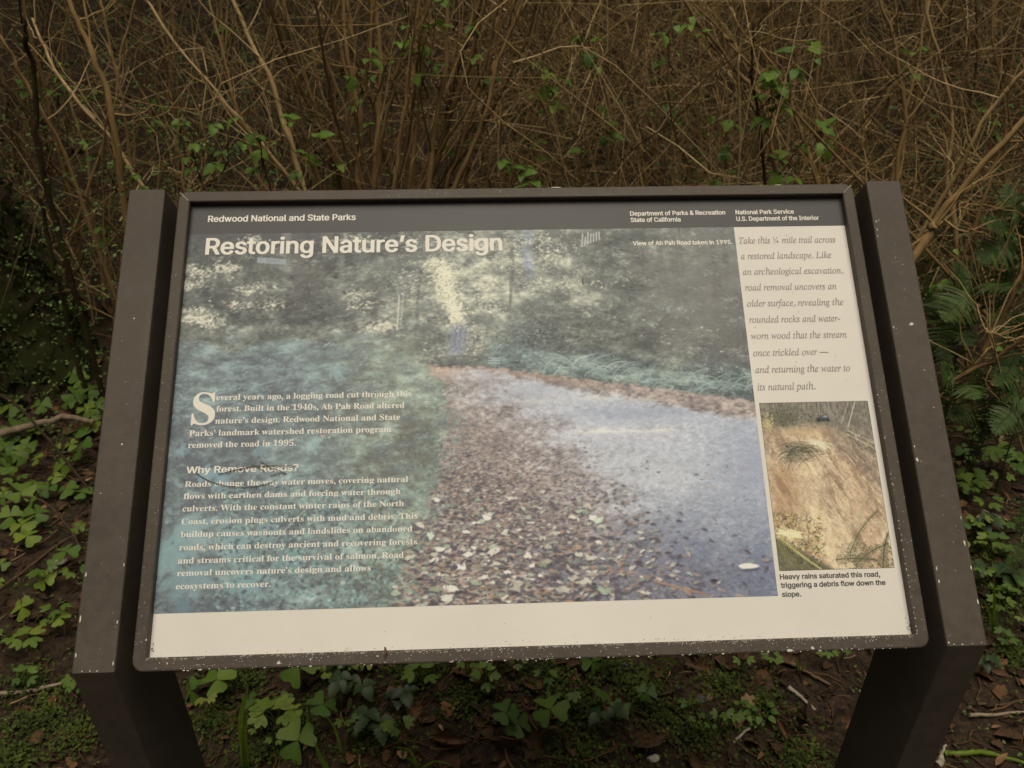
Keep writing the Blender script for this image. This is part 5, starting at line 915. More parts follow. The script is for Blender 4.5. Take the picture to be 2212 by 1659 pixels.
        'r': (333, ((-20,-7,-5,5,-1,7,91,323,10,50,0,17,-6,11,-12,5,-37,5,-5,3,-3,10,4,16,6,5,90,15,60,13,10,0,7,-4,3,-6,0,-13,-32,-117,0,-7,6,5,37,55,23,28,41,42,22,13,18,4,18,-1,14,-8,13,-14,7,-20,0,-29,-3,-12,-6,-13,-10,-12,-11,-10,-12,-5,-12,-3,-19,1,-11,4,-28,24,-17,-18,-25,-34,-32,-50,-14,-27,-35,-75,-23,-64,-34,-114,-8,-5),)),
        's': (370, ((93,-19,-28,5,-54,16,-12,-3,-7,-9,-6,-3,-20,0,-4,3,-2,6,21,161,6,7,16,1,9,-6,7,-47,13,-39,17,-26,23,-17,17,-6,16,-2,17,2,17,6,12,7,12,13,8,13,6,16,3,28,-4,17,-8,20,-10,18,-75,101,-13,21,-11,26,-6,24,-2,20,4,30,7,22,9,17,19,21,23,18,25,10,30,6,37,0,27,-4,40,-14,16,-2,11,2,7,12,4,2,21,0,4,-5,-1,-15,-17,-127,-2,-10,-6,-4,-17,-1,-7,5,-11,52,-9,21,-14,24,-20,15,-22,7,-17,2,-10,-2,-11,-4,-12,-8,-12,-15,-4,-15,0,-11,10,-30,17,-29,57,-74,22,-36,13,-25,7,-20,5,-23,-2,-40,-6,-26,-13,-25,-15,-21,-30,-27,-22,-12,-27,-10,-30,-4),)),
        't': (278, ((37,-19,-20,7,-16,16,-7,23,0,25,9,42,84,316,-5,4,-55,1,-5,8,4,20,6,6,21,6,26,11,19,11,25,20,32,33,42,59,6,2,23,-1,5,-4,1,-6,-33,-118,6,-3,67,0,6,-6,-2,-14,-5,-19,-6,-6,-75,0,-6,-4,-77,-290,-10,-47,0,-11,5,-7,7,-1,11,5,20,16,38,47,5,3,6,-2,10,-9,7,-10,0,-5,-37,-49,-26,-26,-20,-16,-18,-12,-20,-9,-29,-6),)),
        'u': (542, ((55,-19,-13,3,-12,6,-13,10,-7,11,-9,23,-2,33,5,35,13,57,54,197,5,40,-4,13,-7,6,-17,4,-32,4,-3,10,5,17,6,4,74,10,73,14,17,-1,9,-10,-3,-27,-83,-288,-14,-60,-1,-18,4,-11,7,-5,11,-3,17,4,18,8,34,25,42,45,47,66,28,49,33,68,26,70,20,73,9,4,70,0,8,-3,3,-5,-1,-12,-89,-327,-8,-44,1,-13,5,-6,7,-1,14,5,25,20,35,46,5,3,5,0,16,-16,1,-7,-21,-33,-21,-27,-36,-35,-19,-13,-21,-11,-19,-5,-30,-2,-14,3,-14,7,-11,12,-6,13,-2,11,0,30,7,43,18,64,0,6,-72,-92,-39,-41,-28,-23,-22,-14,-25,-11,-34,-8),)),
        'v': (442, ((90,-19,-5,5,-2,14,-16,276,-11,83,-8,28,-12,19,-16,9,-30,5,-4,3,-2,7,5,17,8,6,53,10,55,13,20,-1,10,-11,10,-35,9,-66,14,-247,4,-7,5,3,33,35,60,72,46,64,19,31,11,25,4,14,-2,9,-31,34,-11,17,-2,23,5,17,14,16,16,8,24,2,19,-5,15,-13,10,-15,5,-20,0,-29,-2,-15,-7,-28,-14,-31,-19,-34,-45,-67,-40,-50,-160,-180,-12,-11),)),
        'w': (664, ((71,-19,-6,6,-1,29,-5,248,-3,59,-4,37,-8,30,-11,19,-14,10,-25,4,-4,3,-2,11,2,10,3,5,6,3,58,11,54,13,12,-1,9,-9,8,-27,6,-50,5,-86,1,-133,2,-6,6,6,187,300,9,6,20,-1,3,-5,2,-10,33,-324,3,-11,4,2,64,76,35,46,34,52,12,28,5,17,-1,13,-27,32,-9,19,0,26,5,15,17,18,18,6,25,-2,20,-14,9,-13,5,-12,3,-34,-2,-19,-6,-25,-23,-55,-26,-42,-36,-53,-180,-226,-6,-2,-16,0,-4,3,-3,8,-32,298,-3,11,-10,-11,-192,-304,-7,-5),)),
        'x': (415, ((217,-19,-23,9,-11,10,-9,13,-13,36,-23,104,-4,4,-79,-108,-31,-34,-21,-17,-16,-8,-14,-4,-30,-2,-11,3,-10,5,-10,9,-6,9,-5,14,0,19,5,14,9,13,15,10,17,4,17,-3,32,-12,7,0,11,6,12,11,12,14,86,122,-28,140,-7,22,-6,15,-11,11,-16,6,-23,2,-39,-3,-4,7,2,18,7,8,57,9,60,18,18,3,20,-2,11,-9,7,-15,25,-116,3,-5,6,5,64,87,36,39,13,8,17,5,21,2,22,-4,18,-10,10,-17,2,-24,-3,-13,-5,-9,-12,-11,-16,-7,-24,1,-32,11,-14,-4,-10,-9,-20,-26,-62,-89,33,-152,12,-38,7,-12,7,-4,7,0,23,13,13,13,39,47,7,0,9,-9,6,-8,0,-8,-38,-54,-20,-23,-24,-23,-22,-15,-20,-9,-16,-3),)),
        '\u00bc': (844, ((84,-32,-6,6,4,8,450,710,9,5,58,0,8,-2,2,-6,-4,-8,-448,-707,-5,-5,-5,-2),(568,-5,-5,3,-1,6,0,97,-3,7,-160,1,-4,2,-3,4,0,24,3,6,17,19,185,198,7,4,28,0,6,-3,2,-6,1,-183,4,-4,33,0,6,-3,2,-6,0,-44,-2,-5,-5,-3,-34,0,-4,-4,-1,-100,-2,-7,-7,-4),(507,171,48,-1,5,2,2,50,-3,7,-13,-11,-38,-41,-2,-3),(127,326,-5,3,-2,8,0,348,2,5,6,3,64,0,6,-4,2,-7,0,-348,-2,-5,-6,-3),)),
        '\u2014': (1000, ((-8,216,-5,3,-2,4,0,59,2,6,8,3,1008,0,9,-2,3,-7,0,-59,-3,-6,-6,-2),)),
    },
    'sans': {
        ' ': (188, ()),
        '&': (448, ((172,-18,-46,8,-28,11,-26,16,-22,18,-18,23,-14,27,-7,35,0,27,7,30,17,31,33,36,39,33,-37,54,-14,34,-3,19,0,28,5,25,8,20,22,29,15,12,22,13,21,7,30,6,47,0,48,-11,17,-9,23,-17,15,-17,11,-18,6,-15,4,-26,-3,-36,-7,-18,-10,-19,-28,-32,-50,-39,0,-6,69,-83,3,2,1,7,4,38,7,8,13,3,63,0,12,-3,7,-4,2,-7,0,-27,-6,-38,-11,-33,-20,-37,62,-77,4,-9,-4,-7,-14,-5,-82,0,-14,5,-17,18,-5,3,-37,-18,-44,-12,-27,-3),(179,60,26,-1,20,5,28,14,9,6,2,4,-90,110,-8,6,-25,-22,-12,-17,-7,-18,-2,-22,5,-21,15,-24,19,-14),(186,338,7,1,27,22,11,16,7,18,0,17,-5,16,-10,13,-15,7,-15,0,-16,-8,-10,-13,-7,-20,0,-15,5,-18,10,-20),)),
        ',': (188, ((31,-130,-13,5,-3,9,31,189,7,6,12,3,73,0,15,-4,5,-5,0,-9,-51,-186,-7,-6,-12,-3),)),
        '.': (188, ((80,-15,-24,8,-11,8,-9,10,-6,10,-3,11,0,17,2,10,14,20,23,15,23,4,17,0,17,-4,22,-12,15,-19,4,-17,-1,-14,-3,-11,-5,-10,-9,-10,-19,-11,-20,-6),)),
        '1': (453, ((70,-11,-11,5,-5,7,0,51,5,9,14,5,110,0,6,3,0,333,0,6,-5,1,-78,-57,-13,-5,-13,1,-11,4,-5,7,1,70,8,9,110,79,11,3,79,0,17,-3,7,-5,2,-7,1,-436,6,-3,88,0,15,-5,5,-9,-1,-54,-9,-7,-13,-2),)),
        '5': (453, ((198,-18,-29,5,-29,8,-31,16,-23,17,-21,23,-15,23,-11,34,-1,24,7,6,11,4,67,0,12,-2,9,-8,6,-21,8,-16,18,-18,27,-13,15,-2,18,1,17,6,16,10,11,11,9,14,9,18,6,25,1,15,-3,25,-8,25,-16,25,-19,16,-21,10,-29,2,-20,-4,-21,-8,-22,-14,-13,-4,-17,0,-53,6,-10,3,-7,6,-2,7,29,253,7,7,13,3,273,0,13,-2,9,-5,2,-8,0,-53,-3,-5,-7,-4,-12,-3,-189,0,-4,-1,-3,-4,-11,-93,1,-5,4,-1,40,8,47,0,42,-8,35,-17,18,-12,17,-16,25,-33,11,-21,7,-22,6,-41,-2,-39,-5,-27,-6,-17,-22,-37,-24,-26,-36,-24,-36,-15,-43,-7),)),
        '9': (453, ((124,-11,-13,6,-3,4,1,6,120,176,-3,2,-50,3,-40,12,-19,10,-19,13,-27,28,-18,33,-11,39,-1,45,8,45,14,30,25,33,25,20,31,18,33,10,33,5,47,-1,36,-8,30,-13,32,-23,22,-24,19,-32,11,-34,5,-34,-2,-36,-8,-37,-17,-41,-25,-45,-137,-201,-7,-6,-12,-3),(215,256,19,0,14,3,18,9,11,9,13,18,7,16,8,37,-6,37,-7,19,-10,15,-9,11,-17,11,-26,7,-28,-4,-13,-8,-13,-10,-12,-17,-9,-17,-7,-37,2,-21,4,-19,14,-28,9,-11,15,-11),)),
        '?': (358, ((149,-15,-15,4,-13,6,-18,18,-7,18,2,28,7,13,9,9,23,13,30,4,25,-4,21,-12,9,-10,6,-10,3,-11,1,-16,-4,-16,-17,-21,-16,-8,-20,-6),(125,140,-13,6,-3,7,3,52,9,33,10,18,16,19,60,42,17,21,10,18,4,22,0,11,-4,20,-13,22,-16,12,-21,7,-19,-2,-20,-9,-15,-14,-10,-20,-6,-27,-6,-7,-14,-4,-70,0,-13,4,-6,7,1,24,5,21,10,23,21,29,23,20,34,19,29,8,31,5,39,0,43,-8,21,-8,31,-18,21,-19,17,-24,11,-29,5,-30,-1,-32,-5,-24,-9,-20,-17,-25,-28,-27,-46,-32,-11,-13,-10,-23,-4,-43,-4,-6,-15,-6),)),
        'A': (480, ((10,-11,-15,7,-1,5,1,7,184,502,7,7,13,3,80,0,13,-4,6,-4,4,-8,181,-495,1,-11,-7,-6,-13,-3,-73,0,-15,6,-6,9,-41,115,-6,10,-162,1,-5,-1,-3,-4,-43,-122,-4,-7,-7,-5,-10,-2),(186,211,101,-1,7,2,-51,152,-4,7,-3,-3,-51,-149,-1,-5),)),
        'C': (510, ((242,-18,-30,4,-24,6,-46,19,-25,17,-19,16,-31,36,-26,44,-8,21,-8,30,-8,57,2,63,10,56,16,42,27,44,33,35,40,27,32,14,18,5,40,8,33,1,32,-1,38,-7,34,-12,30,-16,23,-16,26,-27,24,-35,15,-36,5,-30,-7,-6,-13,-3,-70,0,-13,3,-6,6,-12,31,-17,26,-25,21,-32,15,-30,4,-19,-1,-27,-7,-19,-9,-26,-20,-21,-27,-16,-33,-11,-42,-5,-43,3,-50,9,-41,16,-34,21,-31,12,-11,20,-14,33,-13,35,-3,25,4,18,7,32,21,21,28,15,37,8,7,11,3,72,0,14,-5,4,-5,1,-4,-11,-40,-18,-37,-22,-29,-35,-30,-42,-22,-38,-12,-40,-6),)),
        'D': (502, ((54,-11,-13,6,-4,9,0,500,2,8,8,5,11,3,210,-2,59,-12,28,-12,28,-16,24,-19,14,-14,29,-39,12,-24,9,-26,10,-47,3,-31,0,-43,-6,-51,-16,-55,-20,-38,-23,-28,-30,-26,-37,-22,-44,-16,-34,-7,-30,-3),(150,69,89,1,32,6,23,9,24,16,16,15,15,22,13,30,9,33,5,35,-2,55,-10,47,-14,31,-19,27,-23,21,-33,15,-44,8,-77,0,-6,-4,-1,-360),)),
        'H': (517, ((54,-11,-13,6,-4,9,0,500,2,8,8,5,10,3,68,0,13,-3,8,-6,1,-203,2,-7,212,-1,7,1,2,5,1,205,7,6,13,3,70,0,16,-6,3,-10,0,-499,-2,-9,-7,-5,-10,-2,-69,0,-13,2,-8,7,-1,214,-2,7,-213,1,-6,-1,-2,-5,-1,-216,-7,-6,-11,-3),)),
        'I': (300, ((25,-11,-12,5,-4,5,-1,55,2,7,6,4,10,3,64,1,5,5,0,360,-1,4,-4,2,-63,0,-15,6,-4,8,1,57,8,6,13,3,240,0,15,-3,6,-5,1,-6,0,-52,-3,-8,-16,-6,-63,0,-5,-5,0,-359,1,-5,4,-2,63,-1,16,-5,3,-8,-1,-57,-6,-6,-13,-3),)),
        'N': (523, ((54,-11,-13,6,-4,9,0,500,2,8,9,6,14,2,79,0,10,-3,7,-4,206,-325,10,-11,2,9,0,323,7,7,14,4,70,0,15,-6,4,-10,0,-499,-2,-9,-9,-5,-14,-2,-79,0,-10,2,-7,5,-210,331,-6,6,-2,-9,0,-325,-6,-6,-13,-4),)),
        'P': (445, ((54,-11,-13,6,-4,9,0,500,2,8,8,5,11,3,203,0,26,-3,31,-8,41,-20,20,-14,26,-30,13,-24,10,-33,4,-27,-2,-43,-10,-39,-13,-27,-18,-22,-24,-21,-27,-16,-26,-9,-20,-5,-34,-5,-109,-1,-2,-7,-1,-168,-7,-6,-11,-3),(150,255,91,-1,14,2,23,7,19,13,12,18,6,15,6,27,1,16,-7,36,-8,17,-11,14,-21,14,-28,7,-92,0,-7,-2,-1,-176),)),
        'R': (449, ((54,-11,-13,6,-4,9,0,500,2,8,8,5,11,3,204,0,33,-5,27,-7,40,-19,17,-11,18,-19,19,-28,9,-23,5,-22,1,-57,-9,-40,-15,-31,-21,-24,-18,-15,-23,-13,-2,-4,106,-196,1,-5,-2,-5,-7,-5,-12,-2,-78,0,-16,4,-12,18,-93,173,-6,2,-69,0,-6,-1,-2,-6,-1,-181,-7,-6,-11,-3),(150,268,99,-1,28,6,23,15,10,13,5,13,6,22,1,16,-1,16,-4,20,-8,17,-10,13,-24,16,-27,6,-93,0,-7,-2,-1,-163),)),
        'S': (447, ((198,-20,-35,5,-35,9,-36,17,-22,15,-22,23,-19,30,-12,37,-2,16,2,8,8,6,11,2,69,0,11,-2,11,-8,6,-23,8,-17,19,-20,12,-6,21,-7,20,-4,22,0,24,5,17,6,17,10,14,13,9,14,5,16,1,20,-4,15,-10,18,-26,17,-36,13,-104,31,-42,19,-25,18,-26,27,-14,27,-5,25,0,38,7,30,16,29,28,30,25,17,33,15,40,10,27,3,60,-2,30,-6,34,-12,26,-14,24,-18,21,-25,12,-22,9,-30,2,-16,-2,-7,-7,-6,-12,-2,-68,0,-10,2,-10,7,-6,22,-8,15,-16,17,-13,7,-19,6,-20,4,-15,0,-20,-3,-16,-5,-14,-8,-12,-11,-10,-14,-6,-16,-2,-21,4,-14,11,-18,25,-17,40,-15,100,-29,34,-16,28,-18,27,-26,16,-27,8,-34,0,-32,-7,-33,-16,-31,-29,-32,-21,-15,-36,-17,-37,-10,-39,-5),)),
        'U': (517, ((234,-19,-26,3,-40,10,-34,15,-17,11,-25,19,-17,19,-19,29,-9,21,-7,26,-3,26,1,351,7,6,10,3,50,0,26,0,10,-4,5,-5,1,-338,6,-33,7,-17,10,-18,14,-15,14,-10,17,-9,14,-4,36,-4,37,8,29,17,21,25,9,18,6,20,3,26,1,334,7,6,11,3,70,0,12,-2,7,-5,2,-8,0,-344,-3,-28,-11,-35,-12,-24,-23,-29,-19,-17,-28,-19,-35,-15,-40,-10,-28,-4),)),
        'V': (480, ((197,-11,-13,6,-7,13,-181,490,-1,13,5,5,10,3,27,1,53,0,11,-4,6,-5,130,-369,4,-4,131,371,7,7,12,4,73,0,14,-4,6,-7,-1,-10,-182,-499,-7,-7,-13,-4),)),
        'W': (686, ((149,-11,-15,7,-6,15,-134,493,0,5,3,5,16,6,71,0,13,-3,8,-8,85,-325,4,-7,89,332,8,8,13,3,77,0,16,-5,6,-6,3,-10,82,-314,5,-8,3,7,84,325,9,8,12,3,72,0,16,-6,3,-8,-3,-14,-132,-480,-7,-17,-16,-6,-80,0,-13,2,-8,7,-84,308,-6,15,-6,-15,-84,-308,-7,-6,-12,-3),)),
        'a': (389, ((138,-19,-38,7,-32,14,-17,11,-21,22,-12,18,-9,29,-1,39,5,28,12,22,19,19,13,9,24,12,52,14,100,14,14,4,3,3,3,10,-5,29,-7,13,-7,9,-14,8,-16,4,-29,-2,-20,-8,-17,-13,-18,-27,-16,-6,-19,1,-54,17,-10,7,-1,10,15,28,25,27,23,16,30,14,30,8,32,5,39,0,50,-10,35,-15,20,-15,11,-11,14,-20,10,-24,5,-30,-1,-272,-5,-6,-12,-4,-66,0,-14,3,-11,9,-25,-11,-30,-8,-18,-2),(160,58,20,-1,24,6,14,9,15,13,11,19,7,20,2,20,-1,21,-5,1,-82,-12,-22,-7,-18,-12,-6,-10,-4,-17,5,-25,5,-9,10,-8),)),
        'b': (424, ((206,-19,-36,8,-31,16,-3,-1,-6,-10,-15,-5,-67,0,-12,4,-6,7,0,505,2,8,10,6,10,1,66,0,10,-2,7,-5,2,-8,0,-127,2,-5,33,15,40,8,47,-2,40,-10,31,-16,33,-27,26,-37,13,-31,10,-56,0,-56,-4,-31,-6,-23,-7,-20,-17,-32,-15,-19,-14,-14,-19,-14,-25,-14,-17,-6,-28,-6),(208,60,20,-1,18,5,15,9,13,12,11,18,10,22,7,28,3,27,0,18,-4,35,-8,27,-9,17,-12,18,-13,10,-16,9,-14,3,-19,0,-18,-5,-13,-8,-15,-14,-8,-13,-11,-24,-5,-19,-4,-33,0,-23,4,-33,7,-24,9,-20,12,-17,8,-9,16,-10),)),
        'c': (396, ((185,-19,-44,9,-35,14,-27,19,-31,34,-19,34,-13,43,-5,37,0,34,3,29,10,39,18,37,18,24,28,26,40,22,30,9,34,5,49,-2,48,-13,27,-13,17,-12,23,-23,15,-20,11,-26,1,-12,-4,-5,-7,-4,-60,-15,-14,0,-16,7,-18,33,-12,12,-13,8,-21,6,-19,0,-14,-2,-16,-8,-17,-16,-15,-21,-10,-29,-5,-23,-2,-51,7,-34,8,-20,14,-25,16,-16,16,-9,25,-5,29,5,20,12,14,18,14,28,15,7,14,0,63,-15,9,-6,1,-9,-14,-34,-13,-19,-25,-24,-22,-16,-29,-13,-39,-10,-18,-2),)),
        'd': (424, ((173,-19,-25,4,-22,7,-35,19,-34,30,-15,22,-12,22,-14,46,-5,40,2,54,6,32,9,28,7,17,14,23,27,29,25,18,32,15,33,8,46,1,37,-7,37,-16,2,5,0,127,2,8,8,5,11,2,64,0,12,-2,7,-5,2,-8,-1,-507,-7,-6,-11,-3,-66,0,-14,5,-6,10,-3,1,-25,-13,-25,-8,-23,-4),(193,60,19,-1,19,5,14,9,13,12,11,18,10,22,9,46,0,34,-3,25,-8,30,-9,18,-10,15,-15,13,-15,8,-15,3,-18,0,-16,-4,-11,-6,-14,-10,-12,-17,-10,-20,-7,-23,-5,-27,2,-53,11,-42,10,-18,15,-19,15,-12),)),
        'e': (404, ((188,-19,-47,9,-38,16,-32,25,-18,18,-20,32,-14,39,-8,48,0,37,5,38,12,38,15,30,26,33,33,26,34,16,37,8,49,2,41,-7,32,-12,33,-20,27,-27,18,-29,14,-38,7,-50,0,-42,-5,-9,-16,-4,-251,-2,0,-9,5,-23,16,-32,10,-12,16,-11,24,-9,25,-2,17,3,14,5,17,14,19,29,16,7,17,0,57,-14,7,-4,4,-5,0,-9,-4,-13,-18,-28,-18,-18,-27,-19,-27,-13,-34,-9,-26,-4),(124,233,152,-1,6,1,1,4,-9,31,-18,28,-21,16,-30,7,-30,-7,-25,-18,-20,-30,-8,-26),)),
        'f': (254, ((74,-11,-13,6,-3,7,0,310,-7,4,-50,0,-14,6,-3,7,0,52,6,6,11,4,50,0,6,3,1,52,6,26,7,14,10,13,23,20,32,15,35,7,36,0,42,-8,12,-6,4,-8,-16,-54,-8,-5,-10,-3,-35,5,-13,-2,-6,-4,-5,-7,-7,-20,0,-31,2,-5,64,-2,10,-2,8,-5,2,-6,0,-44,-2,-11,-12,-6,-66,-1,-6,-4,0,-313,-6,-6,-13,-4),)),
        'g': (425, ((179,-161,-23,2,-31,8,-42,19,-23,18,-17,18,-13,20,0,10,8,7,47,27,20,3,16,-6,25,-30,22,-14,14,-4,24,-3,29,4,26,12,9,7,7,12,10,27,1,38,-5,1,-28,-14,-24,-6,-22,-1,-48,1,-25,6,-30,12,-21,13,-24,21,-22,28,-11,21,-9,28,-6,30,-2,22,2,50,6,34,9,26,20,37,23,26,31,24,39,16,30,6,51,0,36,-8,28,-15,3,2,4,11,15,6,65,0,12,-2,9,-6,2,-9,0,-392,-4,-28,-6,-21,-11,-23,-12,-16,-22,-20,-28,-16,-31,-11,-36,-7),(194,72,18,-1,19,4,12,6,15,12,12,17,9,20,8,29,3,27,-5,50,-6,20,-10,21,-11,16,-16,14,-16,8,-15,3,-13,0,-20,-5,-16,-10,-12,-11,-14,-22,-7,-17,-9,-41,2,-50,5,-23,9,-23,11,-17,15,-15,16,-8),)),
        'h': (410, ((46,-11,-13,6,-3,9,0,504,5,7,13,5,71,0,13,-5,5,-7,0,-127,2,-6,36,14,31,6,40,1,23,-4,31,-10,23,-12,19,-16,22,-32,10,-26,6,-35,0,-260,-7,-8,-14,-4,-67,0,-12,3,-6,6,-1,247,-2,14,-7,22,-15,22,-20,11,-24,3,-23,-6,-20,-14,-15,-21,-8,-25,-2,-16,-1,-237,-7,-6,-11,-3),)),
        'i': (167, ((46,-11,-13,6,-3,7,0,377,5,7,13,5,71,0,13,-5,5,-8,0,-377,-5,-7,-13,-5),(69,432,-16,4,-11,6,-11,9,-7,10,-5,13,-1,12,6,20,18,18,24,10,17,2,18,-2,25,-10,13,-12,9,-16,0,-24,-6,-14,-13,-13,-18,-10,-15,-3),)),
        'k': (381, ((46,-11,-13,6,-3,9,0,504,5,7,13,5,71,0,13,-5,5,-9,0,-240,2,-7,7,5,123,124,13,3,80,0,13,-3,7,-6,-1,-7,-14,-16,-128,-129,-11,-15,164,-208,2,-6,-5,-7,-14,-5,-83,0,-14,4,-11,9,-112,143,-5,3,-10,-9,-3,-5,0,-130,-2,-8,-7,-5,-10,-2),)),
        'l': (189, ((119,-13,-33,7,-28,17,-19,24,-6,16,-3,19,0,437,5,8,13,5,71,0,13,-4,5,-8,0,-423,3,-14,5,-6,30,1,10,-3,6,-5,5,-18,7,-36,-5,-9,-18,-5,-24,-4),)),
        'm': (610, ((46,-11,-13,6,-3,9,0,372,1,6,4,4,15,5,66,0,14,-5,9,-10,29,13,22,6,49,2,23,-5,21,-8,16,-10,21,-19,28,20,35,15,32,7,43,0,30,-6,25,-11,19,-12,26,-27,15,-33,7,-39,0,-265,-1,-6,-4,-4,-16,-5,-66,0,-13,3,-6,6,-1,261,-2,13,-6,19,-9,13,-16,10,-21,5,-20,-4,-20,-12,-14,-22,-6,-23,-2,-260,-7,-6,-12,-3,-68,0,-15,6,-4,9,0,262,-5,20,-11,17,-16,12,-20,4,-19,-4,-18,-12,-15,-19,-8,-25,-2,-14,-1,-247,-7,-6,-11,-3),)),
        'n': (410, ((46,-11,-13,6,-3,7,0,373,2,9,7,5,10,2,66,0,15,-6,5,-11,3,-1,30,14,21,6,20,3,37,0,23,-4,23,-6,20,-9,16,-10,21,-22,14,-21,10,-26,5,-23,2,-17,0,-252,-2,-10,-8,-5,-10,-2,-65,0,-13,2,-8,7,-1,247,-2,14,-7,22,-15,22,-20,11,-23,3,-21,-5,-20,-12,-17,-23,-9,-26,-2,-16,-1,-237,-7,-6,-11,-3),)),
        'o': (415, ((185,-19,-44,9,-35,14,-27,19,-31,34,-19,34,-13,43,-5,37,0,34,3,29,10,39,18,37,18,24,28,26,40,22,30,9,34,5,49,-2,40,-9,34,-17,23,-17,18,-18,13,-17,19,-35,10,-34,6,-46,-2,-47,-9,-44,-15,-36,-20,-29,-24,-24,-29,-19,-36,-14,-41,-7),(204,58,15,1,17,5,25,17,13,17,11,25,6,18,5,29,-2,48,-5,23,-11,29,-13,20,-13,13,-14,9,-23,5,-19,0,-15,-4,-18,-10,-11,-12,-13,-18,-7,-16,-7,-23,-5,-29,0,-35,3,-20,7,-26,11,-24,15,-20,15,-12,17,-7),)),
        'p': (424, ((46,-154,-13,6,-3,9,1,520,7,6,11,3,67,0,15,-5,3,-4,2,-7,3,-2,29,15,20,5,22,4,36,0,42,-8,35,-15,27,-20,26,-29,17,-29,14,-41,6,-39,-2,-67,-8,-40,-18,-41,-16,-23,-27,-28,-24,-15,-33,-14,-39,-7,-46,2,-27,6,-34,16,-2,-6,-1,-143,-7,-6,-11,-3),(210,59,16,0,19,4,17,11,11,11,12,17,11,27,6,25,3,28,-1,32,-5,25,-7,22,-10,20,-13,16,-16,13,-15,6,-18,2,-20,-3,-12,-5,-15,-11,-10,-11,-18,-36,-6,-25,-4,-28,1,-21,4,-33,7,-24,7,-17,19,-26,17,-12),)),
        'r': (259, ((46,-11,-13,6,-3,7,1,380,7,6,11,3,64,0,15,-4,10,-10,24,12,28,6,56,1,14,-4,5,-4,2,-6,0,-56,-2,-7,-6,-4,-10,-3,-43,2,-28,-7,-22,-16,-10,-16,-6,-16,-3,-17,-1,-244,-7,-6,-11,-3),)),
        's': (365, ((156,-19,-27,4,-27,7,-29,14,-17,12,-17,17,-13,19,-12,30,-1,9,2,5,8,6,25,6,35,7,18,0,14,-7,16,-31,14,-13,26,-8,21,0,26,6,17,14,7,12,3,11,-3,16,-8,13,-13,8,-110,30,-32,14,-17,11,-20,21,-14,26,-4,23,2,34,7,21,16,25,22,20,24,14,30,11,30,7,47,1,29,-3,38,-12,24,-13,18,-13,17,-21,10,-17,8,-23,-1,-7,-7,-6,-15,-4,-45,-11,-17,1,-15,7,-12,23,-16,16,-19,7,-20,0,-21,-6,-17,-13,-6,-10,-3,-13,3,-15,9,-13,17,-10,111,-30,27,-12,23,-16,19,-22,9,-20,4,-25,-2,-30,-7,-24,-14,-23,-16,-16,-27,-18,-26,-12,-34,-8,-26,-4),)),
        't': (227, ((147,-15,-30,6,-27,11,-25,20,-14,22,-5,15,-4,20,0,233,-5,4,-41,2,-9,4,-3,6,0,49,2,6,5,4,10,3,36,0,4,3,2,79,6,7,11,4,69,0,15,-5,5,-9,1,-77,6,-2,54,0,11,-5,5,-7,0,-49,-3,-7,-14,-6,-53,0,-6,-4,-1,-221,4,-17,8,-10,10,-2,35,2,10,-2,7,-5,10,-40,2,-16,-9,-9,-22,-6,-18,-2),)),
        'u': (410, ((160,-16,-40,9,-25,12,-16,10,-16,16,-10,13,-10,19,-6,15,-7,46,1,257,6,6,11,3,35,1,36,-1,11,-3,6,-6,1,-245,2,-15,8,-25,15,-20,16,-10,24,-4,23,5,19,11,9,10,9,14,9,26,2,15,1,238,6,6,13,4,66,0,13,-4,6,-4,2,-7,-1,-378,-7,-6,-12,-3,-65,0,-15,5,-4,4,-2,8,-2,1,-30,-14,-23,-6,-20,-3),)),
        'v': (389, ((155,-11,-13,6,-5,10,-138,359,-4,12,1,6,8,7,13,2,71,0,10,-2,8,-5,82,-226,4,-11,3,-1,89,238,7,5,11,2,72,0,14,-4,6,-6,-2,-12,-142,-370,-8,-7,-12,-3),)),
        'w': (567, ((130,-11,-11,5,-6,8,-110,363,-3,13,3,7,16,6,69,0,11,-2,9,-5,4,-9,54,-195,4,-6,57,202,3,7,7,5,13,3,69,0,11,-2,8,-5,56,-205,4,-5,4,10,57,200,9,5,12,2,68,0,10,-2,7,-5,2,-6,-2,-10,-111,-364,-5,-9,-16,-6,-65,0,-12,2,-9,5,-61,208,-3,4,-62,-210,-8,-6,-11,-3),)),
        'y': (389, ((68,-156,-31,7,-11,7,-1,8,13,47,6,7,11,4,17,1,22,-3,12,6,9,12,8,16,14,44,-140,371,-2,7,1,5,8,5,10,2,48,1,28,-1,10,-3,6,-4,84,-232,5,-6,89,238,7,5,11,3,72,0,14,-4,6,-9,-4,-12,-163,-428,-13,-27,-12,-17,-15,-18,-19,-13,-17,-9,-40,-10),)),
        '\u2019': (177, ((45,307,-13,6,-3,9,31,188,7,6,12,4,73,0,15,-4,5,-6,0,-8,-51,-186,-7,-6,-12,-3),)),
    },
}

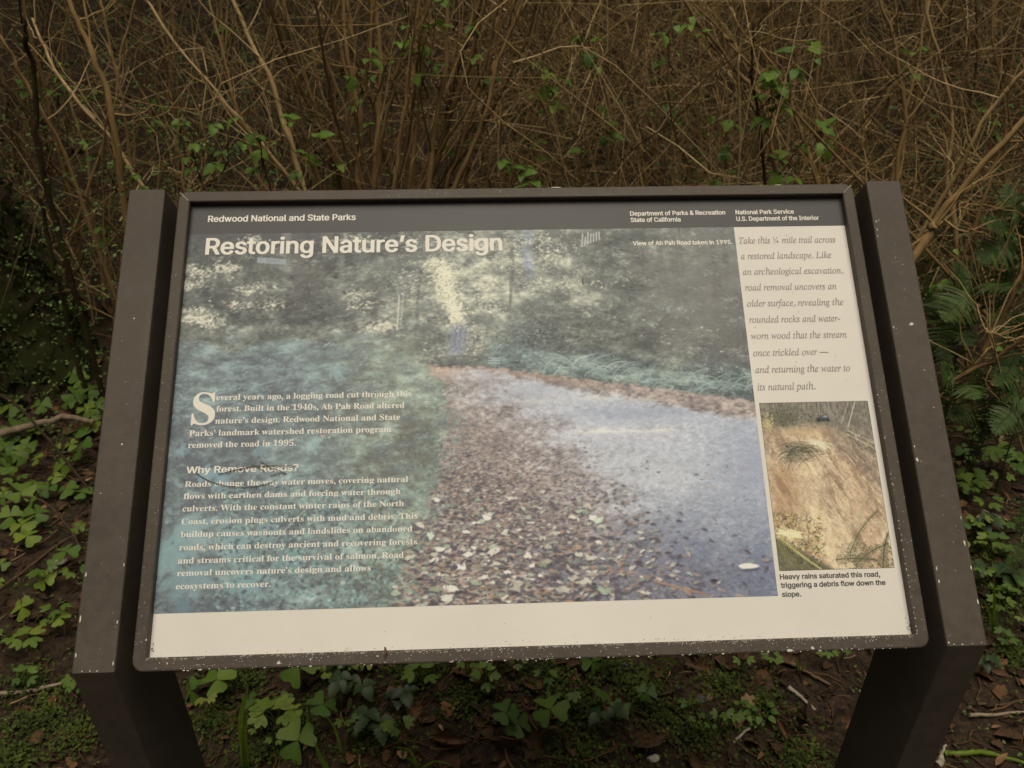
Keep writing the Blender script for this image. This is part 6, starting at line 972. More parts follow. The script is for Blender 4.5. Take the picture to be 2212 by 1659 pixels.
def make_lettering():
    from mathutils.geometry import tessellate_polygon
    G = {}
    for st, table in GLYPHS.items():
        for ch, (adv, cs) in table.items():
            cs = [np.cumsum(np.array(c, float).reshape(-1, 2), axis=0) / 1000 for c in cs]
            v = np.concatenate(cs) if cs else np.zeros((0, 2))
            # each outer contour is filled with the holes that lie inside it
            def area(c): return .5 * float(np.sum(c[:, 0] * np.roll(c[:, 1], -1) - np.roll(c[:, 0], -1) * c[:, 1]))
            ar = [area(c) for c in cs]; sg = ar[int(np.argmax(np.abs(ar)))] if cs else 1
            off = np.cumsum([0] + [len(c) for c in cs]); f = []
            for a, c in enumerate(cs):
                if ar[a] * sg < 0: continue
                lo, hi = c.min(0), c.max(0)
                grp = [a] + [b for b, d in enumerate(cs) if ar[b] * sg < 0 and (d.min(0) >= lo).all() and (d.max(0) <= hi).all()]
                ix = np.concatenate([np.arange(off[b], off[b + 1]) for b in grp])
                f += [ix[list(q)] for q in tessellate_polygon([[Vector((p[0], p[1], 0)) for p in cs[b]] for b in grp])]
            G[(st, ch)] = (v, [tuple(q) for q in f], adv / 1000)
    blocks = {}
    for s, text, u0, u1, base, cap, blk in LINES:
        k = cap / G[(s, 'H')][0][:, 1].max()
        x = 0; parts = []; lo = 1e9; hi = -1e9
        for ch in text:
            v, f, adv = G[(s, ch)]
            if s == 'serif' and ch == ' ': adv *= .95
            if len(v):
                parts.append((v + (x, 0), f)); lo = min(lo, v[:, 0].min() + x); hi = max(hi, v[:, 0].max() + x)
            x += adv
        sx = (u1 - u0) / (hi - lo)
        mb = blocks.setdefault(blk, MB())
        for v, f in parts:
            f = [q if (v[q[1]][0] - v[q[0]][0]) * (v[q[2]][1] - v[q[0]][1]) - (v[q[1]][1] - v[q[0]][1]) * (v[q[2]][0] - v[q[0]][0]) > 0 else q[::-1] for q in f]
            P = [tuple(pw(u0 + (q[0] - lo) * sx, base + q[1] * k, .00042)) for q in v]
            mb.add(P, f)
    inks = {'park_name': M_INKW, 'title': M_INKW, 'agency_name': M_INKW, 'photo_credit': M_INKW, 'invitation': M_INKG, 'caption': M_INKD, 'opening_paragraph': M_INKW, 'subheading': M_INKW, 'explanation': M_INKW}
    for blk, mb in blocks.items():
        mb.build(blk + "_lettering", inks[blk], panel, smooth=False)
make_lettering()
def grime():
    mb = MB()
    def speck(u, v, r):
        c = RND.randint(4, 7)
        mb.add([tuple(pw(u + r * RND.uniform(.5, 1.3) * math.cos(6.283 * q / c), v + r * RND.uniform(.5, 1.3) * math.sin(6.283 * q / c), .00062)) for q in range(c)], [tuple(range(c))], RND.random() * .5)
    for q in range(130): speck(RND.uniform(-.445, .445), RND.uniform(-.288, .288), RND.uniform(.00025, .0007))
    for q in range(110): speck(RND.uniform(-.449, .449), -.2935 + abs(RND.gauss(0, .0022)), RND.uniform(.0002, .0006))
    for q in range(36): speck(RND.choice((-.448, .447)) + RND.gauss(0, .002), -.29 + abs(RND.gauss(0, .006)), RND.uniform(.0003, .0007))
    tag(mb.build("grime", M_DEAD, panel, smooth=False), "specks of dirt gathered along the panel's lower edge", kind="stuff")
grime()

# stray bits lying on the panel and the frame
def thin_twig(pts, r, n=14):
    mb = MB(); P = catmull(pts, n); tube(mb, P, np.linspace(r, r * .5, n), 5, .15)
    return mb, P
def panel_twig(paths, label):
    mb = MB()
    for pts, r in paths:
        P = catmull([tuple(pw(u, v, .0016 + r)) for u, v in pts], 16)
        P = P + NPR.normal(size=P.shape) * .0003
        tube(mb, P, np.linspace(r, r * .6, 16), 5, .12)
        for q in range(4, 15):
            d = np.array(pw(RND.gauss(0, 1), RND.gauss(0, 1), 0)) - np.array((0, 0, ZC))
            d = d / (np.linalg.norm(d) + 1e-6) * .0022
            tube(mb, np.array((P[q], P[q] + d)), (r * .5, r * .3), 3, .1)
    o = mb.build("dry_twig", M_TWIG, origin=tuple(pw(*paths[0][0][0], .002)))
    return tag(o, label, "twig", "dry twigs on the panel")
panel_twig([([(-.4135, -.078), (-.398, -.088), (-.372, -.0955), (-.345, -.0975), (-.325, -.0935), (-.313, -.089)], .0005)], "thin curved dry twig lying across the panel's line about how water moves")
panel_twig([([(-.386, -.081), (-.362, -.075), (-.34, -.0715), (-.31, -.072), (-.291, -.0725)], .00055), ([(-.335, -.0655), (-.325, -.072), (-.303, -.081)], .0004), ([(-.322, -.0845), (-.312, -.081), (-.302, -.0815)], .0004), ([(-.346, -.069), (-.338, -.073), (-.33, -.078)], .0003)], "branching dry twig lying over the panel's subheading with the question mark")
mb = MB()
P = catmull([tuple(pw(-.1765 + .0012 * math.sin(q), -.2905 - .0045 * q, .0135)) for q in range(4)], 8)
tube(mb, P, np.array((.0006, .0014, .0018, .0016, .0017, .0012, .0008, .0004)), 6, .62)
tag(mb.build("bud_scale", M_DEAD, origin=tuple(P[0])), "tiny orange-brown bud scale stuck on the lower rail of the sign's frame", "bud scale")

# ------------------------------------------------------------------ leaf shapes (local: +Y along the leaf, +Z up)
def strip(w, L, n, fold=.25, droop=.2, mid=None, teeth=0., side=0.):
    """leaf blade from a half-width profile w(t)"""
    V = []; F = []
    for i in range(n + 1):
        t = i / n; hw = w(t) * L
        if teeth and 0 < i < n: hw *= 1 + teeth * (1 if i % 2 else -1)
        y = t * L; ym = (mid(t) if mid else t) * L
        z = -droop * t * t * L
        V += [(-hw, y, z + fold * hw), (side * t * t * L, ym, z * (ym / y if y else 1)), (hw, y, z + fold * hw)]
    for i in range(n):
        a = i * 3
        F += [(a, a + 1, a + 4, a + 3), (a + 1, a + 2, a + 5, a + 4)]
    return np.array(V), np.array(F)
W_OV = lambda t: .34 * (math.sin(math.pi * min(1, t ** .75)) ** .85 if 0 < t < 1 else 0)
W_LANCE = lambda t: .16 * math.sin(math.pi * t ** .8)
W_HEART = lambda t: .90 * (t ** .78) * (1 if t < .62 else math.sqrt(max(0, 1 - ((t - .62) / .40) ** 2)) * .92 + .08)
W_BLADE = lambda t: .026 * (1 - t ** 3) + .001
W_LOBE = lambda t: .30 * (t ** .55) * (1 - t ** 2.6) ** .8 * 1.3
def rot_of(yaw, pitch=0., roll=0.):
    return np.array(Matrix.Rotation(yaw, 3, 'Z') @ Matrix.Rotation(pitch, 3, 'X') @ Matrix.Rotation(roll, 3, 'Y'))
def put(mb, VF, R, o, s=1., tint=.5, mat=0):
    mb.add((VF[0] * s) @ R.T + np.asarray(o, float), VF[1], tint, mat)
HEART = strip(W_HEART, 1, 9, .16, .12, mid=lambda t: t if t < .6 else .6 + (t - .6) * .62)
def vein(VF, d=.16):
    t = np.zeros(len(VF[0])); t[1::3] = d; t[1] = d * 1.6
    return t
BRAM = strip(lambda t: .36 * (math.sin(math.pi * t ** .62) ** .8 if 0 < t < 1 else 0), 1, 12, .22, .25, teeth=.17)
OVATE = strip(W_OV, 1, 7, .2, .2)
LANCE = strip(W_LANCE, 1, 6, .3, .25)
BITS = strip(W_OV, 1, 2, .2, .1)
def lobe_leaf(n=3, spread=.75, teeth=.16, w=1.):
    V = []; F = []; c = 0
    st = strip(lambda t: W_LOBE(t) * w, 1, 9, .12, .14, teeth=teeth)
    for j in range(n):
        a = (j - (n - 1) / 2) * spread; k = 1 - .13 * abs(j - (n - 1) / 2)
        v = (st[0] * k) @ rot_of(a).T; V.append(v + (0, 0, .004 * j)); F.append(st[1] + c); c += len(v)
    return np.concatenate(V), np.concatenate(F)
LOBE3 = lobe_leaf(3, .82, .20); LOBE5 = lobe_leaf(5, .68, .16); LOBE7 = lobe_leaf(7, .62, .12, 1.05)
def trifoliate(mb, o, yaw, s, tint, pitch=-.1, shape=BRAM, jit=.25):
    for j, a in enumerate((0, 1.25, -1.25)):
        R = rot_of(yaw + a + RND.gauss(0, .1), pitch + RND.gauss(0, jit), RND.gauss(0, jit * .6))
        off = rot_of(yaw) @ np.array((0, .22 * s, 0)) if j == 0 else np.zeros(3)
        put(mb, shape, R, np.asarray(o) + off, s * (1.0 if j == 0 else .82), tint + RND.gauss(0, .06))

# ------------------------------------------------------------------ old tree at the left
def build_tree():
    root = empty("mossy_tree", (-1.93, 1.76, 0))
    tag(root, "thick dark mossy tree trunk at the photo's left edge, flaring into roots", "tree")
    n = 110; k = 64; V = []
    rng = np.random.default_rng(9)
    lob = rng.random((6, 2))
    for i in range(n):
        z = -.12 + 5.6 * (i / (n - 1)) ** 1.7
        r = .36 + .10 * math.exp(-max(0, z) / .33) - .022 * z
        cx = -.085 * z; cy = .04 * z
        for j in range(k):
            a = 2 * math.pi * j / k
            fl = .05 * math.exp(-max(0, z) / .4) * math.cos(5 * a + .9) + .05 * math.exp(-max(0, z) / .7) * math.cos(3 * a + 2.)
            rr = r + fl + .022 * abs(math.sin(6.5 * a + 1.2 * z + .6 * math.sin(3 * z))) + .022 * math.sin(4 * a + 3.1 * z) + .012 * math.sin(21 * a - 4 * z) + rng.normal() * .010
            V.append((cx + rr * math.cos(a), cy + rr * math.sin(a), z))
    F = [(i * k + j, i * k + (j + 1) % k, (i + 1) * k + (j + 1) % k, (i + 1) * k + j) for i in range(n - 1) for j in range(k)]
    mb = MB(); mb.add(V, F, .4)
    for q in range(5):
        a = RND.uniform(0, 6.28); z0 = 3.2 + q * .5
        P = catmull([(-.085 * z0, .04 * z0, z0), (-.085 * z0 + .8 * math.cos(a), .8 * math.sin(a), z0 + .5), (-.085 * z0 + 1.7 * math.cos(a + .2), 1.7 * math.sin(a + .2), z0 + .8)], 10)
        tube(mb, P, np.linspace(.07, .015, 10), 8, .4)
    mb.build("trunk", M_MOSSBARK, root)
    ms = MB()
    V = np.array(V)
    for q in range(15000):
        i = RND.randrange(4, 38); j = RND.randrange(k)
        p = V[i * k + j]
        if math.sin(p[2] * 5 + j * .9) + RND.gauss(0, .7) < -.2 or p[1] > .12 or p[0] < -.35: continue
        d = np.array((p[0] + .085 * p[2], p[1], .2)); d /= np.linalg.norm(d)
        for w in range(2):
            R = rot_of(RND.uniform(0, 6.28), RND.uniform(-1.5, -.2))
            put(ms, BITS, R, p + d * .012 + NPR.normal(size=3) * .012, RND.uniform(.010, .026), min(1, max(0, RND.gauss(.16, .16))))
    ms.build("moss", M_MOSS, root)
    cr = MB()
    for q in range(350):
        c = np.array((RND.gauss(-.8, 1.0), RND.gauss(.1, 1.0), 4.6 + RND.gauss(0, .6)))
        put(cr, BITS, rot_of(RND.uniform(0, 6.28), RND.uniform(-.8, .5)), c, RND.uniform(.06, .12), RND.random() * .5)
    cr.build("crown", M_HERB, root)
build_tree()

# ------------------------------------------------------------------ canes and shrubs
def wander(P, amp):
    P = np.array(P, float); n = len(P)
    w = np.cumsum(NPR.normal(size=P.shape), axis=0); w -= np.linspace(0, 1, n)[:, None] * w[-1]
    return P + w * amp
def cane(mb, P, r0, r1, tint, twigs=6, tl=(.12, .4), k=6, mat=0, wob=.004, n=None):
    n = n or 18
    Q = wander(catmull(P, n), wob)
    tube(mb, Q, np.linspace(r0, r1, n) * (1 + NPR.normal(size=n) * .05), k, tint, mat)
    ends = [Q[-1]]
    for q in range(twigs):
        i = RND.randrange(2, n - 1); T = Q[i] - Q[i - 1]; T /= np.linalg.norm(T) + 1e-9
        d = T + NPR.normal(size=3) * .75; d[2] += .25; d /= np.linalg.norm(d)
        L = RND.uniform(*tl)
        e = NPR.normal(size=3) * .35; 
        S = wander(catmull([Q[i], Q[i] + d * L * .5 + e * .05, Q[i] + d * L + e * .22 * L + (0, 0, .1 * L)], 8), .004)
        rr = max(.0014, (r0 + (r1 - r0) * i / n) * .42)
        tube(mb, S, np.linspace(rr, .0010, 8), 4, min(1, max(0, tint + RND.gauss(.05, .12))), mat)
        ends.append(S[-1])
        if RND.random() < .6:
            f = NPR.normal(size=3); f /= np.linalg.norm(f)
            U = wander(catmull([S[4], S[4] + (d + f * .8) * L * .25, S[4] + (d + f) * L * .45], 6), .003)
            tube(mb, U, np.linspace(rr * .6, .0008, 6), 3, min(1, max(0, tint + RND.gauss(.05, .12))), mat)
            ends.append(U[-1])
    return Q, ends
def path(pts, y0, y1):
    """cane through places of the photo, its foot at depth y0 and its tip at y1"""
    m = len(pts)
    return [tuple(at(px, py, y0 + (y1 - y0) * i / (m - 1))) for i, (px, py) in enumerate(pts)]
def down_to_ground(P):
    p = np.array(P[0]); q = np.array(P[1]); d = p - q; d /= np.linalg.norm(d) + 1e-9
    if d[2] > -.3: d = np.array((d[0] * .4, .1, -.9))
    g = p.copy(); t = 0
    while g[2] > gz(g[0], g[1]) - .03 and t < 3: t += .03; g = p + d * t
    return [tuple(g)] + list(P)
LEAF_GROUP = "bramble shrubs behind the sign"
def shrub(name, label, canes, sprigs=(), group="bare brown shrubs behind the sign", twigs=6, mat=None, leaf_tint=.6):
    """canes: (photo points from low to high, depth of foot, depth of tip, radius, tint)"""
    first = down_to_ground(path(canes[0][0], canes[0][1], canes[0][2]))[0]
    root = empty(name, first); inv = np.array(first)
    tag(root, label, "shrub", group)
    for pts, y0, y1, r, t in canes:
        mb = MB()
        P = down_to_ground(path(pts, y0, y1))
        cane(mb, P, r, r * .55, t, twigs, n=22)
        mb.v = [v - inv for v in mb.v]
        mb.build("stem", mat or M_CANE, root)
    if sprigs:
        mb = MB(); tw = MB()
        for px, py, y, s, n in sprigs:
            k = s * (np.array(at(px, py, y)) - np.array(CAM)).dot(np.array(FWD)) / F22
            tip = np.array(at(px, py - s * .5, y)); d = np.array((RND.gauss(0, .5), .15, -1.0)); d /= np.linalg.norm(d)
            ln = k * RND.uniform(2.4, 4.2)
            S = wander(catmull([tip + d * ln + NPR.normal(size=3) * .02, tip + d * ln * .5 + NPR.normal(size=3) * .015, tip], 14), .003)
            tube(tw, S, np.linspace(.0026, .0010, 14), 4, .55)
            for q in range(n + 1):
                o0 = S[min(13, int(13 - q * 9 / max(1, n)))]
                e = np.array((RND.gauss(0, 1), RND.gauss(0, .5) - .4, RND.uniform(-.2, .5))); e /= np.linalg.norm(e)
                o = o0 + e * k * RND.uniform(.25, .6)
                tube(tw, catmull([o0, (o0 + o) / 2 + (0, 0, .06 * k), o], 5), .0009, 3, .8)
                trifoliate(mb, o, math.atan2(-e[0], e[1]) + RND.gauss(0, .5), k * RND.uniform(.4, .85), leaf_tint + RND.gauss(0, .16), RND.uniform(-.6, .2), BRAM, .4)
        mb.v = [v - inv for v in mb.v]; tw.v = [v - inv for v in tw.v]
        mb.build("leaves", M_LEAF, root); tag(tw.build("leaf_stalks", M_MOSSTWIG, root), kind="stuff")
    return root
def fan(x0, x1, y0, tx0, tx1, n, d0, d1, r, tint):
    out = []
    for q in range(n):
        a = q / max(1, n - 1); b = min(1, max(0, a + RND.gauss(0, .12)))
        xb = x0 + (x1 - x0) * a + RND.gauss(0, 10); xt = tx0 + (tx1 - tx0) * b
        yd = RND.uniform(d0, d1)
        out.append(([(xb, y0 + RND.uniform(-6, 14)), (xb + (xt - xb) * .38 + RND.gauss(0, 8), y0 * .62), (xb + (xt - xb) * .72 + RND.gauss(0, 10), y0 * .28), (xt, -60)], yd, yd + RND.uniform(-.1, .35), r * RND.uniform(.6, 1.25), min(1, max(.1, tint + RND.gauss(0, .15)))))
    return out
# the dense clump behind the middle of the sign
shrub("clump_shrub", "dense clump of upright reddish brown stems behind the sign, left of its middle",
      fan(745, 965, 412, 560, 1190, 30, 1.62, 2.15, .0088, .48),
      [(945, 30, 1.75, 52, 3), (880, 75, 1.75, 40, 2), (925, 95, 1.72, 50, 2), (785, 130, 1.7, 40, 4), (775, 205, 1.8, 36, 3), (1005, 80, 1.9, 44, 2), (860, 110, 1.8, 36, 2), (1045, 290, 2.1, 38, 3), (1075, 370, 1.6, 42, 3)], twigs=5)
shrub("clump_shrub", "clump of slim brown stems in the middle of the thicket, leafy with green brambles",
      fan(980, 1180, 410, 1000, 1420, 11, 2.0, 2.9, .0055, .5),
      [(1180, 165, 2.0, 52, 4), (1205, 190, 2.0, 44, 3), (1270, 105, 2.1, 44, 5), (1150, 215, 2.1, 48, 3), (1290, 250, 2.2, 46, 4), (1130, 255, 2.0, 44, 2), (1110, 385, 1.7, 48, 3)], twigs=7)
shrub("leaning_shrub", "sparse shrub of pale tan canes leaning left above the sign's left half",
      [([(655, 405), (612, 262), (545, 95), (500, -20)], 1.7, 1.9, .0105, .85), ([(655, 420), (560, 300), (455, 190), (330, 40), (300, -30)], 1.75, 2.0, .0065, .9), ([(560, 410), (505, 230), (470, 90), (448, -30)], 1.8, 2.0, .0060, .66),
       ([(640, 405), (560, 315), (480, 205), (395, 150)], 1.8, 1.7, .0050, .7), ([(430, 410), (438, 320), (424, 240), (430, 226)], 1.6, 1.62, .0045, .75), ([(690, 405), (650, 250), (610, 120), (585, -20)], 1.9, 2.1, .0075, .3)],
      [(490, 290, 1.6, 44, 3), (530, 285, 1.6, 40, 2), (640, 285, 1.65, 44, 4), (520, 330, 1.7, 40, 3), (600, 270, 1.7, 36, 1), (365, 290, 1.6, 34, 3), (400, 278, 1.6, 36, 2), (655, 385, 1.6, 40, 2)])
shrub("crossing_shrub", "shrub of crossing orange brown canes above the left post",
      [([(262, 425), (225, 205), (180, 90), (138, -20)], 1.55, 1.7, .0125, .55), ([(187, 400), (245, 215), (262, 110), (300, -20)], 2.1, 2.2, .0072, .75), ([(325, 405), (225, 265), (120, 135), (70, 40)], 1.65, 1.9, .0065, .9),
       ([(150, 395), (70, 190), (20, 110), (-30, 30)], 1.6, 1.6, .0070, .65), ([(172, 410), (100, 330), (40, 210), (-5, 160)], 2.0, 2.0, .0080, .22), ([(295, 410), (270, 200), (232, 60), (215, -20)], 1.8, 2.0, .0060, .5), ([(400, 405), (385, 330), (330, 180), (380, 60)], 1.9, 2.0, .0045, .6)],
      [(205, 330, 1.6, 30, 3), (265, 370, 1.6, 34, 3), (120, 150, 2.0, 30, 4)])
shrub("leggy_shrub", "thin dark stems standing between the mossy trunk and the left post",
      [([(215, 800), (190, 650), (165, 480), (120, 300), (80, 120), (50, -20)], 2.05, 2.2, .0095, .5), ([(222, 780), (225, 600), (205, 470), (190, 330), (150, 200)], 2.1, 2.2, .0085, .8), ([(212, 740), (180, 600), (130, 500), (60, 420)], 2.0, 2.1, .0065, .9), ([(240, 640), (235, 480), (250, 330)], 1.95, 2.1, .005, .4), ([(190, 800), (150, 690), (130, 560), (60, 505)], 2.05, 2.1, .0065, .9)],
      [(215, 500, 2.0, 34, 3)], twigs=9)
shrub("mossy_shrub", "stem shaggy with hanging green moss at the photo's upper left", [([(110, 400), (75, 260), (62, 120), (52, 40)], 1.5, 1.5, .011, .5), ([(150, 700), (110, 560), (85, 430)], 1.5, 1.5, .010, .5)], [], mat=M_MOSSTWIG, twigs=3)
shrub("forked_shrub", "dark forked sapling above the sign's right half, spreading into tan limbs",
      [([(1676, 400), (1660, 300), (1640, 222), (1560, 130), (1466, -20)], 1.75, 1.95, .0095, .5), ([(1641, 225), (1633, 150), (1628, 50)], 1.82, 1.8, .0062, .15), ([(1632, 155), (1570, 90), (1500, 20), (1470, -20)], 1.8, 2.0, .006, .45),
       ([(1775, 395), (1730, 260), (1690, 145), (1610, 60), (1560, -20)], 1.8, 2.1, .0075, .5), ([(1770, 300), (1772, 150), (1775, -20)], 2.1, 2.2, .0075, .6), ([(1720, 240), (1680, 120), (1655, -20)], 2.0, 2.1, .0055, .62), ([(1588, 190), (1588, 150), (1612, 75), (1620, 50)], 1.7, 1.7, .0042, .9)],
      [(1445, 85, 1.8, 42, 4), (1475, 60, 1.8, 40, 3), (1650, 180, 1.7, 46, 3), (1740, 145, 1.75, 50, 3), (1735, 115, 1.75, 46, 3), (1750, 310, 1.7, 50, 4), (1760, 335, 1.7, 50, 2), (1690, 175, 1.7, 40, 3), (1590, 290, 1.9, 44, 4), (1545, 275, 2.0, 36, 3)])
shrub("slanting_shrub", "stout tan branches slanting up to the right, beside the right post",
      [([(1980, 545), (2022, 480), (2140, 345), (2260, 215)], 1.15, 1.2, .0125, .62), ([(2031, 420), (2110, 285), (2212, 160), (2290, 80)], 1.6, 1.6, .0080, .8), ([(2050, 470), (2040, 380), (2060, 290), (2050, 180), (2020, 60), (2010, -20)], 1.8, 2.0, .0085, .8), ([(2075, 700), (2060, 620), (2125, 420), (2160, 330)], 1.3, 1.4, .006, .5)],
      [(2048, 560, 1.3, 30, 3)], twigs=9)
shrub("upright_shrub", "tall straight brown stems at the thicket's right, just left of the right post",
      [([(1945, 385), (1955, 255), (1930, 90), (1895, -20)], 1.75, 2.0, .0090, .45), ([(1930, 390), (1960, 265), (1990, 130), (2000, -20)], 1.9, 2.1, .0060, .7), ([(1990, 400), (1975, 260), (2000, 120), (2060, -20)], 2.0, 2.2, .006, .5), ([(2160, 420), (2180, 230), (2150, 60), (2160, -20)], 2.2, 2.4, .007, .45), ([(2095, 400), (2075, 230), (2085, 100), (2070, -20)], 2.1, 2.3, .006, .3), ([(1870, 395), (1872, 310), (1880, 260)], 1.55, 1.6, .0035, .8)],
      [(1985, 120, 2.2, 34, 3)])
shrub("arching_shrub", "low arching brown twigs over ferns at the right edge of the photo",
      [([(2070, 820), (2140, 780), (2212, 720), (2280, 660)], .95, 1.0, .0065, .3), ([(2100, 790), (2150, 690), (2200, 600), (2260, 520)], 1.05, 1.1, .007, .5), ([(2040, 830), (2120, 770), (2190, 735), (2250, 750)], 1.0, 1.0, .0035, .75), ([(2150, 740), (2135, 690), (2190, 715), (2260, 700)], .95, .95, .0028, .85), ([(1990, 500), (2060, 450), (2150, 440), (2240, 480)], 1.35, 1.5, .004, .6)],
      [(2180, 760, 1.0, 34, 2)], twigs=9)
# more shrubs deeper in the thicket, each with its own place
def deep(label, x0, x1, tx0, tx1, n, d0, d1, r, tint, sprigs=()):
    shrub("thicket_shrub", label, fan(x0, x1, 390, tx0, tx1, n, d0, d1, r, tint), sprigs, twigs=8)
deep("far bare shrub seen through the gap between the mossy trunk and the clump", 330, 520, 280, 620, 8, 2.6, 3.4, .0060, .5, [(470, 60, 2.6, 30, 4), (350, 230, 2.4, 30, 6)])
deep("tangled bare shrub behind the forked sapling, right of the middle", 1330, 1560, 1280, 1620, 13, 2.4, 3.4, .0052, .58, [(1420, 200, 2.6, 30, 5)])
deep("bare shrub deep in the thicket over the sign's agency names", 1600, 1840, 1560, 1900, 11, 2.5, 3.5, .0055, .5)
deep("dim bare shrub in the photo's upper right corner", 1980, 2230, 1940, 2330, 11, 2.3, 3.2, .0055, .42, [(2120, 250, 2.4, 30, 5)])
deep("dim bare shrub in the photo's upper left corner", -60, 200, -120, 230, 11, 2.3, 3.2, .0060, .42, [(60, 200, 2.4, 30, 8), (150, 190, 2.4, 26, 8)])
deep("thin reddish shrub between the leaning canes and the dense clump", 600, 760, 560, 700, 9, 2.0, 2.8, .0055, .35)

# the fine tangle nobody could count
def tangle():
    mb = MB()
    for q in range(10500):
        y = 1.75 + 3.4 * RND.random() ** 1.15
        hx = (y + .9) * .70 + .25
        x = RND.uniform(-hx, hx)
        dens = .55 + .45 * min(1, max(0, (x + .25) / .5)) if x < .6 else 1.0
        drift = .5 + .5 * math.sin(3.7 * x + 1.9 * y + .8) * math.sin(2.9 * y - 2.3 * x)
        if RND.random() > dens * (1 if x > -.3 else .75 if (x > -1.7 and y < 2.9) else .36) * (.45 + .75 * drift): continue
        g = gz(x, y); top = .95 + .35 * math.sin(x * 2.1 + y)
        z = g + RND.random() ** 1.25 * top
        L = RND.uniform(.16, .75) * (1.25 if z > g + .4 else .9)
        a = RND.uniform(0, 6.283); el = RND.gauss(.95, .45) if RND.random() < .84 else RND.gauss(-.2, .5)
        d = np.array((math.cos(a) * math.cos(el), math.sin(a) * math.cos(el) * .6, math.sin(el)))
        b = NPR.normal(size=3) * .34 * L
        P0 = np.array((x, y, z))
        P = wander(catmull([P0, P0 + d * L * .5 + b, P0 + d * L], 8), .006)
        r = RND.choice((.0008, .0011, .0014, .0018, .0026)) * RND.uniform(.8, 1.25) * (1 + .12 * (y - 1.5))
        tube(mb, P, np.linspace(r, r * .5, 8), 3, min(1, max(0, RND.gauss(.30, .14) if RND.random() < .6 else RND.gauss(.86, .16))))
        if RND.random() < .55:
            e = d + NPR.normal(size=3) * .8; e /= np.linalg.norm(e)
            Q = wander(catmull([P[3], P[3] + e * L * .25, P[3] + (e + d * .3) * L * .5], 6), .004)
            tube(mb, Q, np.linspace(r * .7, r * .3, 6), 3, min(1, max(0, RND.gauss(.34, .16) if RND.random() < .6 else RND.gauss(.86, .16))))
    tag(mb.build("twig_tangle", M_TWIG), "tangle of fine dry twigs filling the thicket behind the sign", kind="stuff")
tangle()
def undergrowth():
    mb = MB()
    for q in range(19000):
        y = 1.1 + 4.2 * RND.random() ** 1.2; hx = (y + .9) * .70 + .2
        x = RND.uniform(-hx, hx)
        left = 1 / (1 + math.exp((x + .55) * 4)); rt = 1 / (1 + math.exp(-(x - 1.3) * 4))
        patch = .5 + .5 * math.sin(2.9 * x + 1.7 * y) * math.sin(2.3 * y - 1.1 * x + .5)
        if RND.random() > .95 * left * (.5 + .5 * patch) + .75 * rt * patch + .58 * patch: continue
        z = gz(x, y) + RND.random() ** 1.6 * (.95 if left > .5 else .85)
        if (y < 1.6 and abs(x) < .62) or (x < -1.42 and y < 2.0): continue
        s = RND.uniform(.010, .024) * (.65 if y < 1.9 else 1)
        t = min(1, max(0, RND.gauss(.55 if left > .4 else .42, .22)))
        for j in range(RND.choice((2, 3, 3, 5))):
            put(mb, OVATE if s > .03 else BITS, rot_of(RND.uniform(0, 6.28), RND.uniform(-.5, .35), RND.gauss(0, .3)), (x + RND.gauss(0, s), y + RND.gauss(0, s), z + RND.gauss(0, s * .35)), s * RND.uniform(.7, 1.2), t + RND.gauss(0, .06))
    for q in range(3200):                       # low seedlings either side of the sign
        x = RND.choice((-1, 1)) * RND.uniform(.72, 2.7); y = RND.uniform(-.3, 1.5)
        if .5 + .5 * math.sin(4.1 * x + 2.7 * y) * math.sin(3.3 * y - 1.9 * x) < RND.random() or (x < -1.2 and y > .9): continue
        s = RND.uniform(.006, .016) * (1.2 if abs(x) > 1.3 else .8)
        for j in range(3):
            put(mb, BITS, rot_of(RND.uniform(0, 6.28), RND.uniform(-.3, .4), RND.gauss(0, .3)), (x + RND.gauss(0, s), y + RND.gauss(0, s), gz(x, y) + RND.random() * .03), s, min(1, max(0, RND.gauss(.5, .2))))
    tag(mb.build("undergrowth", M_HERB), "low green herbs and small leaves among the shrub stems", kind="stuff")
undergrowth()

def unseen_shade_forest():  # out-of-view foliage, added to block low sky light and darken the legs
    mb = MB(); rng = np.random.default_rng(21)
    for q in range(5200):
        a = rng.uniform(math.radians(-205), math.radians(25))       # the trail's own gap is overhead
        r = rng.uniform(5.2, 8.5); z = rng.uniform(-.2, 10.5) * rng.random() ** .25
        p = (r * math.cos(a), -.9 + r * math.sin(a), z + max(0, gz(r * math.cos(a), -.9 + r * math.sin(a))))
        put(mb, BITS, rot_of(rng.uniform(0, 6.28), rng.uniform(-1.3, .4), rng.normal() * .4), p, rng.uniform(.4, .95), rng.random() * .5)
    for q in range(800):                                               # unseen boughs added to darken the thicket
        p = (rng.uniform(-5, 5), rng.uniform(2.5, 7.5), rng.uniform(3.2, 5.2))
        put(mb, BITS, rot_of(rng.uniform(0, 6.28), rng.normal() * .4, rng.normal() * .4), p, rng.uniform(.25, .6), rng.random() * .5)
    tag(mb.build("unseen_shade_forest", M_HERB), "unseen forest foliage added round and over the clearing to shade it", kind="stuff")
unseen_shade_forest()

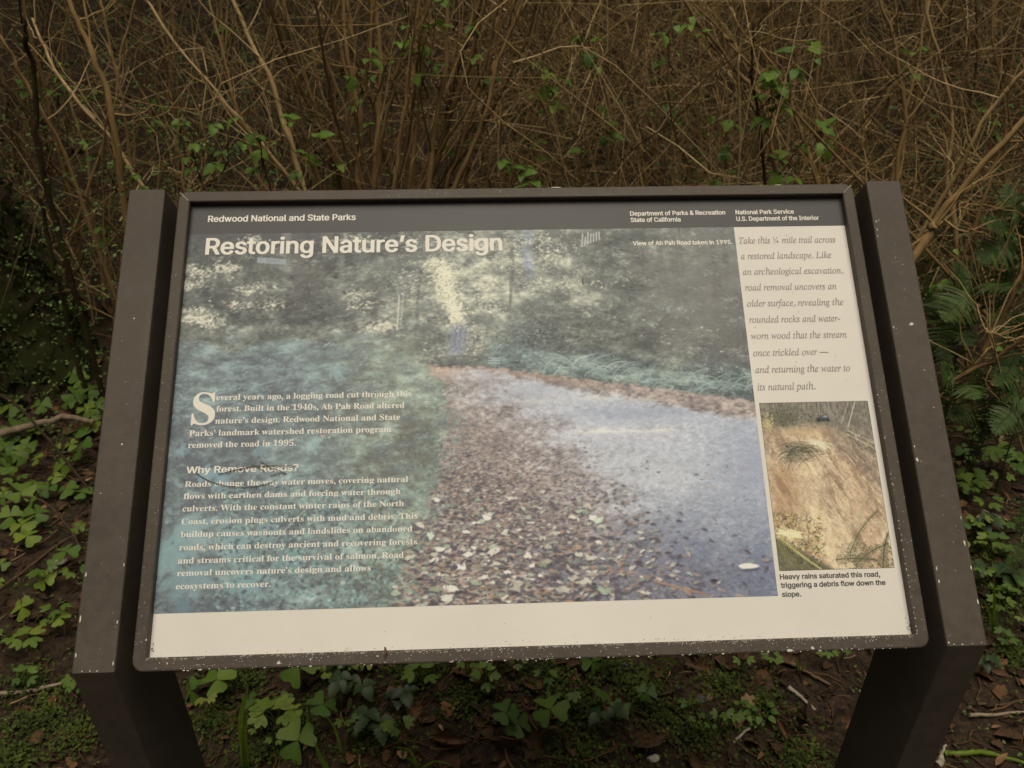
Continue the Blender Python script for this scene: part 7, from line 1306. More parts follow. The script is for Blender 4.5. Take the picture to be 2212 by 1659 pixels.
# ------------------------------------------------------------------ forest floor: litter and moss (stuff)
SCRAP = strip(lambda t: .42 * math.sin(math.pi * min(1, t ** .9)) ** .5 * (1 + .25 * math.sin(t * 17)) if 0 < t < 1 else .03, 1, 6, .45, .35, side=.2)
def litter():
    mb = MB()
    for q in range(17000):
        if q < 13000: x, y = RND.uniform(-1.75, 1.75), RND.uniform(-.35, 1.5)
        else: y = RND.uniform(1.2, 5); h = (y + .9) * .7 + .2; x = RND.uniform(-h, h)
        z = gz(x, y) + .004
        s = RND.uniform(.008, .03) * (1 if q < 13000 else 1.8)
        t = RND.random() ** 1.9
        k = RND.random()
        if k < .56:
            a = RND.uniform(0, 6.28); L = s * RND.uniform(1, 3.2)
            P = np.array((x, y, z)) + np.array([(0, 0, 0), (math.cos(a) * L * .5, math.sin(a) * L * .5, RND.uniform(.002, .008)), (math.cos(a + .2) * L, math.sin(a + .2) * L, RND.uniform(0, .006))])
            tube(mb, P, RND.uniform(.0006, .0022), 3, t)
        else:
            put(mb, SCRAP if k < .7 else LANCE, rot_of(RND.uniform(0, 6.28), RND.gauss(.1, .35), RND.gauss(0, .5)), (x, y, z + RND.random() * .006), s * RND.uniform(.8, 1.7), t)
    for q in range(140):
        y = RND.uniform(1.7, 4); h = (y + .9) * .68; x = RND.uniform(-h, h)
        put(mb, SCRAP, rot_of(RND.uniform(0, 6.28), RND.uniform(-1.6, -.6), RND.gauss(0, .5)), (x, y, gz(x, y) + RND.uniform(.1, .9)), RND.uniform(.02, .045), RND.uniform(.6, 1))
    tag(mb.build("leaf_litter", M_DEAD), "brown needles, bark crumbs and leaf scraps covering the ground", kind="stuff")
litter()
MOSS_SPOTS = [(1383, 1487, .11), (1245, 1530, .13), (1515, 1590, .10), (1260, 1630, .12), (1725, 1640, .13), (1310, 1450, .08), (520, 1480, .12), (760, 1440, .13), (640, 1560, .12), (900, 1455, .11), (1010, 1520, .10), (560, 1630, .10), (820, 1600, .10),
              (90, 1560, .14), (170, 1590, .10), (60, 1480, .08), (2090, 1330, .08), (2160, 1290, .12), (2150, 1200, .12), (1170, 1460, .10), (1560, 1480, .09), (1440, 1560, .09), (1650, 1520, .07), (470, 1560, .1), (2190, 1420, .08), (20, 1640, .12)]
def moss():
    mb = MB()
    for px, py, r in MOSS_SPOTS:
        c = on_ground(px, py)
        for q in range(int(850 * r / .12)):
            if RND.random() < .0: continue
            a = RND.uniform(0, 6.28); d = r * abs(RND.gauss(0, .50))
            wob = 1 + .4 * math.sin(3 * a + px)
            x, y = c.x + d * wob * math.cos(a), c.y + d * wob * .8 * math.sin(a)
            t = min(1, max(0, RND.gauss(.45, .2) + .25 * math.sin(x * 40) * math.sin(y * 37)))
            put(mb, BITS, rot_of(RND.uniform(0, 6.28), RND.uniform(.1, 1.2), 0), (x, y, gz(x, y) + RND.uniform(.0, .014)), RND.uniform(.005, .013), t)
    tag(mb.build("ground_moss", M_MOSS), "soft patches of green moss and tiny seedlings on the soil", kind="stuff")
moss()

# ------------------------------------------------------------------ plants one could count
TAGGED = []      # (object, group, head phrase, px, py) -> labels are written at the end, when all neighbours are known
def plant(name, cat, group, head, px, py, build, tag_label=None):
    p = on_ground(px, py)
    root = empty(name, (p.x, p.y, gz(p.x, p.y)), 0)
    build(root, p)
    tag(root, tag_label, cat, group)
    if not tag_label: TAGGED.append((root, group, head, px, py))
    return root
def px_size(p, s):
    return s * (p - CAM).dot(FWD) / F22
CL_MESH = []
def clover_mesh(var):
    mb = MB(); t = (.30, .42, .55, .70, .85)[var % 5]
    for j in range(3):
        R = rot_of(j * 2.094 + RND.gauss(0, .10), RND.gauss(-.14, .16), RND.gauss(0, .14))
        put(mb, HEART, R, R @ np.array((0, .015, 0)), 1 + RND.gauss(0, .07), t + RND.gauss(0, .07) + vein(HEART, .10))
    return mb
for v in range(10):
    o = clover_mesh(v).build("leaf", M_CLOVER); me = o.data; bpy.data.objects.remove(o); CL_MESH.append(me)
def one_clover(px, py, s, var, region):
    def b(root, p):
        sz = px_size(p, s) * RND.uniform(.54, .66); h = RND.uniform(.025, .06) * (1 if s < 45 else 1.3)
        root.location = (p.x, p.y + h * .9, gz(p.x, p.y + h * .9))
        o = bpy.data.objects.new("leaf", CL_MESH[var]); COL.objects.link(o); o.parent = root
        o.location = (0, -.2 * h, h); o.scale = (sz, sz, sz)
        o.rotation_euler = (RND.uniform(.15, .45), RND.gauss(0, .15), RND.uniform(0, 6.28)) if False else (RND.uniform(-.05, .55), RND.gauss(0, .28), 0)
        o.rotation_euler.rotate_axis('Z', RND.uniform(0, 6.28))
        mb = MB(); tube(mb, catmull([(0, 0, -.01), (.004, .002, h * .5), (0, -.2 * h, h)], 6), .0011, 5, .8)
        mb.build("stem", M_CLOVER, root)
    shade = ("dark green", "mid green", "fresh green", "bright green", "yellow-green")[var % 5]
    size = "large" if s > 52 else ("small" if s < 30 else "")
    return plant("clover", "clover", "three-leaved clovers on the forest floor", (size + " " + shade + " three-leaved clover").strip(), px, py, b)
F4 = .4884
for cx, cy, w, var in ((330, 60, 75, 1), (350, 30, 60, 2), (395, 90, 66, 1), (380, 135, 62, 3), (45, 130, 75, 2), (182, 150, 68, 1), (150, 230, 85, 2), (352, 215, 92, 1), (60, 240, 70, 1), (120, 285, 62, 2), (22, 325, 70, 1), (88, 325, 75, 2), (160, 380, 58, 3), (245, 328, 40, 8), (310, 295, 60, 3), (355, 340, 95, 1), (85, 388, 62, 1), (275, 390, 85, 2),
                       (158, 462, 72, 7), (238, 452, 66, 3), (22, 440, 75, 2), (210, 505, 70, 0), (290, 490, 88, 1), (368, 500, 70, 1), (92, 542, 105, 2), (130, 590, 60, 1), (45, 612, 90, 2), (160, 640, 80, 1), (98, 690, 92, 3), (120, 742, 95, 3), (8, 825, 55, 2), (295, 825, 90, 1), (197, 920, 88, 3), (98, 1012, 92, 3), (2, 965, 30, 3), (345, 700, 50, 7), (22, 378, 60, 1), (62, 128, 60, 1), (320, 20, 60, 1), (420, 112, 70, 2), (405, 215, 60, 4), (405, 160, 60, 1), (20, 555, 60, 1), (15, 490, 50, 4), (120, 190, 55, 1), (300, 110, 60, 1), (30, 250, 80, 1), (260, 1120, 70, 3)):
    one_clover(cx * F4, 849 + cy * F4, w * F4, var, 'left')
F5 = .3355
for cx, cy, w, var in ((280, 260, 180, 1), (432, 250, 165, 1), (312, 440, 205, 2), (845, 430, 180, 2), (918, 350, 150, 2), (1032, 322, 105, 4), (838, 760, 190, 2), (1275, 275, 90, 4), (1000, 680, 170, 0), (745, 510, 120, 0), (545, 225, 70, 3), (150, 410, 130, 1), (805, 570, 110, 4), (1868, 235, 76, 3), (520, 560, 110, 0), (2180, 740, 150, 0)):
    one_clover(363.8 + cx * F5, 1394.6 + cy * F5, w * F5, var, 'mid')
for cx, cy, w, var in ((518, 222, 125, 1), (250, 715, 215, 7), (30, 715, 190, 0), (462, 140, 80, 9), (1100, 480, 60, 1), (870, 500, 100, 5), (690, 545, 110, 5)):
    one_clover(1106 + cx * F5, 1394.6 + cy * F5, w * F5, var, 'mid')
for px, py, w, var in ((2087, 1000, 40, 0), (2115, 995, 34, 0), (2095, 1095, 36, 2), (2080, 1190, 30, 1)):
    one_clover(px, py, w, var, 'right')

def lobed(px, py, s, kind, tint, n=3, head=None, label=None, mat=None):
    def b(root, p):
        sz = px_size(p, s) * .55; h = RND.uniform(.03, .07)
        mb = MB(); st = MB(); root.location = (p.x, p.y + h * .8, gz(p.x, p.y + h * .8))
        for q in range(n):
            a = RND.uniform(-.4, .4) + (q - (n - 1) / 2) * (1.7 if n > 1 else 0)
            hd = np.array((math.sin(a) * sz * .55 * (n > 1), -math.cos(a) * sz * .35 * (n > 1), h + RND.uniform(-.008, .008)))
            put(mb, kind, rot_of(math.pi + a + RND.gauss(0, .2), RND.uniform(-.05, .25), RND.gauss(0, .2)), hd, sz * RND.uniform(.8, 1.0), tint + RND.gauss(0, .08))
            tube(st, catmull([(0, 0, -.01), hd * .5 + np.array((0, .004, .008)), hd], 6), .0011, 4, .7)
        mb.build("leaves", mat or M_LOBED, root); st.build("stem", M_LOBED, root)
    return plant("lobed_herb", "herb", "herbs with lobed leaves on the forest floor", head, px, py, b, label)
for (fx, oy, f, items) in ((0, 849, F4, ((150, 1130, 90, 3, .75, 3), (240, 1115, 95, 3, .7, 3), (122, 1250, 120, 3, .8, 4), (38, 1180, 50, 3, .7, 2), (105, 1375, 90, 3, .6, 4), (340, 1355, 90, 3, .6, 3), (330, 1400, 60, 3, .5, 2))),
                           (363.8, 1394.6, F5, ((680, 640, 240, 5, .85, 4), (1640, 290, 150, 3, .7, 4), (1640, 440, 190, 3, .7, 4), (1930, 330, 130, 3, .7, 4), (2040, 390, 140, 3, .7, 3), (2145, 280, 120, 3, .65, 4), (545, 700, 90, 3, .8, 3), (245, 590, 130, 5, .98, 2), (1150, 750, 110, 3, .7, 3), (1210, 690, 90, 3, .6, 3), (690, 770, 90, 3, .75, 2), (680, 262, 80, 3, .5, 2))),
                           (1106, 1394.6, F5, ((400, 540, 130, 5, .6, 1), (580, 500, 165, 5, .65, 1), (1500, 275, 110, 3, .75, 4), (1358, 640, 95, 3, .7, 3), (1440, 695, 120, 3, .65, 3), (1285, 705, 70, 3, .6, 2), (1685, 255, 100, 3, .75, 4), (40, 275, 90, 3, .7, 3), (1200, 745, 80, 3, .5, 2), (200, 200, 90, 3, .45, 4), (280, 570, 80, 3, .5, 3))),
                           (1758.5, 1091.5, .342, ((1010, 40, 110, 5, .75, 3), (1085, 20, 100, 5, .8, 3), (1055, 310, 110, 3, .95, 3), (1110, 390, 120, 3, .9, 4), (100, 1085, 100, 3, .8, 3), (1190, 820, 120, 3, .6, 4), (1285, 745, 110, 3, .55, 3), (1300, 850, 80, 3, .95, 2), (1180, 690, 80, 3, .6, 3), (1220, 1000, 120, 3, .4, 4), (220, 1100, 90, 3, .6, 3))),
                           (1758.5, 363.8, .4386, ((870, 1315, 170, 7, .55, 1), (912, 1535, 170, 7, .62, 1), (770, 1590, 120, 7, .7, 2), (1015, 1600, 110, 7, .45, 1), (640, 890, 90, 5, .5, 2), (820, 1550, 70, 5, .6, 2), (712, 1000, 60, 5, .45, 2), (965, 1210, 70, 5, .6, 3), (580, 710, 60, 5, .85, 3))),
                           (0, 0, 1, ((2102, 1058, 46, 5, .66, 3), (2142, 1128, 48, 3, .75, 3), (2184, 1178, 44, 5, .60, 3), (2108, 1206, 40, 3, .80, 3), (2164, 1226, 46, 3, .55, 4), (2196, 1012, 50, 7, .66, 1), (2132, 1302, 38, 3, .70, 3), (2192, 1334, 44, 5, .58, 3), (2172, 1092, 40, 3, .85, 3), (2096, 985, 36, 3, .62, 3), (756, 1512, 48, 3, .78, 4), (935, 1466, 44, 5, .66, 3), (1052, 1536, 46, 3, .72, 4), (862, 1642, 50, 5, .75, 3), (606, 1466, 40, 3, .62, 3), (1180, 1560, 40, 3, .66, 3), (30, 1085, 46, 3, .72, 3), (90, 1300, 46, 5, .70, 3), (160, 1290, 40, 3, .62, 3), (20, 1440, 44, 3, .70, 3)))):
    for cx, cy, w, k, t, n in items:
        shade = "yellowish" if t > .9 else "bright green" if t > .72 else "fresh green" if t > .58 else "dull green"
        what = {3: "cut-leaved herb", 5: "five-lobed herb", 7: "broad palmate leaf"}[k]
        size = "large" if w * f > 55 else ("tiny" if w * f < 28 else "")
        lobed(fx + cx * f, oy + cy * f, w * f * (1.0 if n > 1 else 1.2), {3: LOBE3, 5: LOBE5, 7: LOBE7}[k], t, n, (size + " " + shade + " " + what).strip())
def bramble(px, py, s, tint, head, label=None):
    def b(root, p):
        sz = px_size(p, s) * .55; h = .05; mb = MB(); st = MB()
        for q in range(2):
            hd = np.array((RND.gauss(0, sz * .5), -RND.random() * sz * .4, h + q * .012))
            trifoliate(mb, hd, math.pi + RND.gauss(0, .5), sz, tint, 0, BRAM, .12)
            tube(st, catmull([(0, 0, -.01), hd * .6 + np.array((0, 0, .01)), hd], 6), .0012, 4, .3)
        mb.build("leaves", M_DARKLEAF, root); st.build("stem", M_MOSSTWIG, root)
    return plant("bramble_seedling", "bramble", "low dark brambles under the sign", head, px, py, b, label)
for cx, cy, w, t, l in ((1130, 290, 180, .35, "dark bramble with toothed leaves, close below the sign's lower rail at left"), (1245, 320, 190, .4, "broad dark bramble between the clovers and the cut-leaved herbs below the sign"), (1240, 560, 240, .5, "large dark wrinkled bramble leaf low in the photo, left of its middle"), (1460, 375, 200, .15, "very dark bramble leaves lying flat right of the other brambles"), (1180, 185, 160, .3, "dim bramble partly hidden right under the sign's lower rail")):
    bramble(363.8 + cx * F5, 1394.6 + cy * F5, w * F5, t, "", l)
for px, py, s, t, l in ((2175, 1265, 70, .6, "dark many-lobed bramble right of the right post's lower corner"), (2122, 1255, 60, .35, "dim bramble tucked against the right post's edge"), (2112, 1150, 60, .25, "dark bramble under the yellow-green herb right of the right post"), (2117, 1455, 45, .35, "small dark bramble beside the right leg of the sign"), (2190, 520, 24, .5, "bramble with broad leaves among the ferns at the photo's right edge"), (2195, 640, 22, .9, "rounder paler bramble leaves at the photo's right edge"), (1330, 1565, 60, .3, "dim bramble behind the five-lobed herb low in the middle")):
    bramble(px, py, s, t, "", l)

def violet(px, py, s, label):
    def b(root, p):
        sz = px_size(p, s) * .5; mb = MB(); st = MB()
        for q in range(6):
            a = q * 1.05 + RND.gauss(0, .2); hd = np.array((math.cos(a) * sz * .9, math.sin(a) * sz * .6, .02 + RND.random() * .015))
            put(mb, OVATE, rot_of(a - 1.57, -.05), hd * .8, sz * .8, .35 + RND.random() * .25); tube(st, np.array(((0, 0, -.01), hd * .5, hd)), .001, 4, .5)
        mb.build("leaves", M_CLOVER, root); st.build("stem", M_CLOVER, root)
    plant("round_leaved_herb", "herb", None, "", px, py, b, label)
violet(1602, 1550, 46, "blue-green herb with small oval leaves on bare soil near the right leg"); violet(1640, 1552, 54, "fuller clump of small oval blue-green leaves, right of its twin on bare soil"); violet(1632, 1578, 22, "tiny two-leaved seedling just below the oval-leaved clumps")

def grass(px, py, tips, label, wd=1.0, tint=.6):
    def b(root, p):
        for (tx, ty, bx, by) in tips:
            dist = (p - CAM).dot(FWD)
            t = at(tx, ty, p.y - .03); m = at(bx, by, p.y - .02)
            P = catmull([(0, 0, -.01), tuple(m - p), tuple(t - p)], 14); n = 14
            mb = MB(); T = np.gradient(P, axis=0); S = np.cross(T, (0.1, -1, .35)); S /= np.linalg.norm(S, axis=1)[:, None]
            w = np.array([.0052 * wd * (1 - (i / (n - 1)) ** 2.2) + .0004 for i in range(n)])[:, None]
            V = np.stack((P - S * w, P + np.array((0, .0012, -.0006)), P + S * w), 1).reshape(-1, 3)
            F = np.array([(3 * i + j, 3 * i + j + 1, 3 * i + j + 4, 3 * i + j + 3) for i in range(n - 1) for j in (0, 1)])
            mb.add(V, F, tint + RND.gauss(0, .06)); mb.build("blade", M_GRASS, root)
    plant("grass_tuft", "grass", "grass tufts on the forest floor", "", px, py, b, label)
grass(530, 1662, ((537, 1482, 520, 1560), (535, 1530, 528, 1590)), "tall bright grass blade standing right of the sign's left leg", 1.15, .8)
grass(715, 1675, ((680, 1605, 693, 1640),), "broad grass blade cut by the photo's bottom edge left of the middle", 1.0, .8)
grass(738, 1630, ((700, 1546, 725, 1580),), "thin yellowish grass blade between the clovers, left of the middle", .5, .85)
grass(905, 1660, ((850, 1617, 885, 1625), (975, 1655, 940, 1648), (870, 1640, 890, 1645)), "sprawling thin grass at the photo's bottom, left of the middle", .5, .9)
grass(1465, 1440, ((1415, 1430, 1445, 1428), (1428, 1480, 1440, 1462), (1450, 1462, 1455, 1455), (1500, 1480, 1490, 1465), (1502, 1494, 1500, 1480)), "grass tuft right under the sign's lower rail, right of the middle", .7, .5)
grass(1490, 1525, ((1500, 1492, 1492, 1508), (1520, 1537, 1508, 1512)), "pale split grass blade beside the dark stone", .5, .9)
grass(1730, 1450, ((1718, 1420, 1722, 1432), (1740, 1424, 1738, 1436)), "short grass blades under the sign's lower rail near the right leg", .6, .6)
grass(2150, 1365, ((2146, 1245, 2147, 1300), (2125, 1300, 2138, 1330), (2155, 1310, 2152, 1340)), "tall grass blade right of the right post's lower end", .8, .45)

def fern(px, py, y, fronds, label):
    base = at(px, py, y); g = gz(base.x, base.y)
    root = empty("sword_fern", (base.x, base.y, g)); tag(root, label, "fern", "sword ferns at the right")
    o = np.array((base.x, base.y, g))
    for pts in fronds:
        P = catmull([(0, 0, 0)] + [tuple(np.array(at(a, b, yy)) - o) for a, b, yy in pts], 30)
        mb = MB(); tube(mb, P, np.linspace(.0022, .0006, 30), 4, .3)
        T = np.gradient(P, axis=0); T /= np.linalg.norm(T, axis=1)[:, None]
        L = np.linalg.norm(np.diff(P, axis=0), axis=1).sum()
        for i in range(4, 30):
            t = i / 30; c = P[i]
            if i % 2 and L < .16: continue
            ln = L * .15 * (min(1, (t - .08) * 5)) * (1 - t ** 2.5) + .004
            for sg in (-1, 1):
                sd = np.cross(T[i], (0, -.55, .83)); sd /= np.linalg.norm(sd)
                d = sd * sg + T[i] * .35 + NPR.normal(size=3) * .07; d /= np.linalg.norm(d)
                w = T[i] * L * (.0085 if L >= .16 else .014)
                tip = c + d * ln + np.array((0, 0, -.12 * ln)); m = c + d * ln * .5
                mb.add([c - w, m - w * .8, tip, m + w * .8, c + w], [(0, 1, 3, 4), (1, 2, 3)], min(1, max(0, .5 + RND.gauss(0, .25))))
        mb.build("frond", M_FERN, root, smooth=False)
fern(2128, 925, .95, ([(2128, 905, .95), (2115, 840, .97), (2102, 775, 1.0)], [(2150, 900, .95), (2190, 870, .9), (2225, 880, .88)], [(2105, 905, .95), (2080, 890, .9), (2055, 905, .88)]), "sword fern with one tall upright frond, right of the right post")
fern(2200, 560, 1.6, ([(2190, 520, 1.6), (2160, 490, 1.55), (2120, 480, 1.5)], [(2200, 500, 1.6), (2190, 450, 1.6), (2175, 400, 1.65)], [(2215, 510, 1.6), (2235, 470, 1.6), (2260, 455, 1.55)], [(2185, 545, 1.55), (2150, 545, 1.5), (2115, 565, 1.45)]), "dark fern clump high at the photo's right edge")
fern(2035, 720, 1.35, ([(2040, 690, 1.35), (2060, 650, 1.3), (2090, 630, 1.25)], [(2025, 690, 1.35), (2010, 650, 1.4), (2000, 600, 1.4)], [(2045, 710, 1.3), (2075, 720, 1.2), (2095, 745, 1.15)], [(2030, 700, 1.3), (2035, 740, 1.2), (2050, 775, 1.15)]), "small dim fern hugging the right post's outer edge")
fern(2105, 660, 1.25, ([(2100, 640, 1.25), (2085, 600, 1.25), (2060, 575, 1.25)], [(2115, 640, 1.25), (2150, 620, 1.2), (2185, 625, 1.15)], [(2095, 655, 1.2), (2065, 660, 1.15), (2040, 690, 1.1)]), "fern with arching fronds in shade, level with the italic text's last lines")
fern(2190, 760, 1.1, ([(2180, 740, 1.1), (2165, 705, 1.1), (2135, 690, 1.1)], [(2200, 740, 1.1), (2215, 700, 1.1), (2240, 690, 1.1)], [(2190, 770, 1.0), (2180, 800, .95), (2150, 830, .9)]), "fern under the low arching twigs at the photo's right edge")
fern(2060, 860, .95, ([(2060, 840, .95), (2050, 810, .95), (2035, 790, .95)], [(2070, 850, .92), (2095, 845, .88), (2110, 860, .85)]), "little fern touching the right post, below the tall upright frond's tip")
fern(2215, 900, .9, ([(2205, 880, .9), (2185, 850, .9), (2170, 815, .92)], [(2200, 895, .88), (2170, 905, .85), (2150, 935, .82)]), "fern at the right edge above the broad palmate leaves")
fern(2230, 1210, .6, ([(2215, 1180, .6), (2205, 1140, .6), (2208, 1095, .62)], [(2225, 1190, .58), (2200, 1200, .55), (2175, 1215, .52)]), "fern frond cut by the right edge beside the lobed herbs")
fern(2010, 600, 1.9, ([(2015, 560, 1.9), (2025, 520, 1.85), (2050, 500, 1.8)], [(2005, 570, 1.9), (2000, 530, 1.95), (1985, 490, 2.0)]), "fern in shade behind the slanting branches")

# ------------------------------------------------------------------ sticks, stones, dead leaves
def stick(name, pts, r, tint, label, cat="stick", lift=.004, mat=None, taper=.6, k=8):
    P = []
    for q in pts:
        g = on_ground(q[0], q[1]); h = q[2] if len(q) > 2 else 0
        P.append((g.x, g.y, gz(g.x, g.y) + r * .7 + lift + h))
    n = 5 * len(P); Q = wander(catmull(P, n), r * .18)
    mb = MB(); tube(mb, Q, np.linspace(r, r * taper, n) * (1 + NPR.normal(size=n) * .08), k, tint, caps=True)
    tag(mb.build(name, mat or M_STICK, origin=tuple(Q[0])), label, cat)
stick("fallen_branch", [(15, 972), (60, 955), (120, 946), (165, 938), (214, 946)], .0125, .8, "stout pale tan fallen branch lying in clover between trunk and left post", "branch", lift=.05)
stick("leaning_twig", [(-10, 890, .08), (60, 935, .10), (120, 990, .06), (200, 1078, .02)], .0050, .05, "thin dark twig slanting down across the clover to the left post", "twig")
stick("leaning_twig", [(40, 1095, .03), (110, 1120, .05), (160, 1165, .04), (180, 1200, .01)], .0035, .2, "bent brown twig below the clovers, ending at the left post", "twig")
stick("fallen_stick", [(0, 1506), (60, 1502), (120, 1490), (158, 1474)], .0048, .85, "pale grey stick pointing at the left post's lower corner", "stick")
stick("fallen_stick", [(-5, 1285), (60, 1235), (130, 1180), (178, 1155)], .0035, .3, "thin dark stick under the clovers left of the left post", "stick")
stick("fallen_stick", [(105, 1258), (140, 1235), (172, 1222)], .0075, .25, "short chunky bark stick beside the left post", "stick")
stick("fallen_stick", [(130, 983), (165, 980), (208, 964)], .0030, .72, "thin tan stick just under the fallen branch", "stick")
stick("fallen_stick", [(1478, 1442), (1525, 1462), (1575, 1470)], .0055, .3, "grey brown stick under the sign, right of the middle", "stick")
stick("fallen_stick", [(1680, 1430), (1730, 1458), (1792, 1486)], .0055, .55, "long grey stick running to the sign's right leg", "stick")
stick("fallen_stick", [(1702, 1490), (1730, 1512), (1760, 1540)], .0048, .95, "pale weathered stick on bare soil left of the right leg", "stick")
stick("fallen_stick", [(1630, 1522), (1645, 1508), (1658, 1495)], .0050, .5, "short reddish brown stick above the oval-leaved herbs", "stick")
stick("fallen_stick", [(1582, 1610), (1600, 1597), (1618, 1582)], .0036, .98, "short pale splinter pointing up right, below the oval-leaved herbs", "stick")
stick("fallen_stick", [(1580, 1600), (1620, 1630), (1670, 1665)], .0035, .15, "dark thin stick slanting to the photo's bottom right of the middle", "stick")
stick("fallen_stick", [(540, 1525), (570, 1505), (600, 1488)], .0042, .2, "dark stick among moss right of the sign's left leg", "stick")
stick("fallen_stick", [(665, 1490), (690, 1470), (708, 1452)], .0060, .22, "dark stick slanting under the sign's lower rail left of the middle", "stick")
stick("fallen_stick", [(825, 1565), (870, 1556), (925, 1562)], .0058, .55, "lichen-spotted stick lying beside an orange leaf left of the middle", "stick")
stick("fallen_stick", [(2090, 1553), (2150, 1548), (2215, 1543)], .0042, .85, "long pale stick right of the sign's right leg", "stick")
stick("fallen_stick", [(2110, 1525), (2160, 1528), (2212, 1520)], .0035, .35, "brown stick just above the pale one at the photo's right edge", "stick")
stick("root", [(2038, 1633), (2090, 1632), (2140, 1632), (2215, 1662)], .0060, .75, "yellow-green creeping root at the photo's lower right corner", "root", mat=M_GRASS)
stick("fallen_stick", [(2120, 1108), (2170, 1128), (2215, 1150)], .0032, .9, "thin bleached stick right of the right post, among herbs", "stick")
stick("fallen_stick", [(2130, 1205), (2170, 1190), (2212, 1215)], .0040, .4, "thin brown stick across the moss at the right edge", "stick")
stick("fallen_stick", [(1560, 1552), (1600, 1548), (1645, 1553)], .0022, .45, "straight thin reddish stick right of the oval-leaved herbs", "stick")
stick("stump_splinter", [(2025, 1662), (2030, 1640), (2040, 1618)], .0085, .98, "pale lichen-white splinter of wood against the right leg's foot", "wood piece", taper=.25)

def stone(px, py, s, mat, label, flat=.6):
    p = on_ground(px, py); r = px_size(p, s) * .5
    n, k = 9, 14; V = []; sd = RND.random() * 9
    for i in range(n + 1):
        th = math.pi * i / n
        for j in range(k):
            a = 2 * math.pi * j / k
            w = 1 + .16 * math.sin(2 * a + sd) * math.sin(th) + .10 * math.sin(3 * a + 2 * th + sd * 2) + .05 * math.sin(5 * th + 4 * a)
            V.append((r * w * math.sin(th) * math.cos(a), r * w * .8 * math.sin(th) * math.sin(a), r * w * flat * math.cos(th) + r * flat * .35))
    F = [(i * k + j, (i + 1) * k + j, (i + 1) * k + (j + 1) % k, i * k + (j + 1) % k) for i in range(n) for j in range(k)]
    mb = MB(); mb.add(V, F)
    tag(mb.build("stone", mat, loc=(p.x, p.y, gz(p.x, p.y))), label, "stone")
stone(1306, 1452, 15, M_PALESTONE, "small white pebble just under the sign's lower rail, right of the middle", .8)
stone(1512, 1522, 36, M_STONE, "rounded dark grey stone in the moss, right of the middle")
stone(1342, 1445, 28, M_STONE, "dim grey stone just right of the white pebble")
stone(1411, 1645, 26, M_PALESTONE, "pale crumbly stone at the photo's bottom edge, right of the middle", .6)
stone(215, 1456, 26, M_PALESTONE, "pale lichen-covered chip on dark soil below the left clovers", .5) if False else None
stone(133, 1218, 26, M_PALESTONE, "pale lichen-covered chip lying left of the left post", .5)
stone(1468, 1488, 14, M_STONE, "tiny dark pebble left of the rounded grey stone")
stone(1125, 1608, 16, M_PALESTONE, "small off-white pebble low in the middle of the photo", .7) if False else None

def dead_leaf(px, py, s, curl, tint, yaw, label, shape='ov'):
    p = on_ground(px, py); L = px_size(p, s)
    V = []; n, m = 14, 9
    for i in range(n + 1):
        t = i / n; hw = .36 * math.sin(math.pi * min(1, t ** .8)) ** .7 * (1 + .1 * math.sin(i * 2.4))
        for j in range(m):
            u = (j / (m - 1) - .5) * 2; a = u * curl
            x = hw * (math.sin(a) / curl if curl else u); z = hw * ((1 - math.cos(a)) / curl if curl else 0)
            V.append((x * L, (t - .5) * L, z * L + .03 * L * math.sin(t * 7 + u * 3) + .012 * L * math.cos(i * 2.0) * abs(u) + .14 * L * (t - .5) ** 2 * 2))
    F = [(i * m + j, i * m + j + 1, (i + 1) * m + j + 1, (i + 1) * m + j) for i in range(n) for j in range(m - 1)]
    V = np.array(V) @ rot_of(yaw, RND.gauss(0, .15), RND.gauss(0, .2)).T
    mb = MB(); mb.add(V, np.array(F), tint)
    tag(mb.build("dead_leaf", M_DEAD, loc=(p.x, p.y, gz(p.x, p.y) + .006)), label, "dead leaf", "dead leaves on the forest floor")
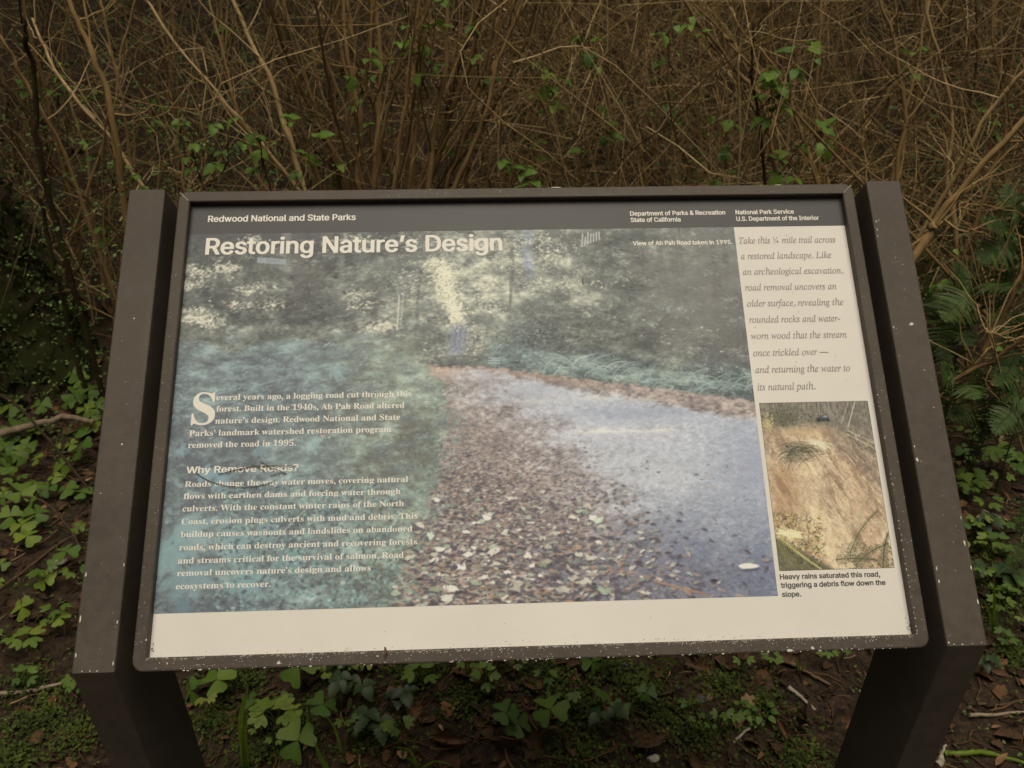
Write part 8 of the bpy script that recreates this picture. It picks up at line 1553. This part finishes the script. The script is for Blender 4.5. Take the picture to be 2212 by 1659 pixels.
for a in ((968, 1608, 78, 2.0, .70, 1.2, "large curled tan dead leaf low in the photo's middle"), (893, 1538, 54, .6, .80, .2, "flat orange-brown dead leaf under a cut-leaved herb"), (1148, 1484, 62, 1.2, .55, 1.1, "ribbed brown dead leaf below the sign's rail in the middle"), (1340, 1530, 60, 1.5, .50, .4, "crumpled brown dead leaf in the moss, right of the middle"),
          (1440, 1505, 46, 1.8, .45, 2.0, "crumpled brown leaf just left of the rounded stone"), (1460, 1545, 60, 1.6, .5, .9, "dry shredded brown leaf below the rounded stone"), (1388, 1620, 90, 1.2, .50, 1.4, "wide brown dead leaf at the photo's bottom, right of the middle"), (1686, 1583, 56, 2.3, .80, .1, "narrow curled tan leaf on bare soil near the right leg"),
          (1228, 1618, 70, 1.8, .62, .2, "rolled brown leaf beside the biggest clover at the bottom"), (1420, 1592, 50, 1.0, .42, 1.0, "torn brown leaf above the pale crumbly stone"), (925, 1560, 40, 1.0, .35, 1.9, "dark brown leaf right of the lichen-spotted stick"), (1045, 1580, 60, 1.3, .40, .7, "broad dim brown leaf right of the curled tan leaf"),
          (1010, 1462, 70, .9, .62, 1.4, "reddish brown litter leaf under the sign's rail, near the middle"), (1560, 1440, 50, 1.2, .50, .6, "brown leaf by the grass tuft under the rail"), (1700, 1432, 44, 1.4, .45, 1.2, "brown leaf under the rail near the sign's right leg"), (1640, 1475, 54, 1.1, .60, 2.2, "reddish brown leaf above the short reddish stick"),
          (500, 1512, 46, 1.3, .50, .5, "brown leaf between clovers right of the left leg"), (960, 1648, 60, 1.2, .45, 1.7, "brown leaf at the photo's bottom edge, in the middle"), (1500, 1655, 50, 1.3, .4, .3, "dull brown leaf at the bottom edge near the right herbs"), (150, 1060, 40, 1.2, .85, .3, "orange dead leaf among the left clovers"), (228, 1605, 40, 1.4, .6, 1.0, "brown leaf near the left leg's outer edge"),
          (95, 1370, 36, 1.0, .55, 1.5, "brown leaf above the cut-leaved herbs at left"), (30, 1330, 44, 1.2, .5, .4, "brown leaf at the photo's left edge below the clovers"), (135, 1605, 46, 1.0, .5, 2.4, "ruddy brown leaf at the photo's lower left"), (2120, 1470, 44, 1.1, .4, .8, "dark brown leaf right of the right leg"), (2175, 1600, 56, 1.2, .38, 1.2, "dark brown leaf above the creeping root"), (560, 1600, 44, 1.0, .5, .2, "brown leaf behind the bright five-lobed herb"), (790, 1440, 44, 1.2, .45, 1.0, "brown leaf close under the rail left of the brambles")):
    dead_leaf(*a)

# ------------------------------------------------------------------ labels for the many herbs: look, then place
def place_words(px, py):
    if px < 330:
        v = "by the fallen branch" if py < 1000 else "beside the left post's lower half" if py < 1200 else "below the left clovers" if py < 1420 else "near the left leg's foot"
        h = "at the left edge" if px < 60 else "close to the left post" if px > 150 else "midway"
        return h + " " + v
    if px > 1960:
        v = "level with the inset photo" if py < 1240 else "by the right post's lower corner" if py < 1420 else "by the right leg"
        return "right of the right post, " + v if py < 1420 else "right of the right leg"
    h = "near the left leg" if px < 620 else "left of the middle" if px < 900 else "in the middle" if px < 1250 else "right of the middle" if px < 1560 else "near the right leg"
    v = "under the sign's rail" if py < 1500 else "midway down" if py < 1590 else "at the photo's bottom"
    return v + ", " + h
def write_labels():
    used = {o["label"] for o in COL.objects if o.get("label")}
    cells = {}
    for o, g, head, px, py in TAGGED: cells.setdefault((head, place_words(px, py)), []).append((o, px, py))
    for (head, pl), L in cells.items():
        if len(L) == 1: L[0][0]["label"] = head + " " + pl; continue
        rest = list(L); words = [("lowest ", lambda q: -q[2]), ("highest ", lambda q: q[2]), ("leftmost ", lambda q: q[1]), ("rightmost ", lambda q: -q[1])]
        for w, k in words:
            if not rest: break
            q = min(rest, key=k); rest.remove(q); q[0]["label"] = w + head + " " + pl
        for q in rest: q[0]["label"] = head + " in a crowd " + pl
write_labels()
